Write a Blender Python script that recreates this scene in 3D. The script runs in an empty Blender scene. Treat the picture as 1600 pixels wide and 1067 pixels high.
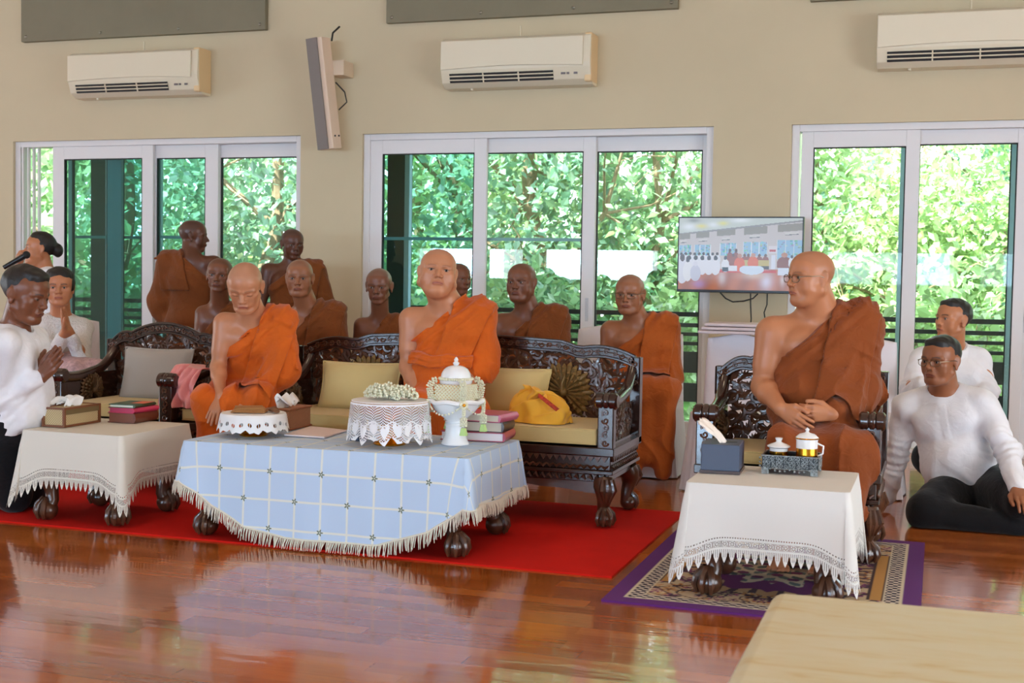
import bpy, math, random
import numpy as np
from mathutils import Vector, Matrix

# ------------------------------------------------------------ camera
SC = bpy.context.scene
COL = SC.collection
FPX, CAM_H = 2000.0, 1.2
YAW, PITCH, ROLL = math.atan(1 / 3.0), math.atan(98 / 2000.0), math.atan(0.0165)
cam_data = bpy.data.cameras.new('camera')
cam = bpy.data.objects.new('camera', cam_data)
COL.objects.link(cam)
cam_data.sensor_width = 36.0
cam_data.lens = 36.0 * FPX / 1600.0
cam_data.clip_start = 0.05
cam_data.clip_end = 200
CAM_R = Matrix.Rotation(YAW, 3, 'Z') @ Matrix.Rotation(math.pi / 2 - PITCH, 3, 'X') @ Matrix.Rotation(ROLL, 3, 'Z')
cam.matrix_world = Matrix.Translation((0, 0, CAM_H)) @ CAM_R.to_4x4()
SC.camera = cam
cam_data.dof.use_dof = True
cam_data.dof.focus_distance = 6.6
cam_data.dof.aperture_fstop = 5.6

# ------------------------------------------------------------ world, sun, daylight, exposure
SC.view_settings.view_transform = 'Standard'
SC.view_settings.look = 'None'
SC.view_settings.gamma = 1
SC.view_settings.exposure = -0.48
SC.view_settings.use_curve_mapping = False
world = bpy.data.worlds.new('sky')
SC.world = world
world.use_nodes = True
wn = world.node_tree
wn.nodes.clear()
w_out = wn.nodes.new('ShaderNodeOutputWorld')
w_bg = wn.nodes.new('ShaderNodeBackground')
w_bg.inputs[0].default_value = (0.80, 0.91, 1.0, 1)
w_bg.inputs[1].default_value = 13.5
wn.links.new(w_bg.outputs[0], w_out.inputs[0])


def add_light(kind, name, loc, rot, energy, color, size=None, size_y=None, spread=None):
    l = bpy.data.lights.new(name, kind)
    l.energy = energy
    l.color = color
    if kind == 'AREA':
        l.shape = 'RECTANGLE'
        l.size = size
        l.size_y = size_y or size
        if spread:
            l.spread = spread
    if kind == 'SUN':
        l.angle = math.radians(2)
    o = bpy.data.objects.new(name, l)
    o.location = loc
    o.rotation_euler = rot
    COL.objects.link(o)
    return o


add_light('SUN', 'sun', (0, 20, 20), (math.radians(38), 0, math.radians(-35)), 38.0, (1.0, 0.97, 0.88))
# daylight pouring in through the glass doors on the far side of the hall (behind the camera)
for i, wx in enumerate((-12.0, -8.4, -4.8, -1.2, 2.4, 6.0)):
    add_light('AREA', 'hall_daylight', (wx, -12.9, 1.6), (math.radians(90), 0, 0), (500, 480, 410, 300, 200, 150)[i], (0.44, 0.71, 1.0), 2.0 + 0.8 * (i % 2), 0.75)
# weak fill lamp added on the right side of the hall
add_light('AREA', 'right_fill', (5.7, 2.0, 1.5), (math.radians(90), 0, math.radians(90)), 25, (0.72, 0.87, 1.0), 5.0, 2.3)
add_light('AREA', 'left_fill', (-15.8, 4.4, 1.6), (math.radians(90), 0, math.radians(-90)), 420, (0.78, 0.90, 1.0), 6.0, 1.9)  # fill lamp added at the closed left wall to model the figures
# warm ceiling lamps of the hall
for lx in (-9.5, -6.5, -3.5, -0.5, 2.5):
    for ly in (-2.0, 2.2, 6.2):
        add_light('AREA', 'ceiling_lamp_light', (lx, ly, 4.42), (0, 0, 0), 12.5, (1.0, 0.80, 0.56), 0.5, 0.5)


# ------------------------------------------------------------ helpers
def Rm(ax, ang):
    return np.array(Matrix.Rotation(ang, 3, ax))


CR = np.array(CAM_R)


def at(px, py, y):
    """point of the place seen at a pixel of the 1600x1067 frame, at world depth y"""
    d = CR @ np.array([(px - 800) / FPX, -(py - 533.5) / FPX, -1.0])
    return np.array([0, 0, CAM_H]) + d * (y / d[1])


def atz(px, py, z=0.0):
    d = CR @ np.array([(px - 800) / FPX, -(py - 533.5) / FPX, -1.0])
    return np.array([0, 0, CAM_H]) + d * ((z - CAM_H) / d[2])


def srgb(r, g, b):
    f = lambda c: (c / 255) / 12.92 if c / 255 <= 0.04045 else ((c / 255 + 0.055) / 1.055) ** 2.4
    return (f(r), f(g), f(b))


class NT:
    """tiny node-tree writer"""
    def __init__(self, m):
        self.t = m.node_tree
        self.n = self.t.nodes
        self.p = self.n.get('Principled BSDF')
        self.out = self.n.get('Material Output')

    def new(self, kind, **kw):
        nd = self.n.new(kind)
        for k, v in kw.items():
            setattr(nd, k, v)
        return nd

    def link(self, a, b):
        self.t.links.new(a, b)

    def math(self, op, a, b=None, c=None):
        nd = self.n.new('ShaderNodeMath')
        nd.operation = op
        for i, v in enumerate((a, b, c)):
            if v is None:
                continue
            if isinstance(v, (int, float)):
                nd.inputs[i].default_value = v
            else:
                self.link(v, nd.inputs[i])
        return nd.outputs[0]

    def mix(self, fac, a, b):
        nd = self.n.new('ShaderNodeMix')
        nd.data_type = 'RGBA'
        for sock, v in ((nd.inputs[0], fac), (nd.inputs[6], a), (nd.inputs[7], b)):
            if isinstance(v, (int, float)):
                sock.default_value = v
            elif isinstance(v, tuple):
                sock.default_value = (*v[:3], 1)
            else:
                self.link(v, sock)
        return nd.outputs[2]

    def noise(self, scale, detail=3, rough=0.5, vec=None, dist=0.0):
        nd = self.n.new('ShaderNodeTexNoise')
        nd.inputs['Scale'].default_value = scale
        nd.inputs['Detail'].default_value = detail
        nd.inputs['Roughness'].default_value = rough
        nd.inputs['Distortion'].default_value = dist
        if vec is not None:
            self.link(vec, nd.inputs['Vector'])
        return nd.outputs['Fac']

    def coord(self, which='Object', scale=(1, 1, 1), rot=(0, 0, 0)):
        tc = self.n.new('ShaderNodeTexCoord')
        mp = self.n.new('ShaderNodeMapping')
        mp.inputs['Scale'].default_value = scale
        mp.inputs['Rotation'].default_value = rot
        self.link(tc.outputs[which], mp.inputs['Vector'])
        return mp.outputs[0]

    def uv(self, name):
        nd = self.n.new('ShaderNodeUVMap')
        nd.uv_map = name
        sp = self.n.new('ShaderNodeSeparateXYZ')
        self.link(nd.outputs[0], sp.inputs[0])
        return sp.outputs[0], sp.outputs[1]

    def ramp(self, fac, stops):
        nd = self.n.new('ShaderNodeValToRGB')
        el = nd.color_ramp.elements
        while len(el) < len(stops):
            el.new(0.5)
        for e, (p, c) in zip(el, stops):
            e.position = p
            e.color = (*c[:3], 1)
        self.link(fac, nd.inputs[0])
        return nd.outputs[0]

    def bump(self, h, strength=0.3, dist=0.01):
        nd = self.n.new('ShaderNodeBump')
        nd.inputs['Strength'].default_value = strength
        nd.inputs['Distance'].default_value = dist
        self.link(h, nd.inputs['Height'])
        self.link(nd.outputs[0], self.p.inputs['Normal'])


def mat(name, color, rough=0.6, metal=0.0, var=0.0, vscale=8, bump=0.0, bscale=60, coat=0.0, sheen=0.0, spec=None):
    m = bpy.data.materials.new(name)
    m.use_nodes = True
    t = NT(m)
    p = t.p
    p.inputs['Base Color'].default_value = (*color, 1)
    p.inputs['Roughness'].default_value = rough
    p.inputs['Metallic'].default_value = metal
    if coat:
        p.inputs['Coat Weight'].default_value = coat
        p.inputs['Coat Roughness'].default_value = 0.08
    if sheen:
        p.inputs['Sheen Weight'].default_value = sheen
        p.inputs['Sheen Roughness'].default_value = 0.5
    if spec is not None:
        p.inputs['Specular IOR Level'].default_value = spec
    if var or bump:
        v = t.coord('Object')
    if var:
        n = t.noise(vscale, 4, 0.6, v)
        lo = tuple(c * (1 - var) for c in color)
        hi = tuple(min(1, c * (1 + var)) for c in color)
        t.link(t.ramp(n, [(0.3, lo), (0.7, hi)]), p.inputs['Base Color'])
    if bump:
        t.bump(t.noise(bscale, 3, 0.6, v), bump, 0.004)
    return m


class MB:
    """collects shapes and links them as one mesh object"""
    def __init__(self):
        self.v = []
        self.f = []

    def add(self, vs, fs):
        b = len(self.v)
        self.v += [tuple(map(float, p)) for p in vs]
        self.f += [tuple(b + i for i in q) for q in fs]
        return self

    def box(self, x0, x1, y0, y1, z0, z1, M=None, o=None):
        vs = [(x, y, z) for z in (z0, z1) for y in (y0, y1) for x in (x0, x1)]
        if M is not None:
            c = np.array(o if o is not None else ((x0 + x1) / 2, (y0 + y1) / 2, (z0 + z1) / 2))
            vs = [tuple(c + M @ (np.array(p) - c)) for p in vs]
        return self.add(vs, [(0, 2, 3, 1), (4, 5, 7, 6), (0, 1, 5, 4), (2, 6, 7, 3), (0, 4, 6, 2), (1, 3, 7, 5)])

    def tube(self, pts, rad, n=8, flat=None, caps=True):
        """swept tube; rad number or list; flat=(axis vector, factor) squashes the section along an axis"""
        P = [np.array(p, float) for p in pts]
        m = len(P)
        R = [rad] * m if isinstance(rad, (int, float)) else list(rad)
        vs = []
        T0 = P[1] - P[0]
        up = np.array([0, 0, 1.0]) if abs(T0[2]) < 0.9 * np.linalg.norm(T0) else np.array([0, 1.0, 0])
        prev = None
        for i in range(m):
            T = P[min(i + 1, m - 1)] - P[max(i - 1, 0)]
            T = T / (np.linalg.norm(T) + 1e-12)
            A = up - T * up.dot(T) if prev is None else prev - T * prev.dot(T)
            A /= np.linalg.norm(A) + 1e-12
            prev = A
            B = np.cross(T, A)
            for k in range(n):
                a = 2 * math.pi * k / n
                off = (A * math.cos(a) + B * math.sin(a)) * R[i]
                if flat is not None:
                    ax = np.array(flat[0], float)
                    off = off + ax * off.dot(ax) * (flat[1] - 1)
                vs.append(P[i] + off)
        fs = []
        for i in range(m - 1):
            for k in range(n):
                a, b = i * n + k, i * n + (k + 1) % n
                fs.append((a, b, b + n, a + n))
        if caps:
            fs.append(tuple(range(n))[::-1])
            fs.append(tuple((m - 1) * n + k for k in range(n)))
        return self.add(vs, fs)

    def lathe(self, prof, n=32, c=(0, 0, 0), M=None, wob=None):
        """prof: [(r, z)] bottom to top"""
        vs = []
        for j, (r, z) in enumerate(prof):
            for k in range(n):
                a = 2 * math.pi * k / n
                rr = r * (1 + (wob(a, j) if wob else 0))
                p = np.array([rr * math.cos(a), rr * math.sin(a), z])
                if M is not None:
                    p = M @ p
                vs.append(p + np.array(c))
        fs = []
        for j in range(len(prof) - 1):
            for k in range(n):
                a, b = j * n + k, j * n + (k + 1) % n
                fs.append((a, b, b + n, a + n))
        if prof[0][0] > 1e-6:
            fs.append(tuple(range(n))[::-1])
        if prof[-1][0] > 1e-6:
            fs.append(tuple((len(prof) - 1) * n + k for k in range(n)))
        return self.add(vs, fs)

    def ball(self, c, r, M=None, n=12, m=8):
        r = (r, r, r) if isinstance(r, (int, float)) else r
        vs = [(0, 0, -r[2])]
        for j in range(1, m):
            ph = -math.pi / 2 + math.pi * j / m
            for k in range(n):
                a = 2 * math.pi * k / n
                vs.append((r[0] * math.cos(ph) * math.cos(a), r[1] * math.cos(ph) * math.sin(a), r[2] * math.sin(ph)))
        vs.append((0, 0, r[2]))
        if M is not None:
            vs = [M @ np.array(p) for p in vs]
        vs = [np.array(p) + np.array(c) for p in vs]
        fs = [(0, 1 + (k + 1) % n, 1 + k) for k in range(n)]
        for j in range(m - 2):
            for k in range(n):
                a, b = 1 + j * n + k, 1 + j * n + (k + 1) % n
                fs.append((a, b, b + n, a + n))
        L = len(vs) - 1
        b0 = 1 + (m - 2) * n
        fs += [(b0 + k, b0 + (k + 1) % n, L) for k in range(n)]
        return self.add(vs, fs)

    def prism(self, outline, d0, d1, axis='y'):
        """extrude a closed 2-D outline; axis y: outline in xz, axis x: outline in yz, axis z: outline in xy"""
        n = len(outline)
        mk = {'y': lambda a, b, d: (a, d, b), 'x': lambda a, b, d: (d, a, b), 'z': lambda a, b, d: (a, b, d)}[axis]
        vs = [mk(a, b, d0) for a, b in outline] + [mk(a, b, d1) for a, b in outline]
        fs = [(i, (i + 1) % n, (i + 1) % n + n, i + n) for i in range(n)]
        fs += [tuple(range(n))[::-1], tuple(range(n, 2 * n))]
        return self.add(vs, fs)

    def grid(self, fn, nu, nv):
        vs = [fn(i / nu, j / nv) for j in range(nv + 1) for i in range(nu + 1)]
        w = nu + 1
        return self.add(vs, [(j * w + i, j * w + i + 1, (j + 1) * w + i + 1, (j + 1) * w + i) for j in range(nv) for i in range(nu)])

    def build(self, name, m, parent=None, smooth=True, bevel=0.0, seg=2, sub=0, solid=0.0):
        me = bpy.data.meshes.new(name)
        me.from_pydata(self.v, [], self.f)
        me.materials.append(m)
        o = bpy.data.objects.new(name, me)
        COL.objects.link(o)
        if smooth:
            me.polygons.foreach_set('use_smooth', [True] * len(me.polygons))
        if parent is not None:
            o.parent = parent
            o.matrix_parent_inverse = Matrix.Translation(parent.location).inverted() if parent.type == 'EMPTY' and parent.parent is None else Matrix()
            if parent.parent is not None and parent.type == 'MESH':
                o.matrix_parent_inverse = Matrix()
        if solid:
            md = o.modifiers.new('solid', 'SOLIDIFY')
            md.thickness = solid
        if bevel:
            md = o.modifiers.new('bevel', 'BEVEL')
            md.width = bevel
            md.segments = seg
            md.limit_method = 'ANGLE'
            md.angle_limit = math.radians(40)
            md.harden_normals = False
        if sub:
            md = o.modifiers.new('sub', 'SUBSURF')
            md.levels = sub
            md.render_levels = sub
        if smooth and (bevel or not sub):
            try:
                me.set_sharp_from_angle(angle=math.radians(42))
            except Exception:
                pass
        return o


def thing(name, label, cat, loc=(0, 0, 0), group=None):
    o = bpy.data.objects.new(name, None)
    o.location = tuple(map(float, loc))
    o.empty_display_size = 0.1
    COL.objects.link(o)
    tag(o, label, cat, group)
    return o


def tag(o, label=None, cat=None, group=None, kind=None):
    if label:
        o['label'] = label
    if cat:
        o['category'] = cat
    if group:
        o['group'] = group
    if kind:
        o['kind'] = kind
    return o


def struct(o):
    o['kind'] = 'structure'
    return o


def set_uv(o, name, arr):
    """arr: per-vertex (u, v) list"""
    me = o.data
    lay = me.uv_layers.new(name=name)
    li = np.empty(len(me.loops), dtype=np.int32)
    me.loops.foreach_get('vertex_index', li)
    lay.data.foreach_set('uv', np.asarray(arr, dtype=np.float32)[li].ravel())


def set_col(o, arr, name='col'):
    at_ = o.data.color_attributes.new(name=name, type='FLOAT_COLOR', domain='POINT')
    a = np.ones((len(arr), 4), dtype=np.float32)
    a[:, :3] = arr
    at_.data.foreach_set('color', a.ravel())


def attr_mat(name, rough=0.5, bump=0.0, bscale=80, attr='col', sheen=0.0, spec=0.5, sss=0.0):
    m = bpy.data.materials.new(name)
    m.use_nodes = True
    t = NT(m)
    a = t.new('ShaderNodeAttribute', attribute_name=attr)
    t.link(a.outputs['Color'], t.p.inputs['Base Color'])
    t.p.inputs['Roughness'].default_value = rough
    t.p.inputs['Specular IOR Level'].default_value = spec
    if sss:
        t.p.inputs['Subsurface Weight'].default_value = sss
        t.p.inputs['Subsurface Radius'].default_value = (1.0, 0.35, 0.2)
        t.p.inputs['Subsurface Scale'].default_value = 0.012
    if sheen:
        t.p.inputs['Sheen Weight'].default_value = sheen
    if bump:
        t.bump(t.noise(bscale, 3, 0.6, t.coord('Object')), bump, 0.004)
    return m

# ------------------------------------------------------------ room shell
WY = 9.54          # inner face of the window wall
HEAD = 2.355       # head height of the sliding doors
CEIL = 4.5
OPEN = [(-11.4, -8.5), (-7.93, -5.05), (-4.49, -1.63), (-1.06, 1.80), (2.38, 5.24)]


def wall_mat():
    m = mat('cream_wall_paint', srgb(206, 190, 158), 0.85, var=0.03, vscale=1.3, bump=0.05, bscale=120)
    return m


M_WALL = wall_mat()
M_FRAME = mat('white_window_profile', srgb(226, 222, 222), 0.45)
M_TEAL = mat('shaded_white_outer_profile', srgb(160, 192, 198), 0.5)  # white outer frames; their shade is put into this colour
M_DARK = mat('dark_brown_paint', srgb(46, 40, 40), 0.6)
M_BLACK = mat('black_plastic', srgb(18, 18, 20), 0.35)
M_BLACKRUB = mat('black_rubber', srgb(20, 20, 22), 0.6)


def glass_mat(name, tint, refl=0.9):
    m = bpy.data.materials.new(name)
    m.use_nodes = True
    t = NT(m)
    t.n.remove(t.p)
    fr = t.new('ShaderNodeFresnel')
    fr.inputs[0].default_value = 1.52
    tr = t.new('ShaderNodeBsdfTransparent')
    tr.inputs[0].default_value = (*tint, 1)
    gl = t.new('ShaderNodeBsdfGlossy')
    gl.inputs['Roughness'].default_value = 0.0
    mx = t.new('ShaderNodeMixShader')
    f = t.math('MULTIPLY', fr.outputs[0], refl)
    t.link(f, mx.inputs[0])
    t.link(tr.outputs[0], mx.inputs[1])
    t.link(gl.outputs[0], mx.inputs[2])
    t.link(mx.outputs[0], t.out.inputs[0])
    return m


M_GLASS = glass_mat('clear_glass', (0.93, 0.98, 0.97))
M_GLASS_DIM = glass_mat('weak_reflection_glass', (0.95, 0.99, 0.97), 0.16)  # no real coating; mirror share lowered to dim the bright reflections
M_GLASS_T = glass_mat('green_tinted_glass', (0.62, 0.80, 0.80))

# window wall with openings
w = MB()
edges = [-16.0] + [v for o in OPEN for v in o] + [6.0]
for i in range(0, len(edges), 2):
    w.box(edges[i], edges[i + 1], WY, WY + 0.22, 0, HEAD)
w.box(-16.0, 6.0, WY, WY + 0.22, HEAD, CEIL + 0.1)
struct(w.build('wall_back', M_WALL, smooth=False))
w = MB()
w.box(-16.2, -16.0, -13.2, WY + 0.22, 0, CEIL + 0.1)
struct(w.build('wall_left', M_WALL, smooth=False))
w = MB()
w.box(6.0, 6.2, -13.2, -1.2, 0, CEIL + 0.1).box(6.0, 6.2, 5.2, WY + 0.22, 0, CEIL + 0.1).box(6.0, 6.2, -1.2, 5.2, HEAD, CEIL + 0.1)
struct(w.build('wall_right', M_WALL, smooth=False))
w = MB()
xs = [-16.0, -13.5, -10.5, -9.9, -6.9, -6.3, -3.3, -2.7, 0.3, 0.9, 3.9, 4.5, 6.0]
for i in (1, 3, 5, 7, 9):
    w.box(xs[i + 1], xs[i + 2], -13.2, -13.0, 0, HEAD)
w.box(-16, -13.5, -13.2, -13.0, 0, HEAD)
w.box(-16, 6.0, -13.2, -13.02, 0, 1.2).box(-16, 6.0, -13.2, -13.02, 1.98, HEAD)  # unseen bands added so only a strip of sky reflects in the glass
w.box(-16, 6.0, -13.2, -13.0, HEAD, CEIL + 0.1)
struct(w.build('wall_front', M_WALL, smooth=False))
w = MB().box(-16.2, 6.2, -13.2, WY + 0.22, CEIL, CEIL + 0.12)
struct(w.build('ceiling', mat('white_ceiling_paint', srgb(235, 225, 205), 0.85), smooth=False))

# glossy plank floor
mf = bpy.data.materials.new('glossy_teak_planks')
mf.use_nodes = True
t = NT(mf)
tc = t.coord('Object')
sp = t.new('ShaderNodeSeparateXYZ')
t.link(tc, sp.inputs[0])
row = t.math('FLOOR', t.math('DIVIDE', sp.outputs[1], 0.09))
wn1 = t.new('ShaderNodeTexWhiteNoise', noise_dimensions='1D')
t.link(row, wn1.inputs['W'])
xo = t.math('ADD', sp.outputs[0], t.math('MULTIPLY', wn1.outputs['Value'], 7.0))
colm = t.math('FLOOR', t.math('DIVIDE', xo, 0.75))
wn2 = t.new('ShaderNodeTexWhiteNoise', noise_dimensions='2D')
cb = t.new('ShaderNodeCombineXYZ')
t.link(row, cb.inputs[0]); t.link(colm, cb.inputs[1])
t.link(cb.outputs[0], wn2.inputs['Vector'])
gr = t.noise(1.0, 5, 0.6, t.coord('Object', (3, 60, 3)), 0.4)
big = t.noise(1.0, 3, 0.5, t.coord('Object', (1.2, 2.5, 1)))
val = t.math('ADD', t.math('MULTIPLY', wn2.outputs['Value'], 0.45), t.math('ADD', t.math('MULTIPLY', gr, 0.35), t.math('MULTIPLY', big, 0.3)))
c = t.ramp(val, [(0.2, srgb(138, 68, 26)), (0.5, srgb(162, 84, 34)), (0.62, srgb(174, 94, 40)), (0.85, srgb(192, 110, 50))])
fy = t.math('FRACT', t.math('DIVIDE', sp.outputs[1], 0.09))
gap = t.math('LESS_THAN', fy, 0.035)
fx = t.math('FRACT', t.math('DIVIDE', xo, 0.75))
gap2 = t.math('MAXIMUM', gap, t.math('LESS_THAN', fx, 0.004))
c = t.mix(t.math('MULTIPLY', gap2, 0.16), c, srgb(60, 24, 8))
t.link(c, t.p.inputs['Base Color'])
t.p.inputs['Roughness'].default_value = 0.13
t.p.inputs['IOR'].default_value = 1.55
t.p.inputs['Coat Weight'].default_value = 0.35
t.p.inputs['Coat Roughness'].default_value = 0.02
b = t.math('ADD', t.math('MULTIPLY', t.noise(1.0, 2, 0.5, t.coord('Object', (2.5, 14, 1))), 0.7), t.math('MULTIPLY', wn2.outputs['Value'], 0.02))
bn = t.new('ShaderNodeBump')
bn.inputs['Strength'].default_value = 0.07
bn.inputs['Distance'].default_value = 0.02
t.link(b, bn.inputs['Height'])
t.link(bn.outputs[0], t.p.inputs['Normal'])
t.link(bn.outputs[0], t.p.inputs['Coat Normal'])
w = MB().box(-16.2, 6.2, -13.2, WY + 0.22, -0.12, 0.0)
struct(w.build('floor', mf, smooth=False))


# ------------------------------------------------------------ sliding doors
def leaf(root, x0, x1, y, z1, st_l, st_r, top, glass, m=None, handle=None, th=0.035, bar=False):
    """one sliding leaf: outer edges x0..x1, stile widths st_l / st_r"""
    m = m or M_FRAME
    b = MB()
    b.box(x0, x0 + st_l, y, y + th, 0.03, z1)
    b.box(x1 - st_r, x1, y, y + th, 0.03, z1)
    b.box(x0 + st_l, x1 - st_r, y, y + th, z1 - top, z1)
    b.box(x0 + st_l, x1 - st_r, y, y + th, 0.03, 0.13)
    fr = b.build('door_leaf', m, root, False, bevel=0.003)
    gx0, gx1 = x0 + st_l, x1 - st_r
    gs = MB()
    for a0, a1, c0, c1 in ((gx0, gx0 + 0.008, 0.13, z1 - top), (gx1 - 0.008, gx1, 0.13, z1 - top), (gx0, gx1, z1 - top - 0.008, z1 - top)):
        gs.box(a0, a1, y + 0.002, y + th - 0.002, c0, c1)
    gs.build('gasket', M_BLACKRUB, fr, False)
    g = MB().box(gx0, gx1, y + th / 2 - 0.002, y + th / 2 + 0.002, 0.13, z1 - top)
    g.build('pane', glass, fr, False)
    if bar:
        MB().box(gx0, gx1, y + 0.045, y + 0.065, 1.50, 1.525).build('screen_bar', M_TEAL, fr, False)
    if handle:
        hb = MB()
        hb.box(handle - 0.012, handle + 0.012, y - 0.008, y, 0.88, 1.06)
        hb.box(handle - 0.006, handle + 0.006, y - 0.022, y - 0.008, 0.92, 1.04)
        hb.build('handle', mat('handle_grey', srgb(200, 200, 205), 0.4), fr, False, bevel=0.002)
    return fr


def win_root(n, cx):
    r = bpy.data.objects.new('window_%d' % n, None)
    r.location = (cx, WY, 0)
    COL.objects.link(r)
    r['kind'] = 'structure'
    return r


def outer_frame(root, x0, x1):
    b = MB()
    t_ = 0.055
    y0, y1 = WY + 0.03, WY + 0.17
    b.box(x0, x0 + t_, y0, y1, 0, HEAD)
    b.box(x1 - t_, x1, y0, y1, 0, HEAD)
    b.box(x0 + t_, x1 - t_, y0, y1, HEAD - 0.05, HEAD)
    b.box(x0 + t_, x1 - t_, y0, y1, 0, 0.03)
    b.build('window_frame', M_FRAME, root, False, bevel=0.003)


ZT = HEAD - 0.05
L1, L2, L3 = WY + 0.045, WY + 0.085, WY + 0.128
# left opening: first leaves slid to the right, leaving a gap on the left
r = win_root(1, -6.5)
outer_frame(r, *OPEN[1])
tr_ = MB()
for k in range(4):
    tr_.box(-7.86 + k * 0.04, -7.845 + k * 0.04, WY + 0.03 + k * 0.02, WY + 0.06 + k * 0.02, 0.03, ZT)
tr_.build('window_track', M_FRAME, r, False)
leaf(r, -7.54, -6.50, L1, ZT, 0.12, 0.11, 0.11, M_GLASS_T)
leaf(r, -6.55, -5.88, L2, ZT, 0.06, 0.125, 0.11, M_GLASS_T, bar=True)
leaf(r, -5.99, -5.105, L3, ZT, 0.11, 0.03, 0.11, M_GLASS)
ax = [float(at(p_, 300, WY + 0.18)[0]) for p_ in (107, 113, 168, 190)]
leaf(r, ax[0], ax[3], WY + 0.175, ZT, ax[1] - ax[0], ax[3] - ax[2], 0.06, M_GLASS, M_TEAL, bar=True)
bx_ = [float(at(p_, 300, WY + 0.22)[0]) for p_ in (189, 245, 252)]
leaf(r, bx_[0], bx_[2], WY + 0.215, ZT, 0.01, bx_[2] - bx_[1], 0.06, M_GLASS_T, M_TEAL, bar=True)
# middle opening
r = win_root(2, -3.06)
outer_frame(r, *OPEN[2])
leaf(r, -4.45, -3.43, L1, ZT, 0.12, 0.105, 0.11, M_GLASS_T, bar=True)
leaf(r, -3.50, -2.55, L2, ZT, 0.05, 0.10, 0.11, M_GLASS, handle=-2.60, bar=True)
leaf(r, -2.60, -1.685, L3, ZT, 0.05, 0.045, 0.11, M_GLASS)
# right opening
r = win_root(3, 0.37)
outer_frame(r, *OPEN[3])
leaf(r, -0.99, -0.165, L1, ZT, 0.085, 0.095, 0.115, M_GLASS_DIM)
leaf(r, -0.20, 0.56, L2, ZT, 0.03, 0.075, 0.10, M_GLASS_DIM)
leaf(r, 0.53, 1.745, L3, ZT, 0.075, 0.10, 0.10, M_GLASS, handle=0.575)
leaf(r, -0.30, 0.50, WY + 0.19, ZT, 0.05, 0.05, 0.05, M_GLASS_DIM, M_TEAL)
# the neighbouring openings just outside the frame
for n, o in ((4, OPEN[0]), (5, OPEN[4])):
    r = win_root(n, (o[0] + o[1]) / 2)
    outer_frame(r, *o)
    third = (o[1] - o[0] - 0.1) / 3
    for k in range(3):
        leaf(r, o[0] + 0.05 + k * third, o[0] + 0.05 + (k + 1) * third, L1 + 0.04 * k, ZT, 0.09, 0.09, 0.11, M_GLASS)

# ------------------------------------------------------------ veranda outside
b = MB().box(-16, 8, WY + 0.22, 11.2, -0.15, -0.03)
struct(b.build('trim_1', mat('veranda_concrete', srgb(150, 145, 140), 0.8), smooth=False))
b = MB().box(-16, 8, WY + 0.22, 11.3, 2.95, 3.1)
struct(b.build('trim_2', mat('veranda_soffit', srgb(190, 190, 190), 0.8), smooth=False))  # unseen roof, added to keep sunlight out of the room
rail = thing('veranda_railing', 'dark brown railing of horizontal boards along the veranda outside the glass doors', 'railing', (-4, 10.9, 0))
for z0, z1 in ((0.90, 0.94), (0.81, 0.845), (0.735, 0.765), (0.655, 0.685), (0.42, 0.60), (0.17, 0.33)):
    MB().box(-12, 6, 10.88, 10.915, z0, z1).build('rail_board', M_DARK, rail, False)
for k in range(11):
    x = -11.5 + k * 0.86 * 2
    MB().box(x - 0.03, x + 0.03, 10.92, 10.97, -0.03, 0.93).build('post', M_DARK, rail, False)
M_COLUMN = mat('dark_grey_column_paint', srgb(52, 56, 60), 0.7)
for k, x in enumerate((at(165, 300, 10.7)[0], at(628, 300, 10.7)[0], at(628, 300, 10.7)[0] + 5.6)):
    cr = thing('veranda_column', ['dark square veranda column seen through the left glass doors, farther left of two',
                                  'dark square veranda column with lit side painted pale seen through the middle glass doors',
                                  'dark veranda column beyond the right glass doors'][k], 'column', (x, 10.7, 0))
    MB().box(x - 0.10, x + 0.07, 10.6, 10.78, -0.03, 2.95).build('shaft', M_COLUMN, cr, False, bevel=0.004)
    MB().box(x + 0.07, x + 0.115, 10.6, 10.66, -0.03, 2.95).build('lit_edge', mat('lit_edge', srgb(190, 195, 215), 0.6), cr, False)  # light side of the column, put in as a pale strip

# ground, trees
mg = mat('garden_grass', srgb(90, 130, 60), 0.9, var=0.3, vscale=2)
g = MB().box(-45, 35, 11.2, 60, -0.75, -0.6)
go = g.build('ground', mg, smooth=False)
struct(go)


def leaf_mat():
    m = bpy.data.materials.new('tree_leaves')
    m.use_nodes = True
    t = NT(m)
    t.n.remove(t.p)
    a = t.new('ShaderNodeAttribute', attribute_name='col')
    d = t.new('ShaderNodeBsdfDiffuse')
    tr = t.new('ShaderNodeBsdfTranslucent')
    mx = t.new('ShaderNodeMixShader')
    mx.inputs[0].default_value = 0.55
    t.link(a.outputs['Color'], d.inputs[0])
    t.link(a.outputs['Color'], tr.inputs[0])
    t.link(d.outputs[0], mx.inputs[1])
    t.link(tr.outputs[0], mx.inputs[2])
    gl = t.new('ShaderNodeBsdfGlossy')
    gl.inputs['Roughness'].default_value = 0.35
    m2 = t.new('ShaderNodeMixShader')
    m2.inputs[0].default_value = 0.07
    t.link(mx.outputs[0], m2.inputs[1])
    t.link(gl.outputs[0], m2.inputs[2])
    t.link(m2.outputs[0], t.out.inputs[0])
    return m


M_LEAF = leaf_mat()
M_BARK = mat('tree_bark', srgb(140, 120, 95), 0.9, var=0.3, vscale=12, bump=0.5, bscale=30)


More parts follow.
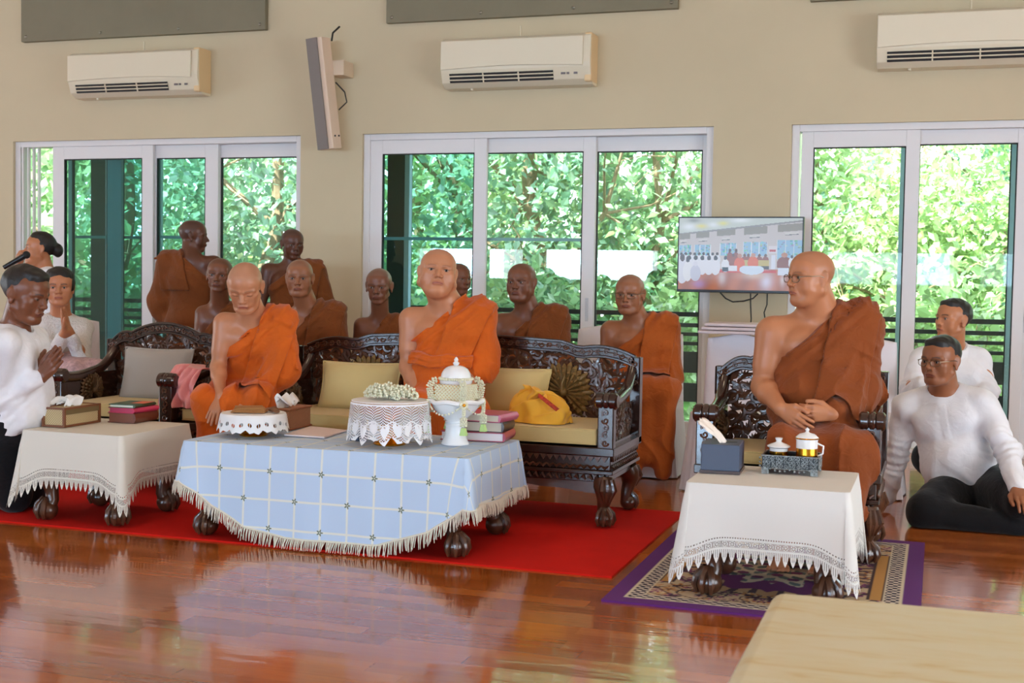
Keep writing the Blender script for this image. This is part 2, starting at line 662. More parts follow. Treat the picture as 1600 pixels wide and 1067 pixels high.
def tree(x, y, h, spread, nleaf, size, base, label, seed, trunk=0.09, z0=-0.6, low=0.15, branches=7):
    rng = np.random.default_rng(seed)
    r = thing('tree', label, 'tree', (x, y, z0), 'trees of the garden beyond the veranda')
    tb = MB()
    p = np.array([x, y, z0])
    path = [p.copy()]
    for i in range(6):
        p = p + np.array([rng.normal(0, 0.12), rng.normal(0, 0.1), h * 0.14])
        path.append(p.copy())
    tb.tube(path, [trunk * (1 - 0.1 * i) for i in range(7)], 8)
    cents = []
    for k in range(branches):
        s = path[rng.integers(1, 6)]
        a = rng.uniform(0, 2 * math.pi)
        e = s + np.array([math.cos(a) * spread * 0.8, math.sin(a) * spread * 0.5, rng.uniform(0.1, 0.3) * h])
        md = (s + e) / 2 + rng.normal(0, 0.15, 3)
        tb.tube([s, md, e], [trunk * 0.4, trunk * 0.25, trunk * 0.12], 6)
        for q in range(3):
            e2 = md + rng.normal(0, 0.5, 3) * spread * 0.5
            tb.tube([md, (md + e2) / 2 + rng.normal(0, 0.08, 3), e2], [trunk * 0.16, trunk * 0.1, trunk * 0.05], 5)
    tb.build('trunk', M_BARK, r)
    # leaves gathered in clumps
    nc = max(20, nleaf // 45)
    cz = z0 + h * (low + (1 - low) * rng.random(nc))
    frac = (cz - z0) / h
    rad = spread * np.sqrt(rng.random(nc)) * np.sin(np.clip(0.25 + frac * 0.75, 0, 1) * math.pi) ** 0.5
    ang = rng.random(nc) * 2 * math.pi
    C = np.stack([x + rad * np.cos(ang), y + rad * np.sin(ang) * 0.6, cz], 1)
    cl = rng.integers(0, nc, nleaf)
    P = C[cl] + rng.normal(0, 1, (nleaf, 3)) * np.array([0.26, 0.26, 0.2]) * (0.6 + 0.9 * spread / 2.5)
    # leaf frames: drooping, random azimuth
    az = rng.random(nleaf) * 2 * math.pi
    dr = rng.normal(-0.5, 0.45, nleaf)
    D = np.stack([np.cos(az) * np.cos(dr), np.sin(az) * np.cos(dr), np.sin(dr)], 1)
    N = rng.normal(0, 0.6, (nleaf, 3)) + np.array([0, -0.4, 1.0])
    S = np.cross(D, N)
    S /= np.linalg.norm(S, axis=1)[:, None] + 1e-9
    L = (size * rng.uniform(0.6, 1.35, nleaf))[:, None]
    W = L * 0.30
    nn = np.cross(S, D)
    V = np.stack([P, P + D * L * 0.45 + S * W, P + D * L - nn * L * 0.1, P + D * L * 0.45 - S * W], 1).reshape(-1, 3)
    F = np.arange(nleaf * 4).reshape(-1, 4)
    me = bpy.data.meshes.new('foliage')
    me.from_pydata(V.tolist(), [], F.tolist())
    me.materials.append(M_LEAF)
    o = bpy.data.objects.new('foliage', me)
    COL.objects.link(o)
    o.parent = r
    o.matrix_parent_inverse = Matrix.Translation(r.location).inverted()
    base = np.array(base)
    hue = rng.random(nc)[cl][:, None]
    c = base * (0.55 + 0.75 * rng.random((nleaf, 1))) * (1 - 0.3 * hue) + np.array([0.10, 0.10, -0.01]) * hue * rng.random((nleaf, 1))
    set_col(o, np.repeat(np.clip(c, 0.005, 1), 4, axis=0))
    return r


GA, GB, GC, GD = (0.30, 0.50, 0.27), (0.40, 0.58, 0.28), (0.24, 0.46, 0.32), (0.46, 0.62, 0.30)
tree(-9.6, 13.4, 6.0, 2.2, 5200, 0.20, GA, 'broad-leaved green tree seen through the left end of the left glass doors', 1, 0.10)
tree(-7.2, 12.9, 5.5, 1.5, 7000, 0.125, GC, 'dark green tree with pale forking branches behind the standing monk at the left', 2, 0.11)
tree(-5.7, 14.6, 6.5, 2.0, 8000, 0.13, GB, 'tree of fine light leaves beyond the right leaf of the left glass doors', 3, 0.08)
tree(-4.15, 13.2, 6.0, 1.4, 7500, 0.125, GC, 'dense dark green tree beside the dark column of the middle glass doors', 4, 0.12)
tree(-2.9, 13.8, 5.8, 1.7, 8000, 0.125, GA, 'green tree with thin bare twigs beyond the centre of the middle glass doors', 5, 0.07)
tree(-1.5, 15.2, 3.9, 2.0, 7500, 0.12, GB, 'light green tree seen just left of the wall television', 6, 0.06)
tree(-0.3, 14.2, 2.85, 1.9, 9000, 0.105, GD, 'yellow-green bushy tree under open sky right of the wall television', 7, 0.05)
tree(1.4, 14.8, 4.2, 2.2, 10000, 0.105, GB, 'bright bushy tree filling the right glass doors', 8, 0.06)
tree(1.0, 17.5, 6.4, 2.2, 4200, 0.24, GC, 'tall feathery tree rising behind the bushes at the far right', 9, 0.09)
tree(3.6, 14.6, 5.0, 2.2, 4200, 0.16, GB, 'green tree at the right edge beyond the glass doors', 10, 0.07)
for k, (x, y, h, sp_, c) in enumerate(((-15, 18, 6.5, 3.2, GA), (-11.5, 19, 7.5, 3.2, GC), (-8.0, 19, 7, 3.0, GB), (-4.8, 19.5, 7.0, 3.0, GA), (-1.8, 20.5, 3.4, 3.0, GC), (4.2, 19.5, 4.4, 3.0, GA))):
    tree(x, y, h, sp_, 7000, 0.22, c, 'background tree closing the view, number %s from the left end of the garden' % ['one', 'two', 'three', 'four', 'five', 'six'][k], 30 + k, 0.12, low=0.05)

tree(-13.0, 14.0, 5.0, 2.2, 6000, 0.15, GB, 'green tree at the far left end of the garden beyond the railing', 71, 0.08)
rng = np.random.default_rng(5)
# low shrubs right behind the railing
for k in range(7):
    x = -9.5 + k * 1.9
    tree(x, 12.1, 1.75, 0.9, 1500, 0.13, (GA, GB, GD)[k % 3], 'low leafy shrub close behind the veranda railing, %s counting from the left' % ['first', 'second', 'third', 'fourth', 'fifth', 'sixth', 'seventh'][k], 60 + k, 0.03, branches=3)


# ------------------------------------------------------------ things on the window wall
M_ACW = mat('warm_white_plastic', srgb(226, 214, 188), 0.4)
M_ACS = mat('yellowed_white_plastic', srgb(228, 196, 148), 0.45)


M_IND = mat('indicator_grey', srgb(110, 100, 100), 0.4)


def aircon(x0, x1, zc, label):
    """split unit on the wall: profile extruded along x"""
    r = thing('air_conditioner', label, 'air conditioner', ((x0 + x1) / 2, WY, zc - 0.19), 'air conditioners on the window wall')
    prof = [(0, -0.19), (0, 0.19), (-0.17, 0.19), (-0.205, 0.17), (-0.215, -0.03), (-0.212, -0.06), (-0.18, -0.15), (-0.12, -0.185)]
    prof = [(WY + a, zc + c) for a, c in prof]
    MB().prism(prof, x0, x1, 'x').build('housing', M_ACW, r, False, bevel=0.006)
    # front panel, slightly proud, with a curved lower edge
    pn = []
    n = 20
    for i in range(n + 1):
        u = i / n
        pn.append((x0 + 0.004 + (x1 - x0 - 0.06) * u, zc - 0.055 + 0.018 * math.sin(math.pi * u)))
    outline = pn + [(x1 - 0.056, zc + 0.165), (x0 + 0.004, zc + 0.165)]
    MB().prism(outline, WY - 0.228, WY - 0.213, 'y').build('front_panel', M_ACW, r, False, bevel=0.004)
    MB().box(x1 - 0.052, x1 + 0.004, WY - 0.19, WY - 0.002, zc - 0.17, zc + 0.195).build('side_cover', M_ACS, r, False, bevel=0.01)
    # outlet slot with louvres
    def face(u, v, off):
        # point on the sloping lower front, v 0 top .. 1 bottom
        a, c = -0.207 + 0.03 * v, -0.075 - 0.085 * v
        return (x0 + 0.07 + (x1 - x0 - 0.36) * u, WY + a - off, zc + c - off * 0.4)
    MB().grid(lambda u, v: face(u, 0.08 + 0.8 * v, 0.004), 2, 2).build('outlet', mat('outlet_dark', srgb(28, 26, 24), 0.5), r, False)
    for v in (0.3, 0.62):
        MB().tube([face(0, v, 0.01), face(0.5, v, 0.013), face(1, v, 0.01)], 0.005, 6).build('louvre', M_ACW, r)
    for u in (0.33, 0.67):
        MB().tube([face(u, 0.1, 0.008), face(u, 0.9, 0.008)], 0.006, 6).build('louvre_bracket', M_ACW, r)
    # indicator window and lettering at the right of the outlet
    for i, (du, wd) in enumerate(((0.02, 0.035), (0.065, 0.02), (0.12, 0.028))):
        xa = x1 - 0.25 + du
        MB().box(xa, xa + wd, WY - 0.202, WY - 0.196, zc - 0.115, zc - 0.1).build('indicator', M_IND, r, False)
    MB().tube([((x0 + x1) / 2 - 0.02, WY - 0.004, zc + 0.19), ((x0 + x1) / 2 - 0.02, WY - 0.004, zc + 0.3)], 0.006, 6).build('conduit', M_ACW, r)
    MB().tube([(x0 + 0.22, WY - 0.1, zc - 0.20), (x0 + 0.22, WY - 0.1, zc - 0.175)], 0.012, 8).build('drain_stub', M_ACW, r)
    return r


aircon(-7.18, -5.90, 2.885, 'white wall air conditioner above the left glass doors')
aircon(-3.73, -2.53, 2.86, 'white wall air conditioner above the middle glass doors')
aircon(-0.47, 0.80, 2.90, 'white wall air conditioner above the right glass doors, cut by the frame')

M_PANEL = mat('olive_grey_acoustic_fabric', srgb(132, 124, 102), 0.9, var=0.05, vscale=3, bump=0.15, bscale=300)
for k, (x0, x1) in enumerate(((-7.80, -5.36), (-4.27, -1.91), (-0.95, 1.45))):
    r = thing('wall_panel', 'large grey-green acoustic panel screwed high on the wall above the %s air conditioner' % ('left', 'middle', 'right')[k], 'panel', ((x0 + x1) / 2, WY, 3.22), 'acoustic panels')
    MB().box(x0, x1, WY - 0.05, WY, 3.225, 4.2).build('board', M_PANEL, r, False, bevel=0.004)
    for i in range(4):
        xs_ = x0 + 0.05 + (x1 - x0 - 0.1) * i / 3
        MB().ball((xs_, WY - 0.05, 3.27), (0.014, 0.01, 0.014), n=8, m=5).build('screw', mat('steel', srgb(150, 145, 130), 0.3, 0.9), r)

# tall column loudspeaker leaning out from the wall
r = thing('wall_loudspeaker', 'slim tall white column loudspeaker tilted on the wall between two air conditioners', 'speaker', (-4.75, WY, 2.2))
A0, A1 = at(500, 232, WY - 0.16), at(483, 63, WY - 0.22)
B0 = at(524, 231, WY - 0.10)
Mt = Matrix.Rotation(math.atan2(A1[0] - A0[0] + 0.0, A1[2] - A0[2]), 3, 'Y')
Mt = np.array(Matrix.Rotation(math.radians(-5.0), 3, 'Y')) @ np.array(Matrix.Rotation(math.radians(5), 3, 'X'))
cs = np.array([-4.735, WY - 0.20, 2.655])
Rz20 = Rm('Z', math.radians(-12))
TM = Mt @ Rz20
MB().box(cs[0] - 0.075, cs[0] + 0.075, cs[1] - 0.055, cs[1] + 0.055, cs[2] - 0.44, cs[2] + 0.44, TM).build('cabinet', mat('beige_metal', srgb(226, 200, 176), 0.5), r, False, bevel=0.004)
gc = cs + TM @ np.array([-0.0, -0.0575, 0])
MB().box(gc[0] - 0.076, gc[0] + 0.03, gc[1] - 0.006, gc[1] + 0.006, gc[2] - 0.44, gc[2] + 0.44, TM).build('grille', mat('grey_grille', srgb(128, 118, 112), 0.6, bump=0.3, bscale=400), r, False)
bb = MB().box(cs[0] + 0.05, cs[0] + 0.16, cs[1] + 0.02, WY, cs[2] + 0.15, cs[2] + 0.27)
bb.build('bracket', mat('beige_bracket', srgb(215, 192, 165), 0.5), r, False, bevel=0.003)
MB().tube([cs + np.array([0.04, 0.04, 0.43]), cs + np.array([0.03, 0.08, 0.50]), cs + np.array([0.06, 0.14, 0.56])], 0.008, 6).build('cable', M_BLACKRUB, r)
MB().tube([cs + np.array([0.07, 0.06, 0.10]), cs + np.array([0.15, 0.06, 0.02]), cs + np.array([0.17, 0.06, -0.06]), cs + np.array([0.10, 0.06, -0.12])], 0.006, 6).build('cable', M_BLACKRUB, r)
for dx in (-0.02, 0.03):
    q = cs + TM @ np.array([0.078, dx * 1.0, -0.34])
    MB().ball(q, 0.008, n=8, m=5).build('screw', M_BLACK, r)


# ------------------------------------------------------------ television
def paint_screen():
    """miniature of the hall as the camera relay shows it: colours per face of a fine grid"""
    W_, H_ = 240, 136
    im = np.zeros((H_, W_, 3))
    yy, xx = np.mgrid[0:H_, 0:W_]
    u, v = xx / W_, yy / H_          # v downwards
    S = lambda r_, g_, b_: np.array(srgb(r_, g_, b_))
    im[:] = S(206, 196, 196)
    ceil = v < 0.215 - 0.19 * u + 0.0
    im[ceil] = S(205, 212, 206)
    for (cx, cy, rx, ry, c) in ((0.18, 0.11, 0.05, 0.03, (236, 226, 130)), (0.08, 0.12, 0.06, 0.05, (240, 244, 250)), (0.28, 0.09, 0.05, 0.04, (236, 240, 244)), (0.36, 0.07, 0.04, 0.03, (232, 228, 140)), (0.5, 0.03, 0.08, 0.03, (240, 244, 248)), (0.12, 0.03, 0.05, 0.03, (160, 165, 160))):
        k = np.exp(-(((u - cx) / rx) ** 2 + ((v - cy) / ry) ** 2))[..., None]
        im = im * (1 - k) + S(*c) * k
    beam = np.abs(v - (0.225 - 0.19 * u)) < 0.012
    im[beam] = S(150, 145, 145)

    def rect(x0, x1, y0, y1, c, sl=0.0):
        m_ = (u > x0) & (u < x1) & (v > y0 - sl * (u - x0)) & (v < y1 - sl * (u - x0))
        im[m_] = S(*c)
    for x0, x1, y0, y1 in ((0.0, 0.09, 0.22, 0.30), (0.14, 0.25, 0.20, 0.28), (0.31, 0.46, 0.17, 0.25), (0.53, 0.72, 0.13, 0.23), (0.80, 1.0, 0.09, 0.19)):
        rect(x0, x1, y0, y1, (150, 142, 130), 0.13)
    for x0, x1, y0 in ((0.01, 0.06, 0.31), (0.16, 0.23, 0.29), (0.35, 0.42, 0.27), (0.575, 0.66, 0.235), (0.86, 0.97, 0.195)):
        rect(x0, x1, y0, y0 + 0.03, (214, 208, 205), 0.13)
        rect(x0, x1, y0 + 0.03, y0 + 0.04, (110, 110, 115), 0.13)
    for x0, x1, y0, y1 in ((0.0, 0.10, 0.38, 0.52), (0.13, 0.26, 0.37, 0.52), (0.34, 0.47, 0.35, 0.52), (0.53, 0.72, 0.33, 0.52), (0.80, 1.0, 0.30, 0.56)):
        rect(x0, x1, y0, y1, (150, 190, 222))
        rr = np.random.default_rng(int(x0 * 100))
        for _ in range(40):
            a, b_ = rr.uniform(x0, x1), rr.uniform(y0, y1)
            rect(max(x0, a - 0.008), min(x1, a + 0.008), b_ - 0.01, b_ + 0.01, (90 + rr.integers(0, 90), 150 + rr.integers(0, 60), 160 + rr.integers(0, 60)))
        for q in np.linspace(x0, x1, 4):
            rect(q - 0.003, q + 0.003, y0, y1, (225, 228, 236))
    # floor
    fl = v > 0.70
    sh = 0.5 + 0.5 * np.sin(u * 40 + v * 9)
    k = (0.75 + 0.25 * sh)[..., None]
    im[fl] = (S(196, 106, 54) * k)[fl]
    for (cx, cy, rx, ry, c) in ((0.36, 0.83, 0.03, 0.09, (214, 196, 196)), (0.72, 0.87, 0.05, 0.12, (226, 218, 240)), (0.62, 0.79, 0.10, 0.05, (220, 190, 170)), (0.17, 0.92, 0.05, 0.06, (180, 130, 190)), (0.85, 0.85, 0.02, 0.08, (220, 200, 200))):
        kk = np.exp(-(((u - cx) / rx) ** 2 + ((v - cy) / ry) ** 2))[..., None] * 0.9
        im = im * (1 - kk) + S(*c) * kk
    rect(0.33, 0.80, 0.715, 0.755, (206, 52, 30))

    def person(cx, top, h, robe, skin=(120, 75, 55), wd=0.03):
        hd = ((u - cx) / (wd * 0.33)) ** 2 + ((v - top - h * 0.13) / (h * 0.13)) ** 2 < 1
        bd = ((u - cx) / (wd * 0.8)) ** 2 + ((v - top - h * 0.62) / (h * 0.42)) ** 2 < 1
        im[bd] = S(*robe)
        im[hd] = S(*skin)
    rr = np.random.default_rng(3)
    for k_ in range(9):
        person(0.02 + 0.037 * k_, 0.48 - 0.003 * (k_ % 3), 0.16, (226, 226, 236), (70, 50, 45), 0.035)
    rect(0.02, 0.33, 0.66, 0.70, (40, 38, 50))
    for k_ in range(6):
        person(0.03 + 0.055 * k_, 0.52, 0.26, (232, 230, 240), (60, 42, 38), 0.05)
    person(0.03, 0.50, 0.40, (226, 224, 236), (80, 55, 45), 0.06)
    person(0.075, 0.53, 0.34, (236, 234, 240), (70, 50, 45), 0.05)
    person(0.14, 0.60, 0.27, (206, 204, 222), (225, 222, 235), 0.055)
    for x_, c in ((0.42, (150, 70, 40)), (0.47, (150, 70, 40))):
        person(x_, 0.42, 0.24, c, (90, 50, 40), 0.035)
    for x_ in (0.45, 0.54, 0.57, 0.66, 0.71):
        person(x_, 0.49, 0.17, (150, 72, 40), (110, 70, 55), 0.035)
    rect(0.50, 0.74, 0.58, 0.66, (200, 178, 96))
    rect(0.50, 0.74, 0.66, 0.70, (60, 38, 32))
    person(0.385, 0.52, 0.22, (232, 232, 240), (60, 42, 38), 0.04)
    rect(0.36, 0.41, 0.68, 0.74, (30, 28, 40))
    person(0.50, 0.49, 0.24, (226, 96, 30), (190, 130, 100), 0.055)
    person(0.61, 0.48, 0.22, (226, 100, 30), (200, 140, 110), 0.055)
    rect(0.41, 0.48, 0.66, 0.73, (230, 230, 240))
    el = (((u - 0.60) / 0.10) ** 2 + ((v - 0.71) / 0.07) ** 2 < 1) & (v > 0.66)
    im[el] = S(214, 226, 244)
    rect(0.73, 0.80, 0.38, 0.48, (222, 214, 220))
    rect(0.74, 0.79, 0.43, 0.46, (190, 60, 60))
    rect(0.755, 0.79, 0.50, 0.70, (222, 222, 236))
    person(0.86, 0.47, 0.26, (140, 66, 36), (190, 130, 100), 0.075)
    person(0.92, 0.50, 0.18, (226, 226, 236), (60, 42, 38), 0.035)
    rect(0.81, 0.90, 0.68, 0.78, (216, 222, 240))
    return im


TVX0, TVX1, TVZ0, TVZ1 = -1.825, -0.925, 1.125, 1.672
tv = thing('television', 'flat black television on the wall pillar showing the gathering in the hall', 'television', (-1.375, 9.27, 1.12))
MB().box(TVX0, TVX1, 9.26, 9.30, TVZ0, TVZ1).build('casing', M_BLACK, tv, False, bevel=0.004)
MB().box(TVX0 + 0.2, TVX1 - 0.2, 9.30, 9.36, TVZ0 + 0.04, TVZ1 - 0.12).box(-1.5, -1.25, 9.36, WY, 1.3, 1.5).build('wall_mount', M_BLACK, tv, False, bevel=0.004)
img = paint_screen()
H_, W_ = img.shape[:2]
sx0, sx1, sz0, sz1 = TVX0 + 0.010, TVX1 - 0.010, TVZ0 + 0.020, TVZ1 - 0.010
sc_ = MB().grid(lambda u, v: (sx0 + (sx1 - sx0) * u, 9.258, sz1 - (sz1 - sz0) * v), W_, H_)
ms = bpy.data.materials.new('lit_screen')
ms.use_nodes = True
t = NT(ms)
a = t.new('ShaderNodeAttribute', attribute_name='pic')
t.link(a.outputs['Color'], t.p.inputs['Emission Color'])
t.p.inputs['Emission Strength'].default_value = 0.9
t.p.inputs['Base Color'].default_value = (0.02, 0.02, 0.02, 1)
t.p.inputs['Roughness'].default_value = 0.25
so = sc_.build('screen', ms, tv, False)
ca = so.data.color_attributes.new(name='pic', type='FLOAT_COLOR', domain='CORNER')
cc = np.ones((H_ * W_, 4), dtype=np.float32)
cc[:, :3] = img.reshape(-1, 3)
ca.data.foreach_set('color', np.repeat(cc, 4, axis=0).ravel())
for pts in ([(350, 563), (385, 600), (430, 622), (500, 617), (560, 600), (592, 570)], [(545, 568), (545, 640), (549, 730), (543, 800), (540, 872)], [(652, 570), (650, 640), (632, 690), (642, 762)]):
    q = [at(1040 + a_ / 4.104, 320 + b_ / 4.104, 9.30) for a_, b_ in pts]
    MB().tube(q, 0.005, 6).build('cable', M_BLACKRUB, tv)

# ------------------------------------------------------------ carpets
def carpet_mat():
    m = mat('red_felt', srgb(205, 30, 22), 0.9, var=0.06, vscale=5, bump=0.3, bscale=350, spec=0.1)
    return m


cp = MB().box(-7.2, -1.22, 4.98, 6.53, 0.0, 0.008)
co = cp.build('red_carpet', carpet_mat(), smooth=False)
tag(co, 'long bright red carpet under the sofas and low tables', 'carpet')

# patterned purple rug
RX0, RX1, RY0, RY1 = -1.165, -0.03, 4.60, 6.20
nx, ny = 190, 268
rg = MB()
wx_, wy_ = RX1 - RX0, RY1 - RY0
uu, vv = np.meshgrid(np.linspace(0, 1, nx + 1), np.linspace(0, 1, ny + 1))
ro = MB().grid(lambda u, v: (RX0 + wx_ * u, RY0 + wy_ * v, 0.009), nx, ny)
b0 = len(ro.v)
ro.box(RX0, RX1, RY0, RY1, 0.0, 0.0085)
m_r = attr_mat('woven_rug', 0.95, 0.4, 300)
ro = ro.build('patterned_rug', m_r, smooth=False)
X = uu * wx_
Y = vv * wy_
dx = np.minimum(X, wx_ - X)
dy = np.minimum(Y, wy_ - Y)
de = np.minimum(dx, dy)
P_ = lambda *c: np.array(srgb(*c))
rc = np.zeros((ny + 1, nx + 1, 3)) + P_(92, 30, 110)
along = np.where(dx < dy, Y, X)
z1_ = (de > 0.075) & (de < 0.135)
chk = ((np.floor(along / 0.022) + np.floor(de / 0.018)) % 2).astype(bool)
rc[z1_] = P_(36, 26, 52)
rc[z1_ & chk] = P_(205, 190, 175)
rc[(de > 0.07) & (de < 0.078)] = P_(210, 195, 170)
rc[(de > 0.135) & (de < 0.142)] = P_(210, 195, 170)
fld = de >= 0.142
rc[fld] = P_(196, 172, 140)
rngr = np.random.default_rng(9)
# scrolling flowers in the field, mirrored both ways
cx_, cy_ = wx_ / 2, wy_ / 2
ax_, ay_ = np.abs(X - cx_), np.abs(Y - cy_)
for k in range(120):
    fx_, fy_ = rngr.uniform(0, cx_ - 0.14), rngr.uniform(0, cy_ - 0.14)
    r_ = rngr.uniform(0.018, 0.045)
    a_ = np.arctan2(ay_ - fy_, ax_ - fx_)
    d_ = np.hypot(ax_ - fx_, ay_ - fy_)
    pet = r_ * (0.65 + 0.35 * np.cos(a_ * 5 + k))
    c_ = (P_(120, 52, 96), P_(176, 120, 62), P_(58, 36, 60), P_(190, 140, 90), P_(140, 70, 110))[k % 5]
    rc[fld & (d_ < pet)] = c_
    rc[fld & (d_ < pet * 0.45)] = (P_(214, 190, 150), P_(60, 30, 50))[k % 2]
sw = np.abs(np.sin(ax_ * 26 + 2.2 * np.sin(ay_ * 19)) * np.cos(ay_ * 24 + 2 * np.sin(ax_ * 17)))
rc[fld & (sw < 0.10)] = P_(58, 36, 50)
med = (ax_ / 0.36) ** 2 + (ay_ / 0.52) ** 2 + 0.12 * np.sin(np.arctan2(ay_, ax_) * 14)
ring = (med > 0.75) & (med < 1.0)
rc[fld & (med <= 0.98) & (med > 0.36)] = P_(96, 26, 92)
rc[fld & ring] = P_(182, 148, 110)
rc[fld & ring & (np.sin(np.arctan2(ay_, ax_) * 40) > 0.3)] = P_(70, 45, 60)
inn = med <= 0.36
rc[inn] = P_(200, 184, 160)
rc[inn & (np.sin(X * 60) * np.sin(Y * 60 + 2 * np.sin(X * 30)) > 0.15)] = P_(96, 110, 110)
rc[inn & (np.sin(X * 45 + 1) * np.sin(Y * 50) > 0.45)] = P_(110, 50, 90)
# golden bars
for s_ in (0.30, 0.34):
    pass
rc[fld & (np.abs(ax_ - 0.40) < 0.025) & (ay_ < 0.42)] = P_(186, 134, 66)
rc[fld & (np.abs(np.abs(ax_ - 0.40) - 0.027) < 0.004) & (ay_ < 0.42)] = P_(60, 36, 40)
full = np.zeros((len(ro.data.vertices), 3)) + P_(92, 30, 110)
full[:b0] = rc.reshape(-1, 3)
set_col(ro, full)
tag(ro, 'purple-edged rug with flower pattern under the small table at the right', 'rug')

# ------------------------------------------------------------ carved furniture
M_WOOD = mat('dark_lacquered_rosewood', srgb(52, 27, 19), 0.2, var=0.25, vscale=9, coat=0.5)
M_CARVE = mat('brown_carved_wood', srgb(84, 50, 32), 0.3, var=0.3, vscale=20, coat=0.3)
M_GOLDW = mat('dull_gold_carving', srgb(128, 98, 52), 0.42, metal=0.35, var=0.2, vscale=30)
M_GOLDB = mat('bronze_brown_carving', srgb(92, 66, 38), 0.45, metal=0.2, var=0.2, vscale=30)
M_CUSH = mat('mustard_linen', srgb(206, 182, 122), 0.85, var=0.03, vscale=6, bump=0.15, bscale=250, sheen=0.2)
M_GREYC = mat('grey_linen', srgb(168, 158, 148), 0.9, bump=0.15, bscale=250, sheen=0.2)


def cabriole(x, y, sx, sy, h, k=1.0, name='leg', parent=None):
    """carved bow leg with a claw-and-ball foot; sx, sy = outward direction"""
    d = np.array([sx, sy, 0.0])
    d /= np.linalg.norm(d)
    prof = [(0.0, h, 0.05), (0.012, h * 0.86, 0.056), (0.024, h * 0.74, 0.05), (0.014, h * 0.58, 0.036), (-0.002, h * 0.42, 0.029), (-0.006, h * 0.28, 0.027), (0.006, h * 0.2, 0.031), (0.016, h * 0.15, 0.036)]
    b = MB()
    c0 = np.array([x, y, 0.0])
    b.tube([c0 + d * o * k + np.array([0, 0, z]) for o, z, r in prof], [r * k for o, z, r in prof], 12)
    leg = b.build(name, M_CARVE, parent)
    f = MB()
    fc = c0 + d * 0.014 * k + np.array([0, 0, 0.042 * k + 0.008])
    f.ball(fc, (0.044 * k, 0.044 * k, 0.042 * k), n=14, m=10)
    for a in (-1.1, -0.4, 0.4, 1.1):
        dd = np.array([d[0] * math.cos(a) - d[1] * math.sin(a), d[0] * math.sin(a) + d[1] * math.cos(a), 0])
        f.tube([fc + dd * 0.015 * k + np.array([0, 0, 0.05 * k]), fc + dd * 0.042 * k + np.array([0, 0, 0.024 * k]), fc + dd * 0.05 * k + np.array([0, 0, -0.005 * k]), fc + dd * 0.04 * k + np.array([0, 0, -0.032 * k])],
               [0.012 * k, 0.013 * k, 0.011 * k, 0.006 * k], 7)
    f.build('claw_foot', M_CARVE, leg)
    # acanthus leaf on the knee
    a_ = MB()
    kc = c0 + d * 0.05 * k + np.array([0, 0, h * 0.8])
    per = np.array([-d[1], d[0], 0])
    for s in (-1, 0, 1):
        a_.tube([kc + per * s * 0.022 * k + np.array([0, 0, 0.05 * k]), kc + per * s * 0.03 * k + d * 0.014 * k, kc + per * s * 0.014 * k + d * 0.0 - np.array([0, 0, 0.06 * k])], [0.012 * k, 0.017 * k, 0.004 * k], 7)
    a_.build('knee_carving', M_CARVE, leg)
    return leg


def spiral(b, o, ex, ez, r, turns, a0, sgn, w, flat):
    pts, rad = [], []
    n = 14
    for i in range(n + 1):
        u = i / n
        a = a0 + sgn * turns * 2 * math.pi * u
        rr = r * (1 - 0.82 * u)
        pts.append(o + ex * rr * math.cos(a) + ez * rr * math.sin(a))
        rad.append(w * (1 - 0.45 * u))
    b.tube(pts, rad, 6, flat=flat)


def lotus(b, o, ex, ez, r, flat):
    for k in range(7):
        a = math.pi * (0.1 + 0.8 * k / 6)
        d = ex * math.cos(a) + ez * math.sin(a)
        q = ex * -math.sin(a) + ez * math.cos(a)
        b.tube([o, o + d * r * 0.55 + q * 0.1 * r, o + d * r], [r * 0.1, r * 0.2, r * 0.03], 6, flat=flat)


def openwork(name, o, ex, ez, ey, inside, x0, x1, z0, z1, parent, seed, step=0.062, m=None, w=0.0105):
    """pierced foliage carving filling an area, holes left between the scrolls"""
    rg_ = random.Random(seed)
    b = MB()
    o, ex, ez, ey = map(lambda a: np.array(a, float), (o, ex, ez, ey))
    flat = (ey, 0.8)
    z = z0
    j = 0
    while z < z1:
        x = x0 + (step / 2 if j % 2 else 0)
        while x < x1:
            if inside(x, z):
                c = o + ex * x + ez * z + ey * rg_.uniform(-0.004, 0.004)
                k = rg_.random()
                if k < 0.72:
                    spiral(b, c, ex, ez, step * rg_.uniform(0.50, 0.62), 1.3, rg_.uniform(0, 6.28), rg_.choice((-1, 1)), w, flat)
                else:
                    lotus(b, c - ez * step * 0.3, ex, ez, step * 0.75, flat)
                # connecting stem
                a = rg_.uniform(0, 6.28)
                b.tube([c - (ex * math.cos(a) + ez * math.sin(a)) * step * 0.8, c + ey * 0.004, c + (ex * math.cos(a + 0.7) + ez * math.sin(a + 0.7)) * step * 0.8], [w * 0.7, w, w * 0.7], 5, flat=flat)
            x += step
        z += step * 0.86
        j += 1
    return b.build(name, m or M_CARVE, parent)


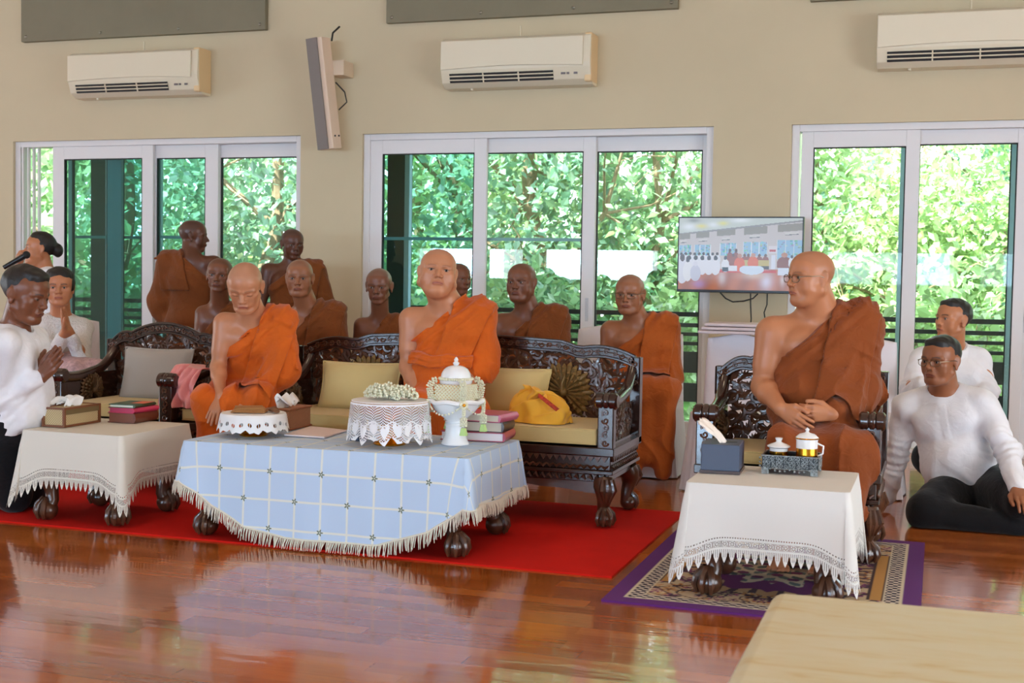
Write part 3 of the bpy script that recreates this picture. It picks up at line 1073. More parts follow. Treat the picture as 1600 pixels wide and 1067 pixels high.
def peacock(name, c, ex, ez, ey, R, parent, m=None):
    """fan of layered feathers, gold"""
    b = MB()
    c, ex, ez, ey = map(lambda a: np.array(a, float), (c, ex, ez, ey))
    for layer, (rr, n, off) in enumerate(((1.0, 23, 0.0), (0.78, 19, 0.008), (0.55, 15, 0.016))):
        for k in range(n):
            a = math.radians(-50) + math.radians(280) * k / (n - 1)
            d = ex * math.cos(a) + ez * math.sin(a)
            q = ex * -math.sin(a) + ez * math.cos(a)
            r = R * rr * (1 + 0.05 * math.sin(k * 2.1))
            w = R * rr * 0.085
            b.tube([c + d * R * 0.12 + ey * off, c + d * r * 0.6 + ey * off, c + d * r * 0.88 + ey * (off + 0.006), c + d * r + ey * off], [w * 0.4, w * 0.8, w * 1.15, w * 0.25], 6, flat=(ey, 0.6))
    b.ball(c + ey * 0.022, (R * 0.16, R * 0.16, R * 0.16), n=10, m=7)
    b.tube([c + ey * 0.03, c + ey * 0.04 + ez * R * 0.3, c + ey * 0.03 + ez * R * 0.55 + ex * R * 0.08], [R * 0.09, R * 0.06, R * 0.05], 7)
    return b.build(name, m or M_GOLDW, parent)


def arch_profile(kind, u):
    """height added above the shoulder of the back, u 0..1 across"""
    if kind == 'sofa':
        s = abs(u - 0.5) * 2
        if s < 0.60:
            return 0.085 + 0.018 * math.cos(s / 0.60 * math.pi / 2)
        if s < 0.70:
            return 0.085 - 0.028 * math.sin((s - 0.60) / 0.1 * math.pi / 2)
        v = (s - 0.70) / 0.30
        return 0.057 + 0.02 * math.sin(v * math.pi * 0.9) - 0.045 * v ** 1.6
    s = abs(u - 0.5) * 2
    if s < 0.62:
        return 0.055 + 0.06 * math.cos(s / 0.62 * math.pi / 2) ** 0.8
    v = (s - 0.62) / 0.38
    return 0.055 + 0.02 * math.sin(v * math.pi) - 0.055 * v ** 1.3


def carved_seat(name, label, cat, x0, x1, yf, yb, kind, zs=0.41, za=0.655, zb=0.79, peacocks=(0.5,), solid_left=False, seed=1, arms=(True, True), solid_back=False, group=None, leg_set=None):
    """carved rosewood seat: apron, claw legs, arms with rolls, pierced back"""
    r = thing(name, label, cat, ((x0 + x1) / 2, (yf + yb) / 2, 0.008), group)
    W = x1 - x0
    # apron in stepped mouldings with a saw-tooth band
    b = MB()
    b.box(x0, x1, yf, yb, zs - 0.055, zs - 0.015)
    b.box(x0 + 0.02, x1 - 0.02, yf + 0.02, yb - 0.02, zs - 0.125, zs - 0.055)
    b.box(x0 + 0.005, x1 - 0.005, yf + 0.005, yb - 0.005, zs - 0.145, zs - 0.125)
    b.box(x0 + 0.03, x1 - 0.03, yf + 0.03, yb - 0.03, zs - 0.185, zs - 0.145)
    b.build('seat_frame', M_WOOD, r, False, bevel=0.004)
    tb = MB()
    n = max(6, int(W / 0.035))
    for i in range(n):
        xa = x0 + 0.03 + (W - 0.06) * i / n
        wd = (W - 0.06) / n
        tb.prism([(xa, zs - 0.058), (xa + wd * 0.5, zs - 0.085), (xa + wd, zs - 0.058)], yf + 0.008, yf + 0.021)
        tb.tube([(xa, yf + 0.018, zs - 0.105), (xa + wd * 0.5, yf + 0.012, zs - 0.115), (xa + wd, yf + 0.018, zs - 0.102)], [0.004, 0.008, 0.004], 6)
        tb.tube([(xa, yf + 0.03, zs - 0.165), (xa + wd * 0.35, yf + 0.02, zs - 0.155), (xa + wd * 0.7, yf + 0.024, zs - 0.175)], [0.004, 0.009, 0.004], 6)
    m_ = max(4, int((yb - yf) / 0.04))
    for xs_, sg in ((x1, -1), (x0, 1)):
        for i in range(m_):
            ya = yf + 0.03 + (yb - yf - 0.06) * i / m_
            wd = (yb - yf - 0.06) / m_
            tb.prism([(ya, zs - 0.058), (ya + wd * 0.5, zs - 0.085), (ya + wd, zs - 0.058)], xs_ + sg * 0.021, xs_ + sg * 0.008, 'x')
            tb.tube([(xs_ + sg * 0.018, ya, zs - 0.105), (xs_ + sg * 0.012, ya + wd / 2, zs - 0.115), (xs_ + sg * 0.018, ya + wd, zs - 0.102)], [0.004, 0.008, 0.004], 6)
    # scalloped lower edge
    ns = 24
    out = [(x0 + 0.05, zs - 0.18)]
    for i in range(ns + 1):
        u = i / ns
        out.append((x0 + 0.05 + (W - 0.1) * u, zs - 0.205 - 0.035 * abs(2 * u - 1) ** 3 - 0.008 * abs(math.sin(u * 9 * math.pi))))
    out.append((x1 - 0.05, zs - 0.18))
    tb.prism(out, yf + 0.035, yf + 0.05)
    tb.build('apron_carving', M_CARVE, r, True)
    hl = zs - 0.17
    for (lx, ly, sx, sy) in ((x0 + 0.06, yf + 0.055, -1, -1), (x1 - 0.06, yf + 0.055, 1, -1), (x0 + 0.06, yb - 0.06, -1, 1), (x1 - 0.06, yb - 0.06, 1, 1)):
        cabriole(lx, ly, sx * 0.7, sy, hl, 1.0, 'leg', r)
    # back
    yk = yb - 0.03
    N = 48
    top = [(x0 + 0.03 + (W - 0.06) * i / N, zb + arch_profile(kind, i / N)) for i in range(N + 1)]
    th = 0.052
    outline = top + [(x, z - th) for x, z in top[::-1]]
    bk = MB().prism(outline, yk - 0.03, yk + 0.02)
    bk.box(x0, x0 + 0.055, yk - 0.03, yk + 0.03, zs - 0.05, zb + 0.015)
    bk.box(x1 - 0.055, x1, yk - 0.03, yk + 0.03, zs - 0.05, zb + 0.015)
    bk.box(x0 + 0.05, x1 - 0.05, yk - 0.02, yk + 0.02, zs - 0.03, zs + 0.03)
    bf = bk.build('back_frame', M_WOOD, r, True, bevel=0.004)
    bd = MB()
    for dz, rr in ((0.0, 0.009), (-th, 0.008)):
        bd.tube([(x, yk - 0.03, z + dz) for x, z in top], rr, 6)
    for xs_ in (x0 + 0.004, x0 + 0.052, x1 - 0.052, x1 - 0.004):
        bd.tube([(xs_, yk - 0.031, za + 0.01), (xs_, yk - 0.031, zb + 0.012)], 0.005, 6)
    bd.build('back_beading', M_WOOD, bf)
    vb = MB()
    vb.tube([(x, yk - 0.031, z - th / 2) for x, z in top], 0.003, 5)
    for i in range(0, int(W / 0.045)):
        u = (i + 0.5) / int(W / 0.045)
        x = x0 + 0.03 + (W - 0.06) * u
        z = zb + arch_profile(kind, u) - th / 2
        spiral(vb, np.array([x, yk - 0.034, z]), np.array([1.0, 0, 0]), np.array([0, 0, 1.0]), 0.016, 1.2, i * 1.3, 1 if i % 2 else -1, 0.0045, ((0, 1, 0), 0.8))
    for xs_ in (x0 + 0.028, x1 - 0.028):
        for k in range(4):
            spiral(vb, np.array([xs_, yk - 0.034, za + 0.015 + 0.034 * k]), np.array([1.0, 0, 0]), np.array([0, 0, 1.0]), 0.015, 1.2, k, 1, 0.0045, ((0, 1, 0), 0.8))
    vb.build('vine_band', M_CARVE, bf)

    def inside(x, z):
        u = (x - x0 - 0.03) / (W - 0.06)
        return 0.02 < u < 0.98 and z < zb + arch_profile(kind, u) - th - 0.006
    if solid_back:
        sp_ = [(x, z - th) for x, z in top] + [(x1 - 0.05, zs), (x0 + 0.05, zs)]
        MB().prism(sp_, yk - 0.012, yk + 0.012).build('back_panel', M_WOOD, r, True, bevel=0.003)
    else:
        openwork('back_carving', (0, yk - 0.004, 0), (1, 0, 0), (0, 0, 1), (0, -1, 0), inside, x0 + 0.08, x1 - 0.06, zs + 0.05, zb + 0.1, r, seed, 0.058, w=0.0125)
    for u in peacocks:
        px_ = x0 + W * u
        peacock('peacock_medallion', (px_, yk - 0.028, zs + 0.20), (1, 0, 0), (0, 0, 1), (0, -1, 0), 0.155 if kind == 'sofa' else 0.14, r)
    # arms
    for s, on in ((-1, arms[0]), (1, arms[1])):
        if not on:
            continue
        xc = x0 + 0.045 if s < 0 else x1 - 0.045
        ar = MB()
        n = 16
        pts, rad = [], []
        for i in range(n + 1):
            u = i / n
            y = yf + 0.02 + (yk - yf - 0.02) * u
            z = za - 0.04 + 0.02 * u + (0.13 * max(0, (u - 0.6) / 0.4) ** 2) - 0.018 * math.sin(min(1, u / 0.6) * math.pi)
            pts.append((xc, y, z))
            rad.append(0.034 - 0.008 * u)
        ar.tube(pts, rad, 10)
        arm = ar.build('arm_rail', M_WOOD, r)
        # rolled front end, axis along x
        rl = MB()
        Mx = Rm('Y', math.pi / 2)
        zc = za - 0.035
        rl.lathe([(0.0, -0.055), (0.030, -0.055), (0.040, -0.046), (0.042, -0.02), (0.036, -0.014), (0.042, -0.006), (0.042, 0.006), (0.036, 0.014), (0.042, 0.02), (0.040, 0.046), (0.030, 0.055), (0, 0.055)], 20, (xc, yf + 0.03, zc), Mx)
        rl.build('arm_roll', M_WOOD, arm)
        MB().box(xc - 0.04, xc + 0.04, yf + 0.005, yf + 0.06, zs - 0.02, zc).build('arm_post', M_WOOD, arm, False, bevel=0.006)
        cv = MB()
        for k in range(5):
            spiral(cv, np.array([xc, yf + 0.003, zs + 0.01 + 0.036 * k]), np.array([1.0, 0, 0]), np.array([0, 0, 1.0]), 0.017, 1.2, k, 1 if k % 2 else -1, 0.006, ((0, 1, 0), 0.8))
        cv.build('post_carving', M_CARVE, arm)
        ins = lambda y, z: z < za - 0.075
        if solid_left or s < 0:
            MB().box(xc - 0.018, xc + 0.018, yf + 0.06, yk - 0.02, zs - 0.03, za - 0.035).build('side_panel', M_WOOD, arm, False, bevel=0.003)
            peacock('side_medallion', (xc + 0.02, (yf + yk) / 2 + 0.02, zs + 0.11), (0, 1, 0), (0, 0, 1), (1, 0, 0), 0.105, arm, M_GOLDB)
        else:
            openwork('side_carving', (xc, 0, 0), (0, 1, 0), (0, 0, 1), (1, 0, 0), ins, yf + 0.09, yk - 0.04, zs + 0.02, za - 0.06, arm, seed + 7, 0.05, w=0.009)
        MB().box(xc - 0.022, xc + 0.022, yf + 0.05, yk - 0.02, zs - 0.03, zs + 0.005).build('side_rail', M_WOOD, arm, False, bevel=0.003)
    return r


def cushion_slab(name, label, x0, x1, y0, y1, z0, z1, m, cat='cushion'):
    b = MB().box(x0, x1, y0, y1, z0, z1)
    o = b.build(name, m, None, True, bevel=0.012, seg=3)
    tag(o, label, cat)
    pp = MB()
    for z in (z1 - 0.003, z0 + 0.004):
        pp.tube([(x0 + 0.003, y0 + 0.003, z), (x1 - 0.003, y0 + 0.003, z), (x1 - 0.003, y1 - 0.003, z)], 0.0035, 6)
    pp.build('piping', m, o)
    return o


def pillow(name, label, c, w, h, t_, rot, m, cat='pillow', lump=0.0):
    """stuffed square pillow standing on its edge; c = centre, rot = 3x3"""
    n = 22
    vs = MB()
    def f(sgn):
        def g(u, v):
            a, b_ = 2 * u - 1, 2 * v - 1
            pin = 1 - 0.05 * (1 - abs(a) ** 2) * 0 - 0.045 * (1 - a * a) * 0
            k = (1 - abs(a) ** 3.2) * (1 - abs(b_) ** 3.2)
            ex = 1 - 0.055 * math.cos(b_ * math.pi / 2)
            ez = 1 - 0.055 * math.cos(a * math.pi / 2)
            y = sgn * t_ * max(k, 0) ** 0.45 * (1 + lump * math.sin(5 * a + 3 * b_))
            return np.array(c) + rot @ np.array([a * w / 2 * ex, y, b_ * h / 2 * ez])
        return g
    vs.grid(f(-1), n, n)
    vs.grid(f(1), n, n)
    o = vs.build(name, m, None)
    tag(o, label, cat)
    pth = []
    for k in range(81):
        s = k / 80 * 4
        q = int(s) % 4
        f_ = s - int(s)
        a, b_ = ((-1 + 2 * f_, -1), (1, -1 + 2 * f_), (1 - 2 * f_, 1), (-1, 1 - 2 * f_))[q]
        ex = 1 - 0.055 * math.cos(b_ * math.pi / 2)
        ez = 1 - 0.055 * math.cos(a * math.pi / 2)
        pth.append(np.array(c) + rot @ np.array([a * w / 2 * ex, 0, b_ * h / 2 * ez]))
    MB().tube(pth, 0.005, 6).build('piping', m, o)
    return o


S2 = carved_seat('carved_sofa', 'long carved dark wood sofa with pierced back between the two orange-robed seated monks', 'sofa',
                 -3.40, -1.455, 5.93, 6.53, 'sofa', peacocks=(0.21, 0.79), seed=3)
S1 = carved_seat('carved_armchair', 'empty carved dark wood armchair holding a grey pillow at the left', 'armchair',
                 -4.70, -3.90, 5.93, 6.53, 'chair', peacocks=(0.5,), seed=5)
S3 = carved_seat('carved_armchair', 'carved dark wood chair with solid glossy back under the head-bowed monk', 'armchair',
                 -3.885, -3.415, 5.98, 6.50, 'chair', peacocks=(), seed=8, arms=(False, False), solid_back=True)
S4 = carved_seat('carved_armchair', 'tall-backed carved armchair under the big monk in spectacles at the right', 'armchair',
                 -1.01, -0.21, 5.60, 6.18, 'chair', peacocks=(), seed=11, zb=0.785)
cushion_slab('seat_cushion', 'long mustard yellow seat cushion on the carved sofa', -3.30, -1.545, 5.945, 6.46, 0.405, 0.482, M_CUSH)
cushion_slab('seat_cushion', 'mustard yellow seat cushion on the empty armchair at the left', -4.60, -4.0, 5.955, 6.46, 0.405, 0.475, M_CUSH)
cushion_slab('seat_cushion', 'mustard yellow seat cushion under the head-bowed monk', -3.875, -3.425, 5.985, 6.44, 0.405, 0.465, M_CUSH)
cushion_slab('seat_cushion', 'mustard yellow seat cushion under the big monk at the right', -0.915, -0.305, 5.63, 6.12, 0.405, 0.46, M_CUSH)

lean = lambda a, yw=0: Rm('Z', math.radians(yw)) @ Rm('X', math.radians(a))
pillow('pillow', 'mustard yellow pillow on the sofa, left of the central monk', (-2.98, 6.33, 0.60), 0.46, 0.27, 0.06, lean(-16, 3), M_CUSH)
pillow('pillow', 'mustard yellow pillow on the sofa, right of the central monk behind the yellow cloth', (-2.14, 6.36, 0.60), 0.46, 0.27, 0.06, lean(-16, -3), M_CUSH)
pillow('pillow', 'large grey pillow against the back of the empty armchair at the left', (-4.30, 6.38, 0.61), 0.46, 0.31, 0.055, lean(-12), M_GREYC)

# ------------------------------------------------------------ table linen
def lace_mat(name, color, kind='teeth'):
    """cloth whose lower border (uv 'edge': u along hem, v distance above the hem, metres) is cut-out lace"""
    m = bpy.data.materials.new(name)
    m.use_nodes = True
    t = NT(m)
    t.p.inputs['Base Color'].default_value = (*color, 1)
    t.p.inputs['Roughness'].default_value = 0.85
    t.p.inputs['Specular IOR Level'].default_value = 0.2
    u, v = t.uv('edge')
    if kind == 'teeth':
        T = 0.028
        f = t.math('FRACT', t.math('DIVIDE', u, T))
        tri = t.math('ABSOLUTE', t.math('SUBTRACT', t.math('MULTIPLY', f, 2.0), 1.0))
        outl = t.math('MULTIPLY', t.math('POWER', tri, 1.4), 0.042)
        a = t.math('GREATER_THAN', v, outl)
        # rosettes
        cu = t.math('MULTIPLY', t.math('SUBTRACT', f, 0.5), T)
        cv = t.math('SUBTRACT', v, 0.070)
        d = t.math('SQRT', t.math('ADD', t.math('MULTIPLY', cu, cu), t.math('MULTIPLY', cv, cv)))
        ang = t.math('ARCTAN2', cv, cu)
        pet = t.math('GREATER_THAN', t.math('SINE', t.math('MULTIPLY', ang, 7.0)), 0.05)
        ringz = t.math('MULTIPLY', t.math('GREATER_THAN', d, 0.0032), t.math('LESS_THAN', d, 0.0085))
        h1 = t.math('MULTIPLY', pet, ringz)
        ring2 = t.math('MULTIPLY', t.math('GREATER_THAN', d, 0.0105), t.math('LESS_THAN', t.math('ABSOLUTE', cv), 0.012))
        mesh_ = t.math('GREATER_THAN', t.math('SINE', t.math('MULTIPLY', u, 1200.0)), 0.2)
        h2 = t.math('MULTIPLY', ring2, mesh_)
        # row of small eyelets above
        f3 = t.math('FRACT', t.math('DIVIDE', u, 0.0094))
        c3 = t.math('MULTIPLY', t.math('SUBTRACT', f3, 0.5), 0.0094)
        v3 = t.math('SUBTRACT', v, 0.093)
        h3 = t.math('LESS_THAN', t.math('SQRT', t.math('ADD', t.math('MULTIPLY', c3, c3), t.math('MULTIPLY', v3, v3))), 0.0024)
        # slits in the teeth
        s_ = t.math('MULTIPLY', t.math('LESS_THAN', t.math('ABSOLUTE', t.math('SUBTRACT', t.math('FRACT', t.math('MULTIPLY', f, 4.0)), 0.5)), 0.12), t.math('MULTIPLY', t.math('GREATER_THAN', v, 0.02), t.math('LESS_THAN', v, 0.05)))
        hole = t.math('MAXIMUM', t.math('MAXIMUM', h1, h2), t.math('MAXIMUM', h3, s_))
        alpha = t.math('MULTIPLY', a, t.math('SUBTRACT', 1.0, hole))
    elif kind == 'net':
        # diamond net above, heart-shaped solid motifs and points below
        g1 = t.math('ABSOLUTE', t.math('SUBTRACT', t.math('FRACT', t.math('MULTIPLY', t.math('ADD', u, v), 85.0)), 0.5))
        g2 = t.math('ABSOLUTE', t.math('SUBTRACT', t.math('FRACT', t.math('MULTIPLY', t.math('SUBTRACT', u, v), 85.0)), 0.5))
        netthread = t.math('MAXIMUM', t.math('GREATER_THAN', g1, 0.35), t.math('GREATER_THAN', g2, 0.35))
        T = 0.055
        f = t.math('FRACT', t.math('DIVIDE', u, T))
        cu = t.math('DIVIDE', t.math('ABSOLUTE', t.math('SUBTRACT', f, 0.5)), 0.5)
        cv = t.math('DIVIDE', t.math('SUBTRACT', v, 0.048), 0.026)
        k = t.math('SUBTRACT', cv, t.math('MULTIPLY', t.math('SQRT', cu), 0.9))
        heart = t.math('LESS_THAN', t.math('ADD', t.math('MULTIPLY', t.math('MULTIPLY', cu, cu), 1.6), t.math('MULTIPLY', k, k)), 0.9)
        low = t.math('LESS_THAN', v, 0.09)
        outl = t.math('MULTIPLY', cu, 0.022)
        pts = t.math('MULTIPLY', t.math('GREATER_THAN', v, outl), t.math('LESS_THAN', v, 0.02))
        band = t.math('LESS_THAN', t.math('ABSOLUTE', t.math('SUBTRACT', v, 0.088)), 0.004)
        dens = t.math('MAXIMUM', t.math('MAXIMUM', heart, pts), band)
        ok = t.math('GREATER_THAN', v, outl)
        # above the hearts only net
        alpha = t.math('MULTIPLY', ok, t.math('MAXIMUM', netthread, t.math('MULTIPLY', dens, low)))
        alpha = t.math('MAXIMUM', alpha, t.math('GREATER_THAN', v, 0.172))
    else:
        # eyelet embroidery with scallops
        T = 0.042
        f = t.math('FRACT', t.math('DIVIDE', u, T))
        cu = t.math('MULTIPLY', t.math('SUBTRACT', f, 0.5), T)
        sc = t.math('MULTIPLY', t.math('ABSOLUTE', t.math('MULTIPLY', cu, 1.0)), 0.55)
        cv = t.math('SUBTRACT', v, 0.038)
        d = t.math('SQRT', t.math('ADD', t.math('MULTIPLY', cu, cu), t.math('MULTIPLY', cv, cv)))
        hole = t.math('MULTIPLY', t.math('LESS_THAN', d, 0.0095), t.math('GREATER_THAN', t.math('ABSOLUTE', cu), 0.0015))
        alpha = t.math('MULTIPLY', t.math('GREATER_THAN', v, sc), t.math('SUBTRACT', 1.0, hole))
    t.link(alpha, t.p.inputs['Alpha'])
    return m


def drape(name, m, x0, x1, y0, y1, zt, Lf, flare=0.03, corner=0.05, fold=0.012, nfold=26, rc=0.02, rows=18, fringe=0.0, parent=None, sc=1.0, seed=0):
    """cloth over a rectangular top; Lf(side, s) = hanging length; returns object"""
    rg_ = random.Random(seed)
    per = []                       # (x, y, nx, ny, side, s, u, cornerweight)
    sides = [((x0, y0), (x1, y0), (0, -1)), ((x1, y0), (x1, y1), (1, 0)), ((x1, y1), (x0, y1), (0, 1)), ((x0, y1), (x0, y0), (-1, 0))]
    u = 0.0
    for k, (a, b_, n) in enumerate(sides):
        a, b_, n = np.array(a, float), np.array(b_, float), np.array(n, float)
        d = b_ - a
        ln = np.linalg.norm(d)
        d /= ln
        ns = max(10, int((ln - 2 * rc) / 0.012))
        for i in range(ns + 1):
            q = a + d * (rc + (ln - 2 * rc) * i / ns)
            dist = min(i, ns - i) / ns * (ln - 2 * rc)
            cw = math.exp(-(dist / 0.07) ** 2) * 0.5
            # normals swing towards the corner direction near it
            tw = cw * 0.9 * (1 if i > ns / 2 else -1)
            nn = n + d * tw
            nn /= np.linalg.norm(nn)
            per.append([q[0], q[1], nn[0], nn[1], k, i / ns, u + rc + (ln - 2 * rc) * i / ns, cw])
        n2 = np.array(sides[(k + 1) % 4][2], float)
        cc_ = b_ - d * rc - n * rc
        for i in range(1, 8):
            a_ = i / 8 * math.pi / 2
            nn = n * math.cos(a_) + n2 * math.sin(a_)
            w_ = 0.5 + 0.5 * math.sin(2 * a_)
            per.append([*(cc_ + nn * rc), nn[0], nn[1], k + i / 8, 1.0, u + ln + 0.10 * (i / 8 - 0.5), w_])
        u += ln + 0.1
    n = len(per)
    mb = MB()
    uvf, uve = [], []
    cx, cy = (x0 + x1) / 2, (y0 + y1) / 2
    rings = 5
    # top
    for j in range(rings):
        s = (j + 1) / rings
        for p in per:
            X_, Y_ = cx + (p[0] - cx) * s, cy + (p[1] - cy) * s
            z_ = zt + 0.0006 * math.sin(X_ * 40) * math.sin(Y_ * 33)
            if j == rings - 1:
                z_ = zt - 0.001
            mb.v.append((X_, Y_, z_))
            uvf.append((X_, Y_))
            uve.append((p[6], 1.0))
    mb.f.append(tuple(range(n)))
    def lerpL(p):
        k = p[4]
        i0 = int(k) % 4
        fr = k - int(k)
        if fr == 0:
            return Lf(i0, p[5])
        return Lf(i0, 1.0) * (1 - fr) + Lf((i0 + 1) % 4, 0.0) * fr
    hem = []
    for j in range(1, rows + 1):
        s = j / rows
        for i, p in enumerate(per):
            L = lerpL(p) * (1 + corner * p[7])
            ph = p[6] * nfold
            wv = (math.sin(ph) + 0.5 * math.sin(ph * 0.43 + 1 + seed) + 0.3 * math.sin(ph * 1.9)) * fold * s ** 1.3
            out = 0.006 * min(1, s * 5) + (flare * (0.35 + 1.3 * p[7]) * s ** 1.15) * (L / 0.3) + wv * (0.6 + 0.8 * p[7])
            z_ = zt - 0.004 - L * s + (0.0 if s < 1 else 0)
            mb.v.append((p[0] + p[2] * out, p[1] + p[3] * out, z_))
            uvf.append((p[0] + p[2] * L * s, p[1] + p[3] * L * s))
            uve.append((p[6], L * (1 - s)))
            if j == rows:
                hem.append((np.array(mb.v[-1]), np.array([p[2], p[3], 0.0])))
    tot = rings + rows
    for j in range(tot - 1):
        for i in range(n):
            a, b_ = j * n + i, j * n + (i + 1) % n
            if i == n - 1 and j >= rings - 1:
                pass
            mb.f.append((a, a + n, b_ + n, b_))
    o = mb.build(name, m, parent)
    set_uv(o, 'flat', uvf)
    set_uv(o, 'edge', uve)
    o.data.shade_smooth() if hasattr(o.data, 'shade_smooth') else None
    if fringe:
        fb = MB()
        P = np.array([h[0] for h in hem])
        Nn = np.array([h[1] for h in hem])
        seg = np.linalg.norm(np.roll(P, -1, 0) - P, axis=1)
        cum = np.concatenate([[0], np.cumsum(seg)])
        k, step = 0.0, 0.0065
        while k < cum[-1]:
            i = min(np.searchsorted(cum, k, 'right') - 1, n - 1)
            f_ = (k - cum[i]) / max(seg[i], 1e-6)
            q = P[i] * (1 - f_) + P[(i + 1) % n] * f_
            nn = Nn[i]
            tt = np.array([-nn[1], nn[0], 0])
            L = fringe * rg_.uniform(0.85, 1.1)
            zb_ = max(q[2] - L, 0.004 + 0.006 * rg_.random())
            sl = rg_.uniform(-0.012, 0.012)
            extra = max(0, L - (q[2] - zb_))
            e = q + nn * (0.006 + rg_.uniform(0, 0.008) + extra * 0.7) + tt * sl
            e[2] = zb_
            mid = (q + e) / 2 + nn * 0.004
            fb.tube([q + nn * 0.001, mid, e], [0.0024, 0.0022, 0.0012], 4, caps=False)
            k += step * rg_.uniform(0.8, 1.2)
        fb.build('fringe', M_FRINGE, o)
        fb = MB()
        fb.tube([*(P + Nn * 0.001), P[0] + Nn[0] * 0.001], 0.004, 5)
        fb.build('fringe_band', M_FRINGE, o)
    return o


M_FRINGE = mat('cream_fringe', srgb(226, 218, 202), 0.85, spec=0.2)
M_CREAM = lace_mat('cream_cloth_with_lace', srgb(222, 216, 204))
M_CREAM2 = lace_mat('white_cloth_with_lace', srgb(224, 221, 216))

# checked cloth of the middle table
M_CHECK = bpy.data.materials.new('blue_check_flower_cloth')
M_CHECK.use_nodes = True
t = NT(M_CHECK)
u, v = t.uv('flat')
G = 0.126
cu = t.math('DIVIDE', u, G)
cv = t.math('DIVIDE', t.math('ADD', v, 0.035), G)
ru = t.math('ROUND', cu)
rv = t.math('ROUND', cv)
du = t.math('MULTIPLY', t.math('SUBTRACT', cu, ru), G)
dv = t.math('MULTIPLY', t.math('SUBTRACT', cv, rv), G)
ln_ = t.math('LESS_THAN', t.math('MINIMUM', t.math('ABSOLUTE', du), t.math('ABSOLUTE', dv)), 0.0048)
par = t.math('LESS_THAN', t.math('ABSOLUTE', t.math('SUBTRACT', t.math('FRACT', t.math('MULTIPLY', t.math('ADD', ru, rv), 0.5)), 0.5)), 0.25)
dd = t.math('SQRT', t.math('ADD', t.math('MULTIPLY', du, du), t.math('MULTIPLY', dv, dv)))
an = t.math('ARCTAN2', dv, du)
petal = t.math('ADD', 0.0105, t.math('MULTIPLY', t.math('COSINE', t.math('MULTIPLY', an, 5.0)), 0.0050))
fl_ = t.math('MULTIPLY', t.math('MULTIPLY', t.math('LESS_THAN', dd, petal), t.math('GREATER_THAN', dd, 0.0028)), par)
wv_ = t.noise(900, 1, 0.5, t.coord('Object'))
basec = t.mix(ln_, srgb(190, 211, 236), srgb(226, 228, 222))
basec = t.mix(fl_, basec, srgb(112, 126, 112))
t.link(basec, t.p.inputs['Base Color'])
t.p.inputs['Roughness'].default_value = 0.8
t.p.inputs['Specular IOR Level'].default_value = 0.25
t.bump(wv_, 0.08, 0.002)

M_TABLEWOOD = mat('worn_carved_table_wood', srgb(78, 52, 34), 0.45, var=0.3, vscale=18, coat=0.15)


def low_table(label, x0, x1, y0, y1, h=0.435, k=1.15, base=0.008, back_in=0.0):
    r = thing('low_table', label, 'table', ((x0 + x1) / 2, (y0 + y1) / 2, base))
    MB().box(x0 + 0.01, x1 - 0.01, y0 + 0.01, y1 - 0.01, h - 0.03, h).build('tabletop', M_TABLEWOOD, r, False, bevel=0.006)
    MB().box(x0 + 0.04, x1 - 0.04, y0 + 0.04, y1 - 0.04, h - 0.10, h - 0.03).build('apron', M_TABLEWOOD, r, False, bevel=0.004)
    for sx in (-1, 1):
        for sy in (-1, 1):
            cabriole((x0 + 0.075) if sx < 0 else (x1 - 0.075), (y0 + 0.075) if sy < 0 else (y1 - 0.075), sx, sy, h - 0.06, k, 'leg', r)
    return r


# middle table
TX0, TX1, TY0, TY1 = -3.225, -1.845, 4.985, 5.68
low_table('long low carved table under the blue checked cloth', TX0 + 0.02, TX1 - 0.02, TY0 + 0.02, TY1 - 0.02)
fx_ = [-3.225, -3.16, -3.08, -2.90, -2.69, -2.45, -2.24, -2.0, -1.90, -1.845]
fz_ = [0.275, 0.235, 0.17, 0.085, 0.052, 0.052, 0.055, 0.13, 0.20, 0.245]


def Lmid(side, s):
    if side == 0:
        x = TX0 + (TX1 - TX0) * s
        return 0.445 - float(np.interp(x, fx_, fz_))
    if side == 1:
        return 0.20 + 0.02 * math.sin(s * 3)
    if side == 2:
        return 0.20
    return 0.20 - 0.03 * s


o = drape('tablecloth', M_CHECK, TX0, TX1, TY0, TY1, 0.447, Lmid, flare=0.035, corner=0.06, fold=0.009, nfold=22, fringe=0.058, rows=22, seed=1)
tag(o, 'pale blue checked cloth with small flowers and fringe, hanging in a wide curve', 'tablecloth')

# left table
LX0, LX1, LY0, LY1 = -4.115, -3.555, 5.00, 5.575
low_table('small low carved table under a cream lace-edged cloth at the left', LX0 + 0.02, LX1 - 0.02, LY0 + 0.02, LY1 - 0.02)
o = drape('tablecloth', M_CREAM, LX0, LX1, LY0, LY1, 0.447, lambda k, s: 0.265, flare=0.028, corner=0.40, fold=0.008, nfold=20, seed=3, rows=20)
tag(o, 'cream cloth with pointed lace border on the small table at the left', 'tablecloth')
# right table
QX0, QX1, QY0, QY1 = -0.885, -0.285, 4.75, 5.28
low_table('small carved table with claw feet on the patterned rug', QX0 + 0.02, QX1 - 0.02, QY0 + 0.02, QY1 - 0.02, h=0.436, base=0.01)
o = drape('tablecloth', M_CREAM2, QX0, QX1, QY0, QY1, 0.448, lambda k, s: 0.285, flare=0.030, corner=0.32, fold=0.006, nfold=20, seed=5, rows=20)
tag(o, 'white cloth with pointed lace border on the small table at the right', 'tablecloth')

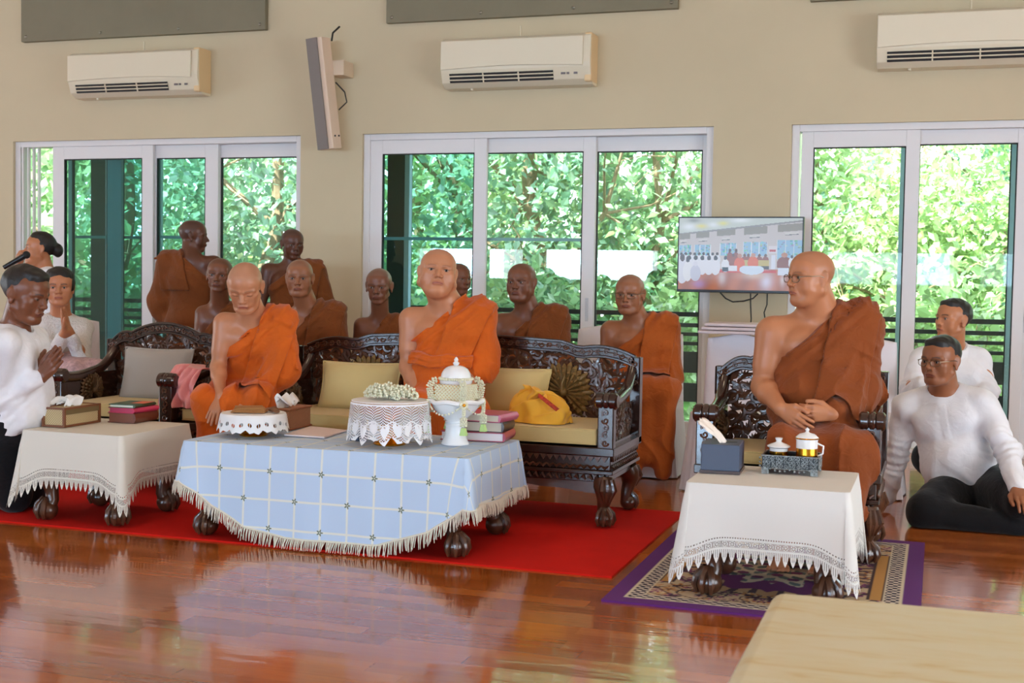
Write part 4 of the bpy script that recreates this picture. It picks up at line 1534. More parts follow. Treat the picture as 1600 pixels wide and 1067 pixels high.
# foreground seat, covered in gold brocade
mo = bpy.data.materials.new('gold_brocade')
mo.use_nodes = True
t = NT(mo)
nz = t.noise(1.0, 3, 0.6, t.coord('Object', (5, 22, 6)), 0.6)
t.link(t.ramp(nz, [(0.40, srgb(212, 202, 174)), (0.58, srgb(210, 196, 160)), (0.70, srgb(202, 178, 130))]), t.p.inputs['Base Color'])
t.p.inputs['Roughness'].default_value = 0.6
fo = MB().box(-0.365, 0.75, 1.7, 3.13, 0.02, 0.455)
fo = fo.build('covered_bench', mo, None, True, bevel=0.035, seg=5)
tag(fo, 'low bench covered in pale gold brocade in the blurred foreground at bottom right', 'bench')
MB().box(-0.33, 0.72, 1.73, 3.10, 0.0, 0.03).build('plinth', M_WOOD, fo, False)

# ------------------------------------------------------------ objects on the tables
ZC = 0.4495
M_GOLD = mat('polished_gold', srgb(214, 150, 44), 0.22, metal=1.0, var=0.1, vscale=40)
M_WHITE = mat('white_porcelain', srgb(236, 236, 238), 0.22, coat=0.4)
M_TISSUE = mat('white_tissue', srgb(240, 236, 232), 0.9)
M_JASM = mat('jasmine_buds', srgb(230, 228, 202), 0.8, var=0.08, vscale=60)
M_GREENB = mat('pale_green_ribbon', srgb(190, 220, 140), 0.7)
M_PAGE = mat('book_pages', srgb(232, 224, 206), 0.9)


def tissue(parent, c, pts, w=0.06, m=None):
    """crumpled tissue sheet rising from the slot: ribbon swept through points"""
    P = [np.array(p) for p in pts]
    n, k = 14, 8
    def f(u, v):
        s = u * (len(P) - 1)
        i = min(int(s), len(P) - 2)
        q = P[i] * (1 - (s - i)) + P[i + 1] * (s - i)
        ww = w * (0.55 + 0.6 * math.sin(math.pi * min(1, u * 0.8 + 0.15)))
        a = (v - 0.5)
        return q + np.array([a * ww * 0.35, a * ww * 0.9 + 0.012 * math.sin(v * 9 + u * 5), 0.012 * math.sin(v * 12 + u * 3)])
    b = MB().grid(f, n, k)
    o = b.build('tissue', m or M_TISSUE, parent, solid=0.003)
    return o


# wicker-sided tissue box on the left table
q = atz(100, 668, ZC)
c = np.array([q[0] - 0.055, q[1] + 0.13, ZC])
r = thing('tissue_box', 'wooden tissue box with woven sides on the small table at the left', 'tissue box', c)
hx, hy, hh = 0.06, 0.135, 0.095
M_BOXW = mat('red_brown_box_wood', srgb(120, 70, 40), 0.45)
M_WICK = bpy.data.materials.new('woven_cane')
M_WICK.use_nodes = True
t = NT(M_WICK)
wv2 = t.new('ShaderNodeTexChecker')
t.link(t.coord('Object'), wv2.inputs['Vector'])
wv2.inputs['Scale'].default_value = 160
wv2.inputs[1].default_value = (*srgb(206, 184, 140), 1)
wv2.inputs[2].default_value = (*srgb(172, 144, 98), 1)
t.link(wv2.outputs[0], t.p.inputs['Base Color'])
t.p.inputs['Roughness'].default_value = 0.6
MB().box(c[0] - hx + 0.004, c[0] + hx - 0.004, c[1] - hy + 0.004, c[1] + hy - 0.004, ZC + 0.004, ZC + hh - 0.004).build('body', M_WICK, r, False)
eb = MB()
for sx in (-1, 1):
    for sy in (-1, 1):
        eb.box(c[0] + sx * hx - 0.006, c[0] + sx * hx + 0.006, c[1] + sy * hy - 0.006, c[1] + sy * hy + 0.006, ZC, ZC + hh)
for z in (ZC, ZC + hh - 0.010):
    eb.box(c[0] - hx, c[0] + hx, c[1] - hy - 0.004, c[1] - hy + 0.006, z, z + 0.01).box(c[0] - hx, c[0] + hx, c[1] + hy - 0.006, c[1] + hy + 0.004, z, z + 0.01)
    eb.box(c[0] - hx - 0.004, c[0] - hx + 0.006, c[1] - hy, c[1] + hy, z, z + 0.01).box(c[0] + hx - 0.006, c[0] + hx + 0.004, c[1] - hy, c[1] + hy, z, z + 0.01)
eb.build('frame', M_BOXW, r, False)
MB().box(c[0] + hx - 0.001, c[0] + hx + 0.003, c[1] - hy + 0.006, c[1] + hy - 0.006, ZC + 0.06, ZC + 0.085).build('side_band', mat('olive_band', srgb(110, 92, 56), 0.6), r, False)
tissue(r, c, [c + (0, -0.01, hh - 0.01), c + (0.01, 0.02, hh + 0.03), c + (-0.03, 0.0, hh + 0.035), c + (-0.05, -0.05, hh + 0.012)], 0.10)


def book(label, c, w, d, h, rot, mc, spine='x', mp=None, z=ZC):
    """closed book lying flat; spine on the +x side, pages showing on -y"""
    r = thing('book', label, 'book', (c[0], c[1], z))
    R3 = Rm('Z', math.radians(rot))
    o3 = np.array([c[0], c[1], z + h / 2])
    f = lambda *a: (MB().box(c[0] + a[0], c[0] + a[1], c[1] + a[2], c[1] + a[3], z + a[4], z + a[5], R3, o3))
    cv = MB()
    for zz in ((0, 0.004), (h - 0.004, h)):
        cv.box(c[0] - w / 2, c[0] + w / 2, c[1] - d / 2, c[1] + d / 2, z + zz[0], z + zz[1], R3, o3)
    n = 8
    sp_ = [(w / 2, 0)] + [(w / 2 + 0.010 * math.sin(math.pi * i / n), h * i / n) for i in range(1, n)] + [(w / 2, h), (w / 2 - 0.004, h), (w / 2 - 0.004, 0)]
    b2 = MB().prism([(a, b_) for a, b_ in sp_], -d / 2, d / 2)
    b2.v = [tuple(np.array([c[0], c[1], z]) + R3 @ np.array(p)) for p in b2.v]
    cv.add(b2.v, b2.f)
    cv.build('cover', mc, r, False)
    f(-w / 2 + 0.006, w / 2 - 0.003, -d / 2 + 0.005, d / 2 - 0.005, 0.004, h - 0.004).build('pages', mp or M_PAGE, r, False)
    return r


M_PINK = mat('pink_cover', srgb(196, 92, 122), 0.35, coat=0.2)
M_DKBR = mat('dark_brown_cover', srgb(70, 52, 50), 0.35, coat=0.2)
M_RED2 = mat('crimson_cover', srgb(170, 62, 84), 0.35, coat=0.2)
q = atz(192, 661, ZC)
bx, by = q[0] - 0.02, q[1] + 0.11
book('brown hardback at the bottom of the stack on the small left table', (bx, by), 0.15, 0.21, 0.048, 2, mat('red_brown_cover', srgb(112, 60, 44), 0.4), mp=mat('brown_edge', srgb(124, 72, 52), 0.6))
book('pink book between brown and green ones on the small left table', (bx, by + 0.005), 0.15, 0.20, 0.026, -3, mat('hot_pink_cover', srgb(205, 60, 100), 0.4), mp=mat('pink_edge', srgb(196, 70, 104), 0.6), z=ZC + 0.048)
rb = book('thin dark green and orange book on top of the small left stack', (bx - 0.005, by), 0.14, 0.20, 0.018, 4, mat('green_cover', srgb(60, 84, 52), 0.4), z=ZC + 0.074)
MB().box(bx + 0.0, bx + 0.072, by - 0.02, by + 0.09, ZC + 0.0915, ZC + 0.0925, Rm('Z', math.radians(4))).build('orange_half', mat('orange_cover', srgb(226, 96, 40), 0.4), rb, False)

# three books on the middle table, behind the urn
q = atz(797, 690, ZC)
bx, by = q[0] - 0.15, q[1] + 0.055
book('large pink and white book at the bottom of three behind the urn', (bx - 0.03, by), 0.30, 0.22, 0.042, 6, M_RED2, mp=mat('white_pages', srgb(230, 220, 222), 0.7))
book('thick dark-spined book in the middle of three behind the urn', (bx + 0.0, by + 0.005), 0.23, 0.19, 0.048, 3, M_DKBR, z=ZC + 0.042)
book('pink hardback on top of the three books behind the urn', (bx + 0.005, by), 0.24, 0.20, 0.036, -6, M_PINK, z=ZC + 0.09)


def round_cloth(name, label, m, c, R, zt, L, wob=0.01, nf=9, flare=0.02, parent=None, cat='cloth'):
    """round lace mat over a tray, hanging L all round"""
    n, rows = 120, 12
    mb = MB()
    uve = []
    mb.v.append((c[0], c[1], zt)); uve.append((0, 1))
    prev = None
    for j in range(1, 4):
        for i in range(n):
            a = 2 * math.pi * i / n
            rr = R * j / 3
            mb.v.append((c[0] + rr * math.cos(a), c[1] + rr * math.sin(a), zt)); uve.append((a * R, 1))
    for j in range(1, rows + 1):
        s = j / rows
        for i in range(n):
            a = 2 * math.pi * i / n
            rr = R + 0.004 + flare * s + wob * s * (math.sin(nf * a) + 0.5 * math.sin(nf * 1.7 * a + 1) * 0)
            LL = L * (1 + 0.06 * math.sin(nf * a))
            mb.v.append((c[0] + rr * math.cos(a), c[1] + rr * math.sin(a), zt - LL * s)); uve.append((a * (R + 0.02), LL * (1 - s)))
    for i in range(n):
        mb.f.append((0, 1 + i, 1 + (i + 1) % n))
    for j in range(rows + 2):
        for i in range(n):
            a_, b_ = 1 + j * n + i, 1 + j * n + (i + 1) % n
            mb.f.append((a_, a_ + n, b_ + n, b_))
    o = mb.build(name, m, parent)
    set_uv(o, 'edge', uve)
    if label:
        tag(o, label, cat)
    return o


M_EYELET = lace_mat('eyelet_lace', srgb(236, 234, 234), 'eyelet')
M_NET = lace_mat('crochet_net_lace', srgb(236, 234, 236), 'net')
# small gold footed tray with eyelet lace
q = atz(396, 680, ZC)
r = thing('footed_tray', 'small round gold footed tray under a white eyelet mat, left on the middle table', 'tray', (q[0], q[1], ZC))
MB().lathe([(0.0, 0), (0.062, 0), (0.066, 0.006), (0.060, 0.014), (0.064, 0.020), (0.050, 0.034), (0.054, 0.042), (0.046, 0.052), (0.040, 0.068), (0.06, 0.078), (0.11, 0.088), (0.145, 0.098), (0.148, 0.104), (0, 0.104)], 40, (q[0], q[1], ZC)).build('stand', M_GOLD, r)
tq = (q[0], q[1] - 0.0)
round_cloth('lace_mat', 'white eyelet lace mat over the small gold tray', M_EYELET, tq, 0.148, ZC + 0.107, 0.082, 0.006, 11, 0.012)
b = MB()
for k in range(4):
    b.box(tq[0] - 0.10 + 0.004 * k, tq[0] + 0.06 - 0.006 * k, tq[1] - 0.06, tq[1] + 0.06, ZC + 0.110 + 0.006 * k, ZC + 0.1155 + 0.006 * k, Rm('Z', math.radians(20 + 4 * k)) )
fc = b.build('folded_cloth', mat('tan_cloth', srgb(168, 116, 66), 0.85, bump=0.3, bscale=90), None, True, bevel=0.003)
tag(fc, 'folded tan brown cloth on the small lace-covered tray', 'cloth')
b = MB()
b.tube([(tq[0] + 0.07, tq[1] + 0.05, ZC + 0.118), (tq[0] + 0.10, tq[1] + 0.02, ZC + 0.125), (tq[0] + 0.13, tq[1] - 0.01, ZC + 0.117)], [0.02, 0.02, 0.012], 8, flat=((0, 0, 1), 0.5))
bb_ = b.build('folded_cloth', mat('brown_cloth', srgb(120, 80, 50), 0.85), None)
tag(bb_, 'rolled dark brown cloth at the right rim of the small tray', 'cloth')

# woven rattan tissue box behind it
q = atz(452, 672, ZC)
c = np.array([q[0] - 0.05, q[1] + 0.09, ZC])
r = thing('tissue_box', 'brown rattan tissue box behind the small tray on the middle table', 'tissue box', c)
M_RAT = bpy.data.materials.new('rattan_weave')
M_RAT.use_nodes = True
t = NT(M_RAT)
v_ = t.coord('Object', (1, 1, 1))
sp2 = t.new('ShaderNodeSeparateXYZ')
t.link(v_, sp2.inputs[0])
sxy = t.math('ADD', sp2.outputs[0], sp2.outputs[1])
w1 = t.math('ABSOLUTE', t.math('SINE', t.math('MULTIPLY', t.math('ADD', sxy, sp2.outputs[2]), 260)))
w2 = t.math('ABSOLUTE', t.math('SINE', t.math('MULTIPLY', t.math('SUBTRACT', sxy, sp2.outputs[2]), 260)))
w3 = t.math('MINIMUM', w1, w2)
t.link(t.ramp(w3, [(0.05, srgb(70, 36, 22)), (0.35, srgb(186, 130, 96))]), t.p.inputs['Base Color'])
t.bump(w3, 0.6, 0.004)
MB().box(c[0] - 0.062, c[0] + 0.062, c[1] - 0.11, c[1] + 0.11, ZC, ZC + 0.10).build('body', M_RAT, r, True, bevel=0.006)
rim = MB()
for z in (0.003, 0.097):
    rim.tube([(c[0] + sx * 0.063, c[1] + sy * 0.111, ZC + z + 0.003) for sx, sy in ((-1, -1), (1, -1), (1, 1), (-1, 1), (-1, -1))], 0.006, 6)
rim.build('rim', mat('rattan_edge', srgb(150, 92, 62), 0.5), r)
tissue(r, c, [c + (-0.02, -0.02, 0.09), c + (-0.03, -0.03, 0.14), c + (-0.01, -0.02, 0.165), c + (0.03, 0.0, 0.12)], 0.09)

# sheets of paper
M_PAPER = mat('pale_pink_paper', srgb(228, 208, 204), 0.8)
p4 = [atz(444, 681, ZC), atz(507, 685, ZC), atz(541, 674, ZC), atz(485, 668, ZC)]
pa = MB().prism([(p[0], p[1]) for p in p4], ZC + 0.001, ZC + 0.008, 'z').build('paper', M_PAPER, None, False)
tag(pa, 'stack of pale pink paper sheets lying flat on the middle table', 'paper')

# large gold stand with crochet cover and jasmine garlands
q = atz(609, 694, ZC)
GQ = q
r = thing('footed_tray', 'large round gold footed tray under a white crochet cover on the middle table', 'tray', (q[0], q[1], ZC))
MB().lathe([(0.0, 0), (0.070, 0), (0.074, 0.006), (0.066, 0.014), (0.060, 0.026), (0.046, 0.040), (0.042, 0.09), (0.07, 0.11), (0.13, 0.13), (0.168, 0.15), (0.172, 0.19), (0.176, 0.196), (0.16, 0.198), (0, 0.198)], 48, (q[0], q[1], ZC)).build('stand', M_GOLD, r)
round_cloth('lace_cover', 'white crochet net cover with heart border over the large gold tray', M_NET, q, 0.172, ZC + 0.2, 0.178, 0.008, 13, 0.012)


def garland(name, label, pts, r0, m=M_JASM, parent=None, bead=0.0075, group=None):
    """string of buds: balls around a curve"""
    rg_ = random.Random(int(abs(pts[0][0]) * 1000))
    b = MB()
    P = [np.array(p, float) for p in pts]
    for i in range(len(P) - 1):
        L = np.linalg.norm(P[i + 1] - P[i])
        k = max(1, int(L / (bead * 1.1)))
        T = (P[i + 1] - P[i]) / (L + 1e-9)
        A = np.cross(T, [0.3, 0.2, 1.0]); A /= np.linalg.norm(A)
        B = np.cross(T, A)
        for j in range(k):
            q_ = P[i] + T * L * j / k
            na = max(4, int(2 * math.pi * r0 / (bead * 1.3))) if r0 > 0 else 1
            for a_ in range(na):
                an_ = 2 * math.pi * (a_ + 0.5 * (j % 2)) / na
                dr = (A * math.cos(an_) + B * math.sin(an_)) * r0
                b.ball(q_ + dr, (bead * 0.62, bead * 0.62, bead * 0.62), n=6, m=4)
    o = b.build(name, m, parent)
    if label:
        tag(o, label, 'garland', group)
    return o


zt = ZC + 0.206
for k, (dx_, dy_, rr, ph) in enumerate(((-0.06, 0.0, 0.058, 0.2), (0.055, 0.0, 0.062, 1.5), (-0.01, -0.045, 0.06, 2.5))):
    pts = [(q[0] + dx_ + rr * (1 - 0.45 * s_) * math.cos(a), q[1] + dy_ + rr * (1 - 0.45 * s_) * 0.85 * math.sin(a), zt + 0.014 + 0.030 * s_ * (1 + 0.3 * k) + 0.004 * math.sin(3 * a + ph)) for s_, a in zip(np.linspace(0, 1, 30), np.linspace(0, 4 * math.pi, 30))]
    garland('jasmine_garland', ['coiled jasmine garland at the left on the crochet-covered tray', 'coiled jasmine garland at the right on the crochet-covered tray', 'jasmine garland coiled in front on the crochet-covered tray'][k], pts, 0.013, group=None, bead=0.010)

# small patterned box beside the crochet cover
q2 = atz(551, 688, ZC)
pb = MB().box(q2[0] - 0.02, q2[0] + 0.03, q2[1], q2[1] + 0.10, ZC, ZC + 0.045)
pbo = pb.build('patterned_box', mat('dark_floral_paper', srgb(70, 80, 104), 0.6, var=0.6, vscale=60), None, False, bevel=0.003)
tag(pbo, 'small dark blue patterned box at the left of the crochet cover', 'box')

# white urn with dome lid and garlands
q = atz(711, 694, ZC)
U = np.array([q[0], q[1], ZC])
r = thing('urn', 'white footed urn with domed lid dressed in jasmine garlands on the middle table', 'urn', U)
MB().lathe([(0.0, 0), (0.066, 0), (0.068, 0.006), (0.060, 0.02), (0.050, 0.05), (0.046, 0.09), (0.050, 0.10), (0.046, 0.108), (0.050, 0.116), (0.044, 0.124), (0.060, 0.14), (0.090, 0.165), (0.108, 0.19), (0.116, 0.215), (0.120, 0.222), (0.11, 0.226), (0, 0.226)], 48, U).build('pedestal_bowl', M_WHITE, r)
# mirrored gold box on the bowl
M_MIRR = bpy.data.materials.new('mirrored_gold_lattice')
M_MIRR.use_nodes = True
t = NT(M_MIRR)
v_ = t.coord('Object')
sp3 = t.new('ShaderNodeSeparateXYZ')
t.link(v_, sp3.inputs[0])
a1 = t.math('ABSOLUTE', t.math('SINE', t.math('MULTIPLY', t.math('ADD', t.math('ADD', sp3.outputs[0], sp3.outputs[1]), sp3.outputs[2]), 200)))
a2 = t.math('ABSOLUTE', t.math('SINE', t.math('MULTIPLY', t.math('SUBTRACT', t.math('ADD', sp3.outputs[0], sp3.outputs[1]), sp3.outputs[2]), 200)))
thr = t.math('LESS_THAN', t.math('MINIMUM', a1, a2), 0.32)
t.link(t.mix(thr, srgb(206, 150, 70), srgb(232, 236, 214)), t.p.inputs['Base Color'])
t.link(t.math('SUBTRACT', 0.9, t.math('MULTIPLY', thr, 0.9)), t.p.inputs['Metallic'])
t.p.inputs['Roughness'].default_value = 0.3
RZ = Rm('Z', math.radians(-8))
MB().box(U[0] - 0.078, U[0] + 0.078, U[1] - 0.078, U[1] + 0.078, U[2] + 0.226, U[2] + 0.312, RZ).build('mirrored_band', M_MIRR, r, False, bevel=0.004)
nb_ = MB()
for fx, fy in ((0, -1), (1, 0), (0, 1), (-1, 0)):
    e1 = V3 = np.array([-fy, fx, 0.0])
    n3 = np.array([fx, fy, 0.0])
    for i in range(-7, 8):
        for sg in (-1, 1):
            a0 = i * 0.0185
            p0 = np.array([a0, 0.0]); p1 = np.array([a0 + sg * 0.080, 0.080])
            if sg < 0:
                p0, p1 = np.array([a0, 0.0]), np.array([a0 - 0.080, 0.080])
            seg = [p0 + (p1 - p0) * s_ for s_ in np.linspace(0, 1, 9)]
            seg = [g_ for g_ in seg if abs(g_[0]) < 0.076]
            if len(seg) > 1:
                nb_.tube([U + RZ @ (e1 * g_[0] + n3 * 0.0795) + np.array([0, 0, 0.229 + g_[1]]) for g_ in seg], 0.0028, 5)
nb_.build('bud_net', M_JASM, r)
lid = MB().lathe([(0.0, 0.312), (0.074, 0.312), (0.078, 0.318), (0.078, 0.330), (0.070, 0.336)] + [(0.072 * math.cos(a) ** 0.75, 0.338 + 0.068 * math.sin(a)) for a in np.linspace(0.05, 1.5, 10)] + [(0.012, 0.408), (0.016, 0.418), (0.008, 0.426), (0.011, 0.434), (0.005, 0.446), (0, 0.45)], 48, U,
               wob=lambda a, j: 0.018 * math.sin(a * 22 + j * 1.6) if 5 <= j < 14 else 0)
lo = lid.build('domed_lid', M_WHITE, r)
garland('bud_ring', None, [(U[0] + 0.078 * math.cos(a), U[1] + 0.078 * math.sin(a), U[2] + 0.338) for a in np.linspace(0, 2 * math.pi, 40)], 0.0, parent=lo, bead=0.013)
rg_ = MB()
rg_.tube([(U[0] + 0.125 * math.cos(a) * (1 + 0.02 * math.sin(9 * a)), U[1] + 0.125 * math.sin(a), U[2] + 0.224 + 0.004 * math.sin(7 * a)) for a in np.linspace(0, 2 * math.pi, 60)], 0.012, 8)
rg_.build('white_ribbon_ring', mat('white_ribbon', srgb(238, 236, 236), 0.6), r)
for k in range(4):
    a = math.radians(-135 + 90 * k) + math.radians(-8)
    d = np.array([math.cos(a), math.sin(a), 0])
    # corner loop of buds over the mirrored band
    garland('bud_strand', None, [U + d * 0.120 + (0, 0, 0.235), U + d * 0.130 + (0, 0, 0.30), U + d * 0.112 + (0, 0, 0.330), U + d * 0.085 + (0, 0, 0.335)], 0.012, parent=r, bead=0.009)
    # rosette
    ro_ = MB()
    pc = U + d * 0.138 + (0, 0, 0.215)
    for j in range(10):
        an_ = 2 * math.pi * j / 10
        tt = np.array([-d[1], d[0], 0])
        ro_.ball(pc + (tt * math.cos(an_) + np.array([0, 0, 1]) * math.sin(an_)) * 0.014, 0.008, n=7, m=5)
    rs = ro_.build('rosette', M_JASM, r)
    MB().ball(pc + d * 0.006, 0.0085, n=10, m=7).build('gold_centre', M_GOLD, rs)
    # hanging tassel
    pts = [pc + (0, 0, -0.02) + d * 0.002, pc + (0, 0, -0.05), pc + (0, 0, -0.075)]
    garland('tassel_string', None, pts, 0.005, parent=rs, bead=0.009)
    garland('tassel', None, [pc + (0, 0, -0.07), pc + (0, 0, -0.115)], 0.013, parent=rs, bead=0.010)
    MB().lathe([(0.012, -0.115), (0.020, -0.150), (0.019, -0.152), (0.0, -0.152)], 12, pc, wob=lambda a_, j: 0.12 * math.sin(a_ * 5)).build('tassel_end', M_GREENB, rs)
for k in range(4):
    a0, a1_ = math.radians(-143 + 90 * k), math.radians(-143 + 90 * (k + 1))
    pts = [U + np.array([0.128 * math.cos(a0 + (a1_ - a0) * s), 0.128 * math.sin(a0 + (a1_ - a0) * s), 0.212 - 0.05 * math.sin(math.pi * s)]) for s in np.linspace(0, 1, 13)]
    garland('bud_swag', None, pts, 0.0, parent=r, bead=0.009)

urn_root = [o for o in COL.objects if o.name == 'urn'][0]
urn_root.scale = (0.95, 0.95, 0.88)
# ------------------------------------------------------------ right table
M_BLUEG = mat('slate_blue_leather', srgb(70, 80, 102), 0.45, bump=0.1, bscale=300)
q = atz(1093, 738, ZC)
q1 = atz(1152, 742, ZC)
w_ = 0.15
c = np.array([q1[0] - 0.074, q1[1] + 0.10, ZC])
r = thing('tissue_box', 'slate blue leather tissue box on the white lace table at the right', 'tissue box', c)
MB().box(c[0] - 0.075, c[0] + 0.075, c[1] - 0.10, c[1] + 0.10, ZC + 0.010, ZC + 0.115, Rm('Z', math.radians(3))).build('body', M_BLUEG, r, False, bevel=0.004)
MB().box(c[0] - 0.079, c[0] + 0.079, c[1] - 0.104, c[1] + 0.104, ZC, ZC + 0.012, Rm('Z', math.radians(3))).build('base', M_DKBR, r, False)
MB().box(c[0] - 0.012, c[0] + 0.05, c[1] - 0.02, c[1] + 0.02, ZC + 0.113, ZC + 0.1165, Rm('Z', math.radians(30))).build('slot', M_BLACK, r, False)
tt_ = tissue(r, c, [c + (0.012, -0.02, 0.11), c + (-0.02, -0.035, 0.15), c + (-0.07, -0.05, 0.19), c + (-0.085, -0.055, 0.20)], 0.05, mat('rolled_tissue', srgb(238, 224, 212), 0.8))

q = atz(1235, 740, ZC)
c = np.array([q[0], q[1] + 0.045, ZC])
M_SILV = mat('tarnished_silver_filigree', srgb(150, 156, 158), 0.3, metal=0.9, var=0.6, vscale=120, bump=1.0, bscale=220)
r = thing('filigree_tray', 'small ornate pierced silver tray carrying two lidded cups', 'tray', c)
b = MB()
b.box(c[0] - 0.105, c[0] + 0.105, c[1] - 0.075, c[1] + 0.075, ZC + 0.045, ZC + 0.05)
b.build('platform', mat('red_lacquer', srgb(120, 30, 40), 0.4), r, False)
dk = MB()
for y in (c[1] - 0.076, c[1] + 0.076):
    dk.box(c[0] - 0.106, c[0] + 0.106, y - 0.002, y + 0.002, ZC + 0.02, ZC + 0.072)
for x in (c[0] - 0.106, c[0] + 0.106):
    dk.box(x - 0.002, x + 0.002, c[1] - 0.076, c[1] + 0.076, ZC + 0.02, ZC + 0.072)
dk.build('backing', mat('black_silver', srgb(46, 50, 52), 0.4, metal=0.6), r, False)
fb = MB()
for y, sgn in ((c[1] - 0.080, -1),):
    n = 13
    for row_ in range(3):
        for i in range(n):
            x = c[0] - 0.098 + 0.196 * i / (n - 1)
            spiral(fb, np.array([x, y, ZC + 0.032 + 0.015 * row_]), np.array([1.0, 0, 0]), np.array([0, 0, 1.0]), 0.0082, 1.3, i + row_, 1 if i % 2 else -1, 0.0019, ((0, 1, 0), 0.8))
for i in range(9):
    y = c[1] - 0.07 + 0.14 * i / 8
    for row_ in range(3):
        spiral(fb, np.array([c[0] + 0.110, y, ZC + 0.032 + 0.015 * row_]), np.array([0, 1.0, 0]), np.array([0, 0, 1.0]), 0.0082, 1.3, i, 1, 0.0019, ((1, 0, 0), 0.8))
for z in (0.022, 0.072):
    fb.tube([(c[0] + sx * 0.110, c[1] + sy * 0.080, ZC + z) for sx, sy in ((-1, -1), (1, -1), (1, 1), (-1, 1), (-1, -1))], 0.0025, 6)
for sx in (-1, 1):
    for z in (0.03, 0.045, 0.062):
        fb.ball((c[0] + sx * 0.116, c[1] - 0.078, ZC + z), 0.0045, n=8, m=5)
    fb.box(c[0] + sx * 0.095 - 0.014, c[0] + sx * 0.095 + 0.014, c[1] - 0.082, c[1] - 0.07, ZC, ZC + 0.024)
    fb.box(c[0] + sx * 0.095 - 0.014, c[0] + sx * 0.095 + 0.014, c[1] + 0.07, c[1] + 0.082, ZC, ZC + 0.024)
for i in range(9):
    u = i / 8
    fb.ball((c[0] - 0.075 + 0.15 * u, c[1] - 0.081, ZC + 0.020 - 0.008 * abs(math.sin(u * 2 * math.pi))), 0.005, n=7, m=5)
fb.build('filigree', M_SILV, r)
M_PORC = mat('white_gold_porcelain', srgb(240, 238, 238), 0.15, coat=0.5)
zc = ZC + 0.05
cc1 = np.array([c[0] - 0.052, c[1] - 0.01, zc])
r = thing('teacup', 'small lidded white and gold teacup on the silver tray', 'cup', cc1)
MB().lathe([(0, 0), (0.030, 0), (0.034, 0.008), (0.036, 0.04), (0.037, 0.046), (0, 0.046)], 32, cc1).build('bowl', M_PORC, r)
MB().lathe([(0.0352, 0.010), (0.0368, 0.034)], 32, cc1).build('gold_band', M_GOLD, r)
MB().lathe([(0.0, 0.046), (0.045, 0.05), (0.046, 0.054), (0.03, 0.062), (0.014, 0.068), (0.010, 0.072), (0.015, 0.084), (0.014, 0.086), (0, 0.082)], 32, cc1).build('lid', M_PORC, r)
cc2 = np.array([c[0] + 0.058, c[1] - 0.015, zc])
r = thing('mug', 'tall lidded white mug with gold band on the silver tray', 'cup', cc2)
MB().lathe([(0, 0), (0.040, 0), (0.042, 0.004), (0.042, 0.086), (0, 0.086)], 36, cc2).build('bowl', M_PORC, r)
MB().lathe([(0.0425, 0.012), (0.0425, 0.052)], 36, cc2).build('gold_band', M_GOLD, r)
MB().lathe([(0.0, 0.086), (0.045, 0.086), (0.046, 0.092), (0.042, 0.097), (0.030, 0.108), (0.010, 0.113), (0.006, 0.118), (0.009, 0.126), (0.0, 0.134)], 36, cc2).build('lid', M_PORC, r)
MB().lathe([(0.0455, 0.088), (0.047, 0.091), (0.0455, 0.0935)], 36, cc2).build('gold_rim', M_GOLD, r)
MB().tube([cc2 + (0.040, 0.01, 0.07), cc2 + (0.062, 0.018, 0.06), cc2 + (0.060, 0.018, 0.03), cc2 + (0.040, 0.01, 0.02)], 0.004, 8).build('handle', M_PORC, r)


# ------------------------------------------------------------ crumpled cloths
def bundle(name, label, fn, m, n=(48, 30), group=None):
    o = MB().grid(fn, *n).build(name, m, None, solid=0.004, sub=1)
    tag(o, label, 'cloth')
    return o


M_YEL = mat('saffron_yellow_cotton', srgb(238, 178, 48), 0.7, var=0.04, vscale=6, sheen=0.2)
cb = at(848, 655, 6.12)
cb[2] = 0.484


def yel(u, v):
    a = 2 * math.pi * u
    # heap: closed lathe-like bundle, ridged, with a peak at the left and a tail
    prof = 1 - v
    r_ = 0.155 * math.sin(min(1, v * 1.02) * math.pi / 2) ** 0.7
    h = 0.135 * (1 - v ** 2.6)
    rid = 1 + 0.12 * math.sin(3 * a + 5 * v) + 0.06 * math.sin(7 * a - 6 * v)
    x = r_ * math.cos(a) * rid * 1.0
    y = r_ * math.sin(a) * rid * 0.72
    h *= 1 + 0.30 * math.cos(a - 2.6) * math.sin(v * 3) + 0.13 * math.sin(5 * a + 8 * v)
    crease = abs(math.sin(3.5 * a + 7 * v + 1.2 * math.sin(2 * a)))
    x *= 1 - 0.10 * (1 - crease) ** 3
    h -= 0.016 * (1 - crease) ** 3 * math.sin(v * 3)
    if v > 0.8:
        x += -0.04 * (v - 0.8) / 0.2 * max(0, -math.cos(a))
    return cb + np.array([x, y, max(h, 0.001 + 0.006 * abs(math.sin(4 * a)) * (v < 0.999))])


yo = bundle('yellow_cloth', 'crumpled saffron yellow cloth heaped on the sofa beside the yellow pillow', yel, M_YEL, (72, 26))
# upstanding fold
b = MB().grid(lambda u, v: cb + np.array([-0.10 + 0.10 * u + 0.02 * math.sin(9 * v), -0.05 + 0.03 * math.sin(u * 7), 0.06 + 0.13 * v - 0.03 * u * v]), 14, 12)
b.build('standing_fold', M_YEL, yo, solid=0.004)
b = MB().grid(lambda u, v: cb + np.array([0.0 + 0.11 * u, -0.075 - 0.018 * math.sin(math.pi * u) - 0.016 * v, 0.150 - 0.075 * u ** 1.3 - 0.018 * v]), 12, 4)
b.build('red_woven_trim', mat('red_gold_braid', srgb(176, 52, 30), 0.7, var=0.5, vscale=90), yo, solid=0.003)

M_PINKS = mat('pink_satin', srgb(236, 152, 150), 0.35, var=0.05, vscale=9, sheen=0.3)
pc_ = at(292, 600, 6.05)


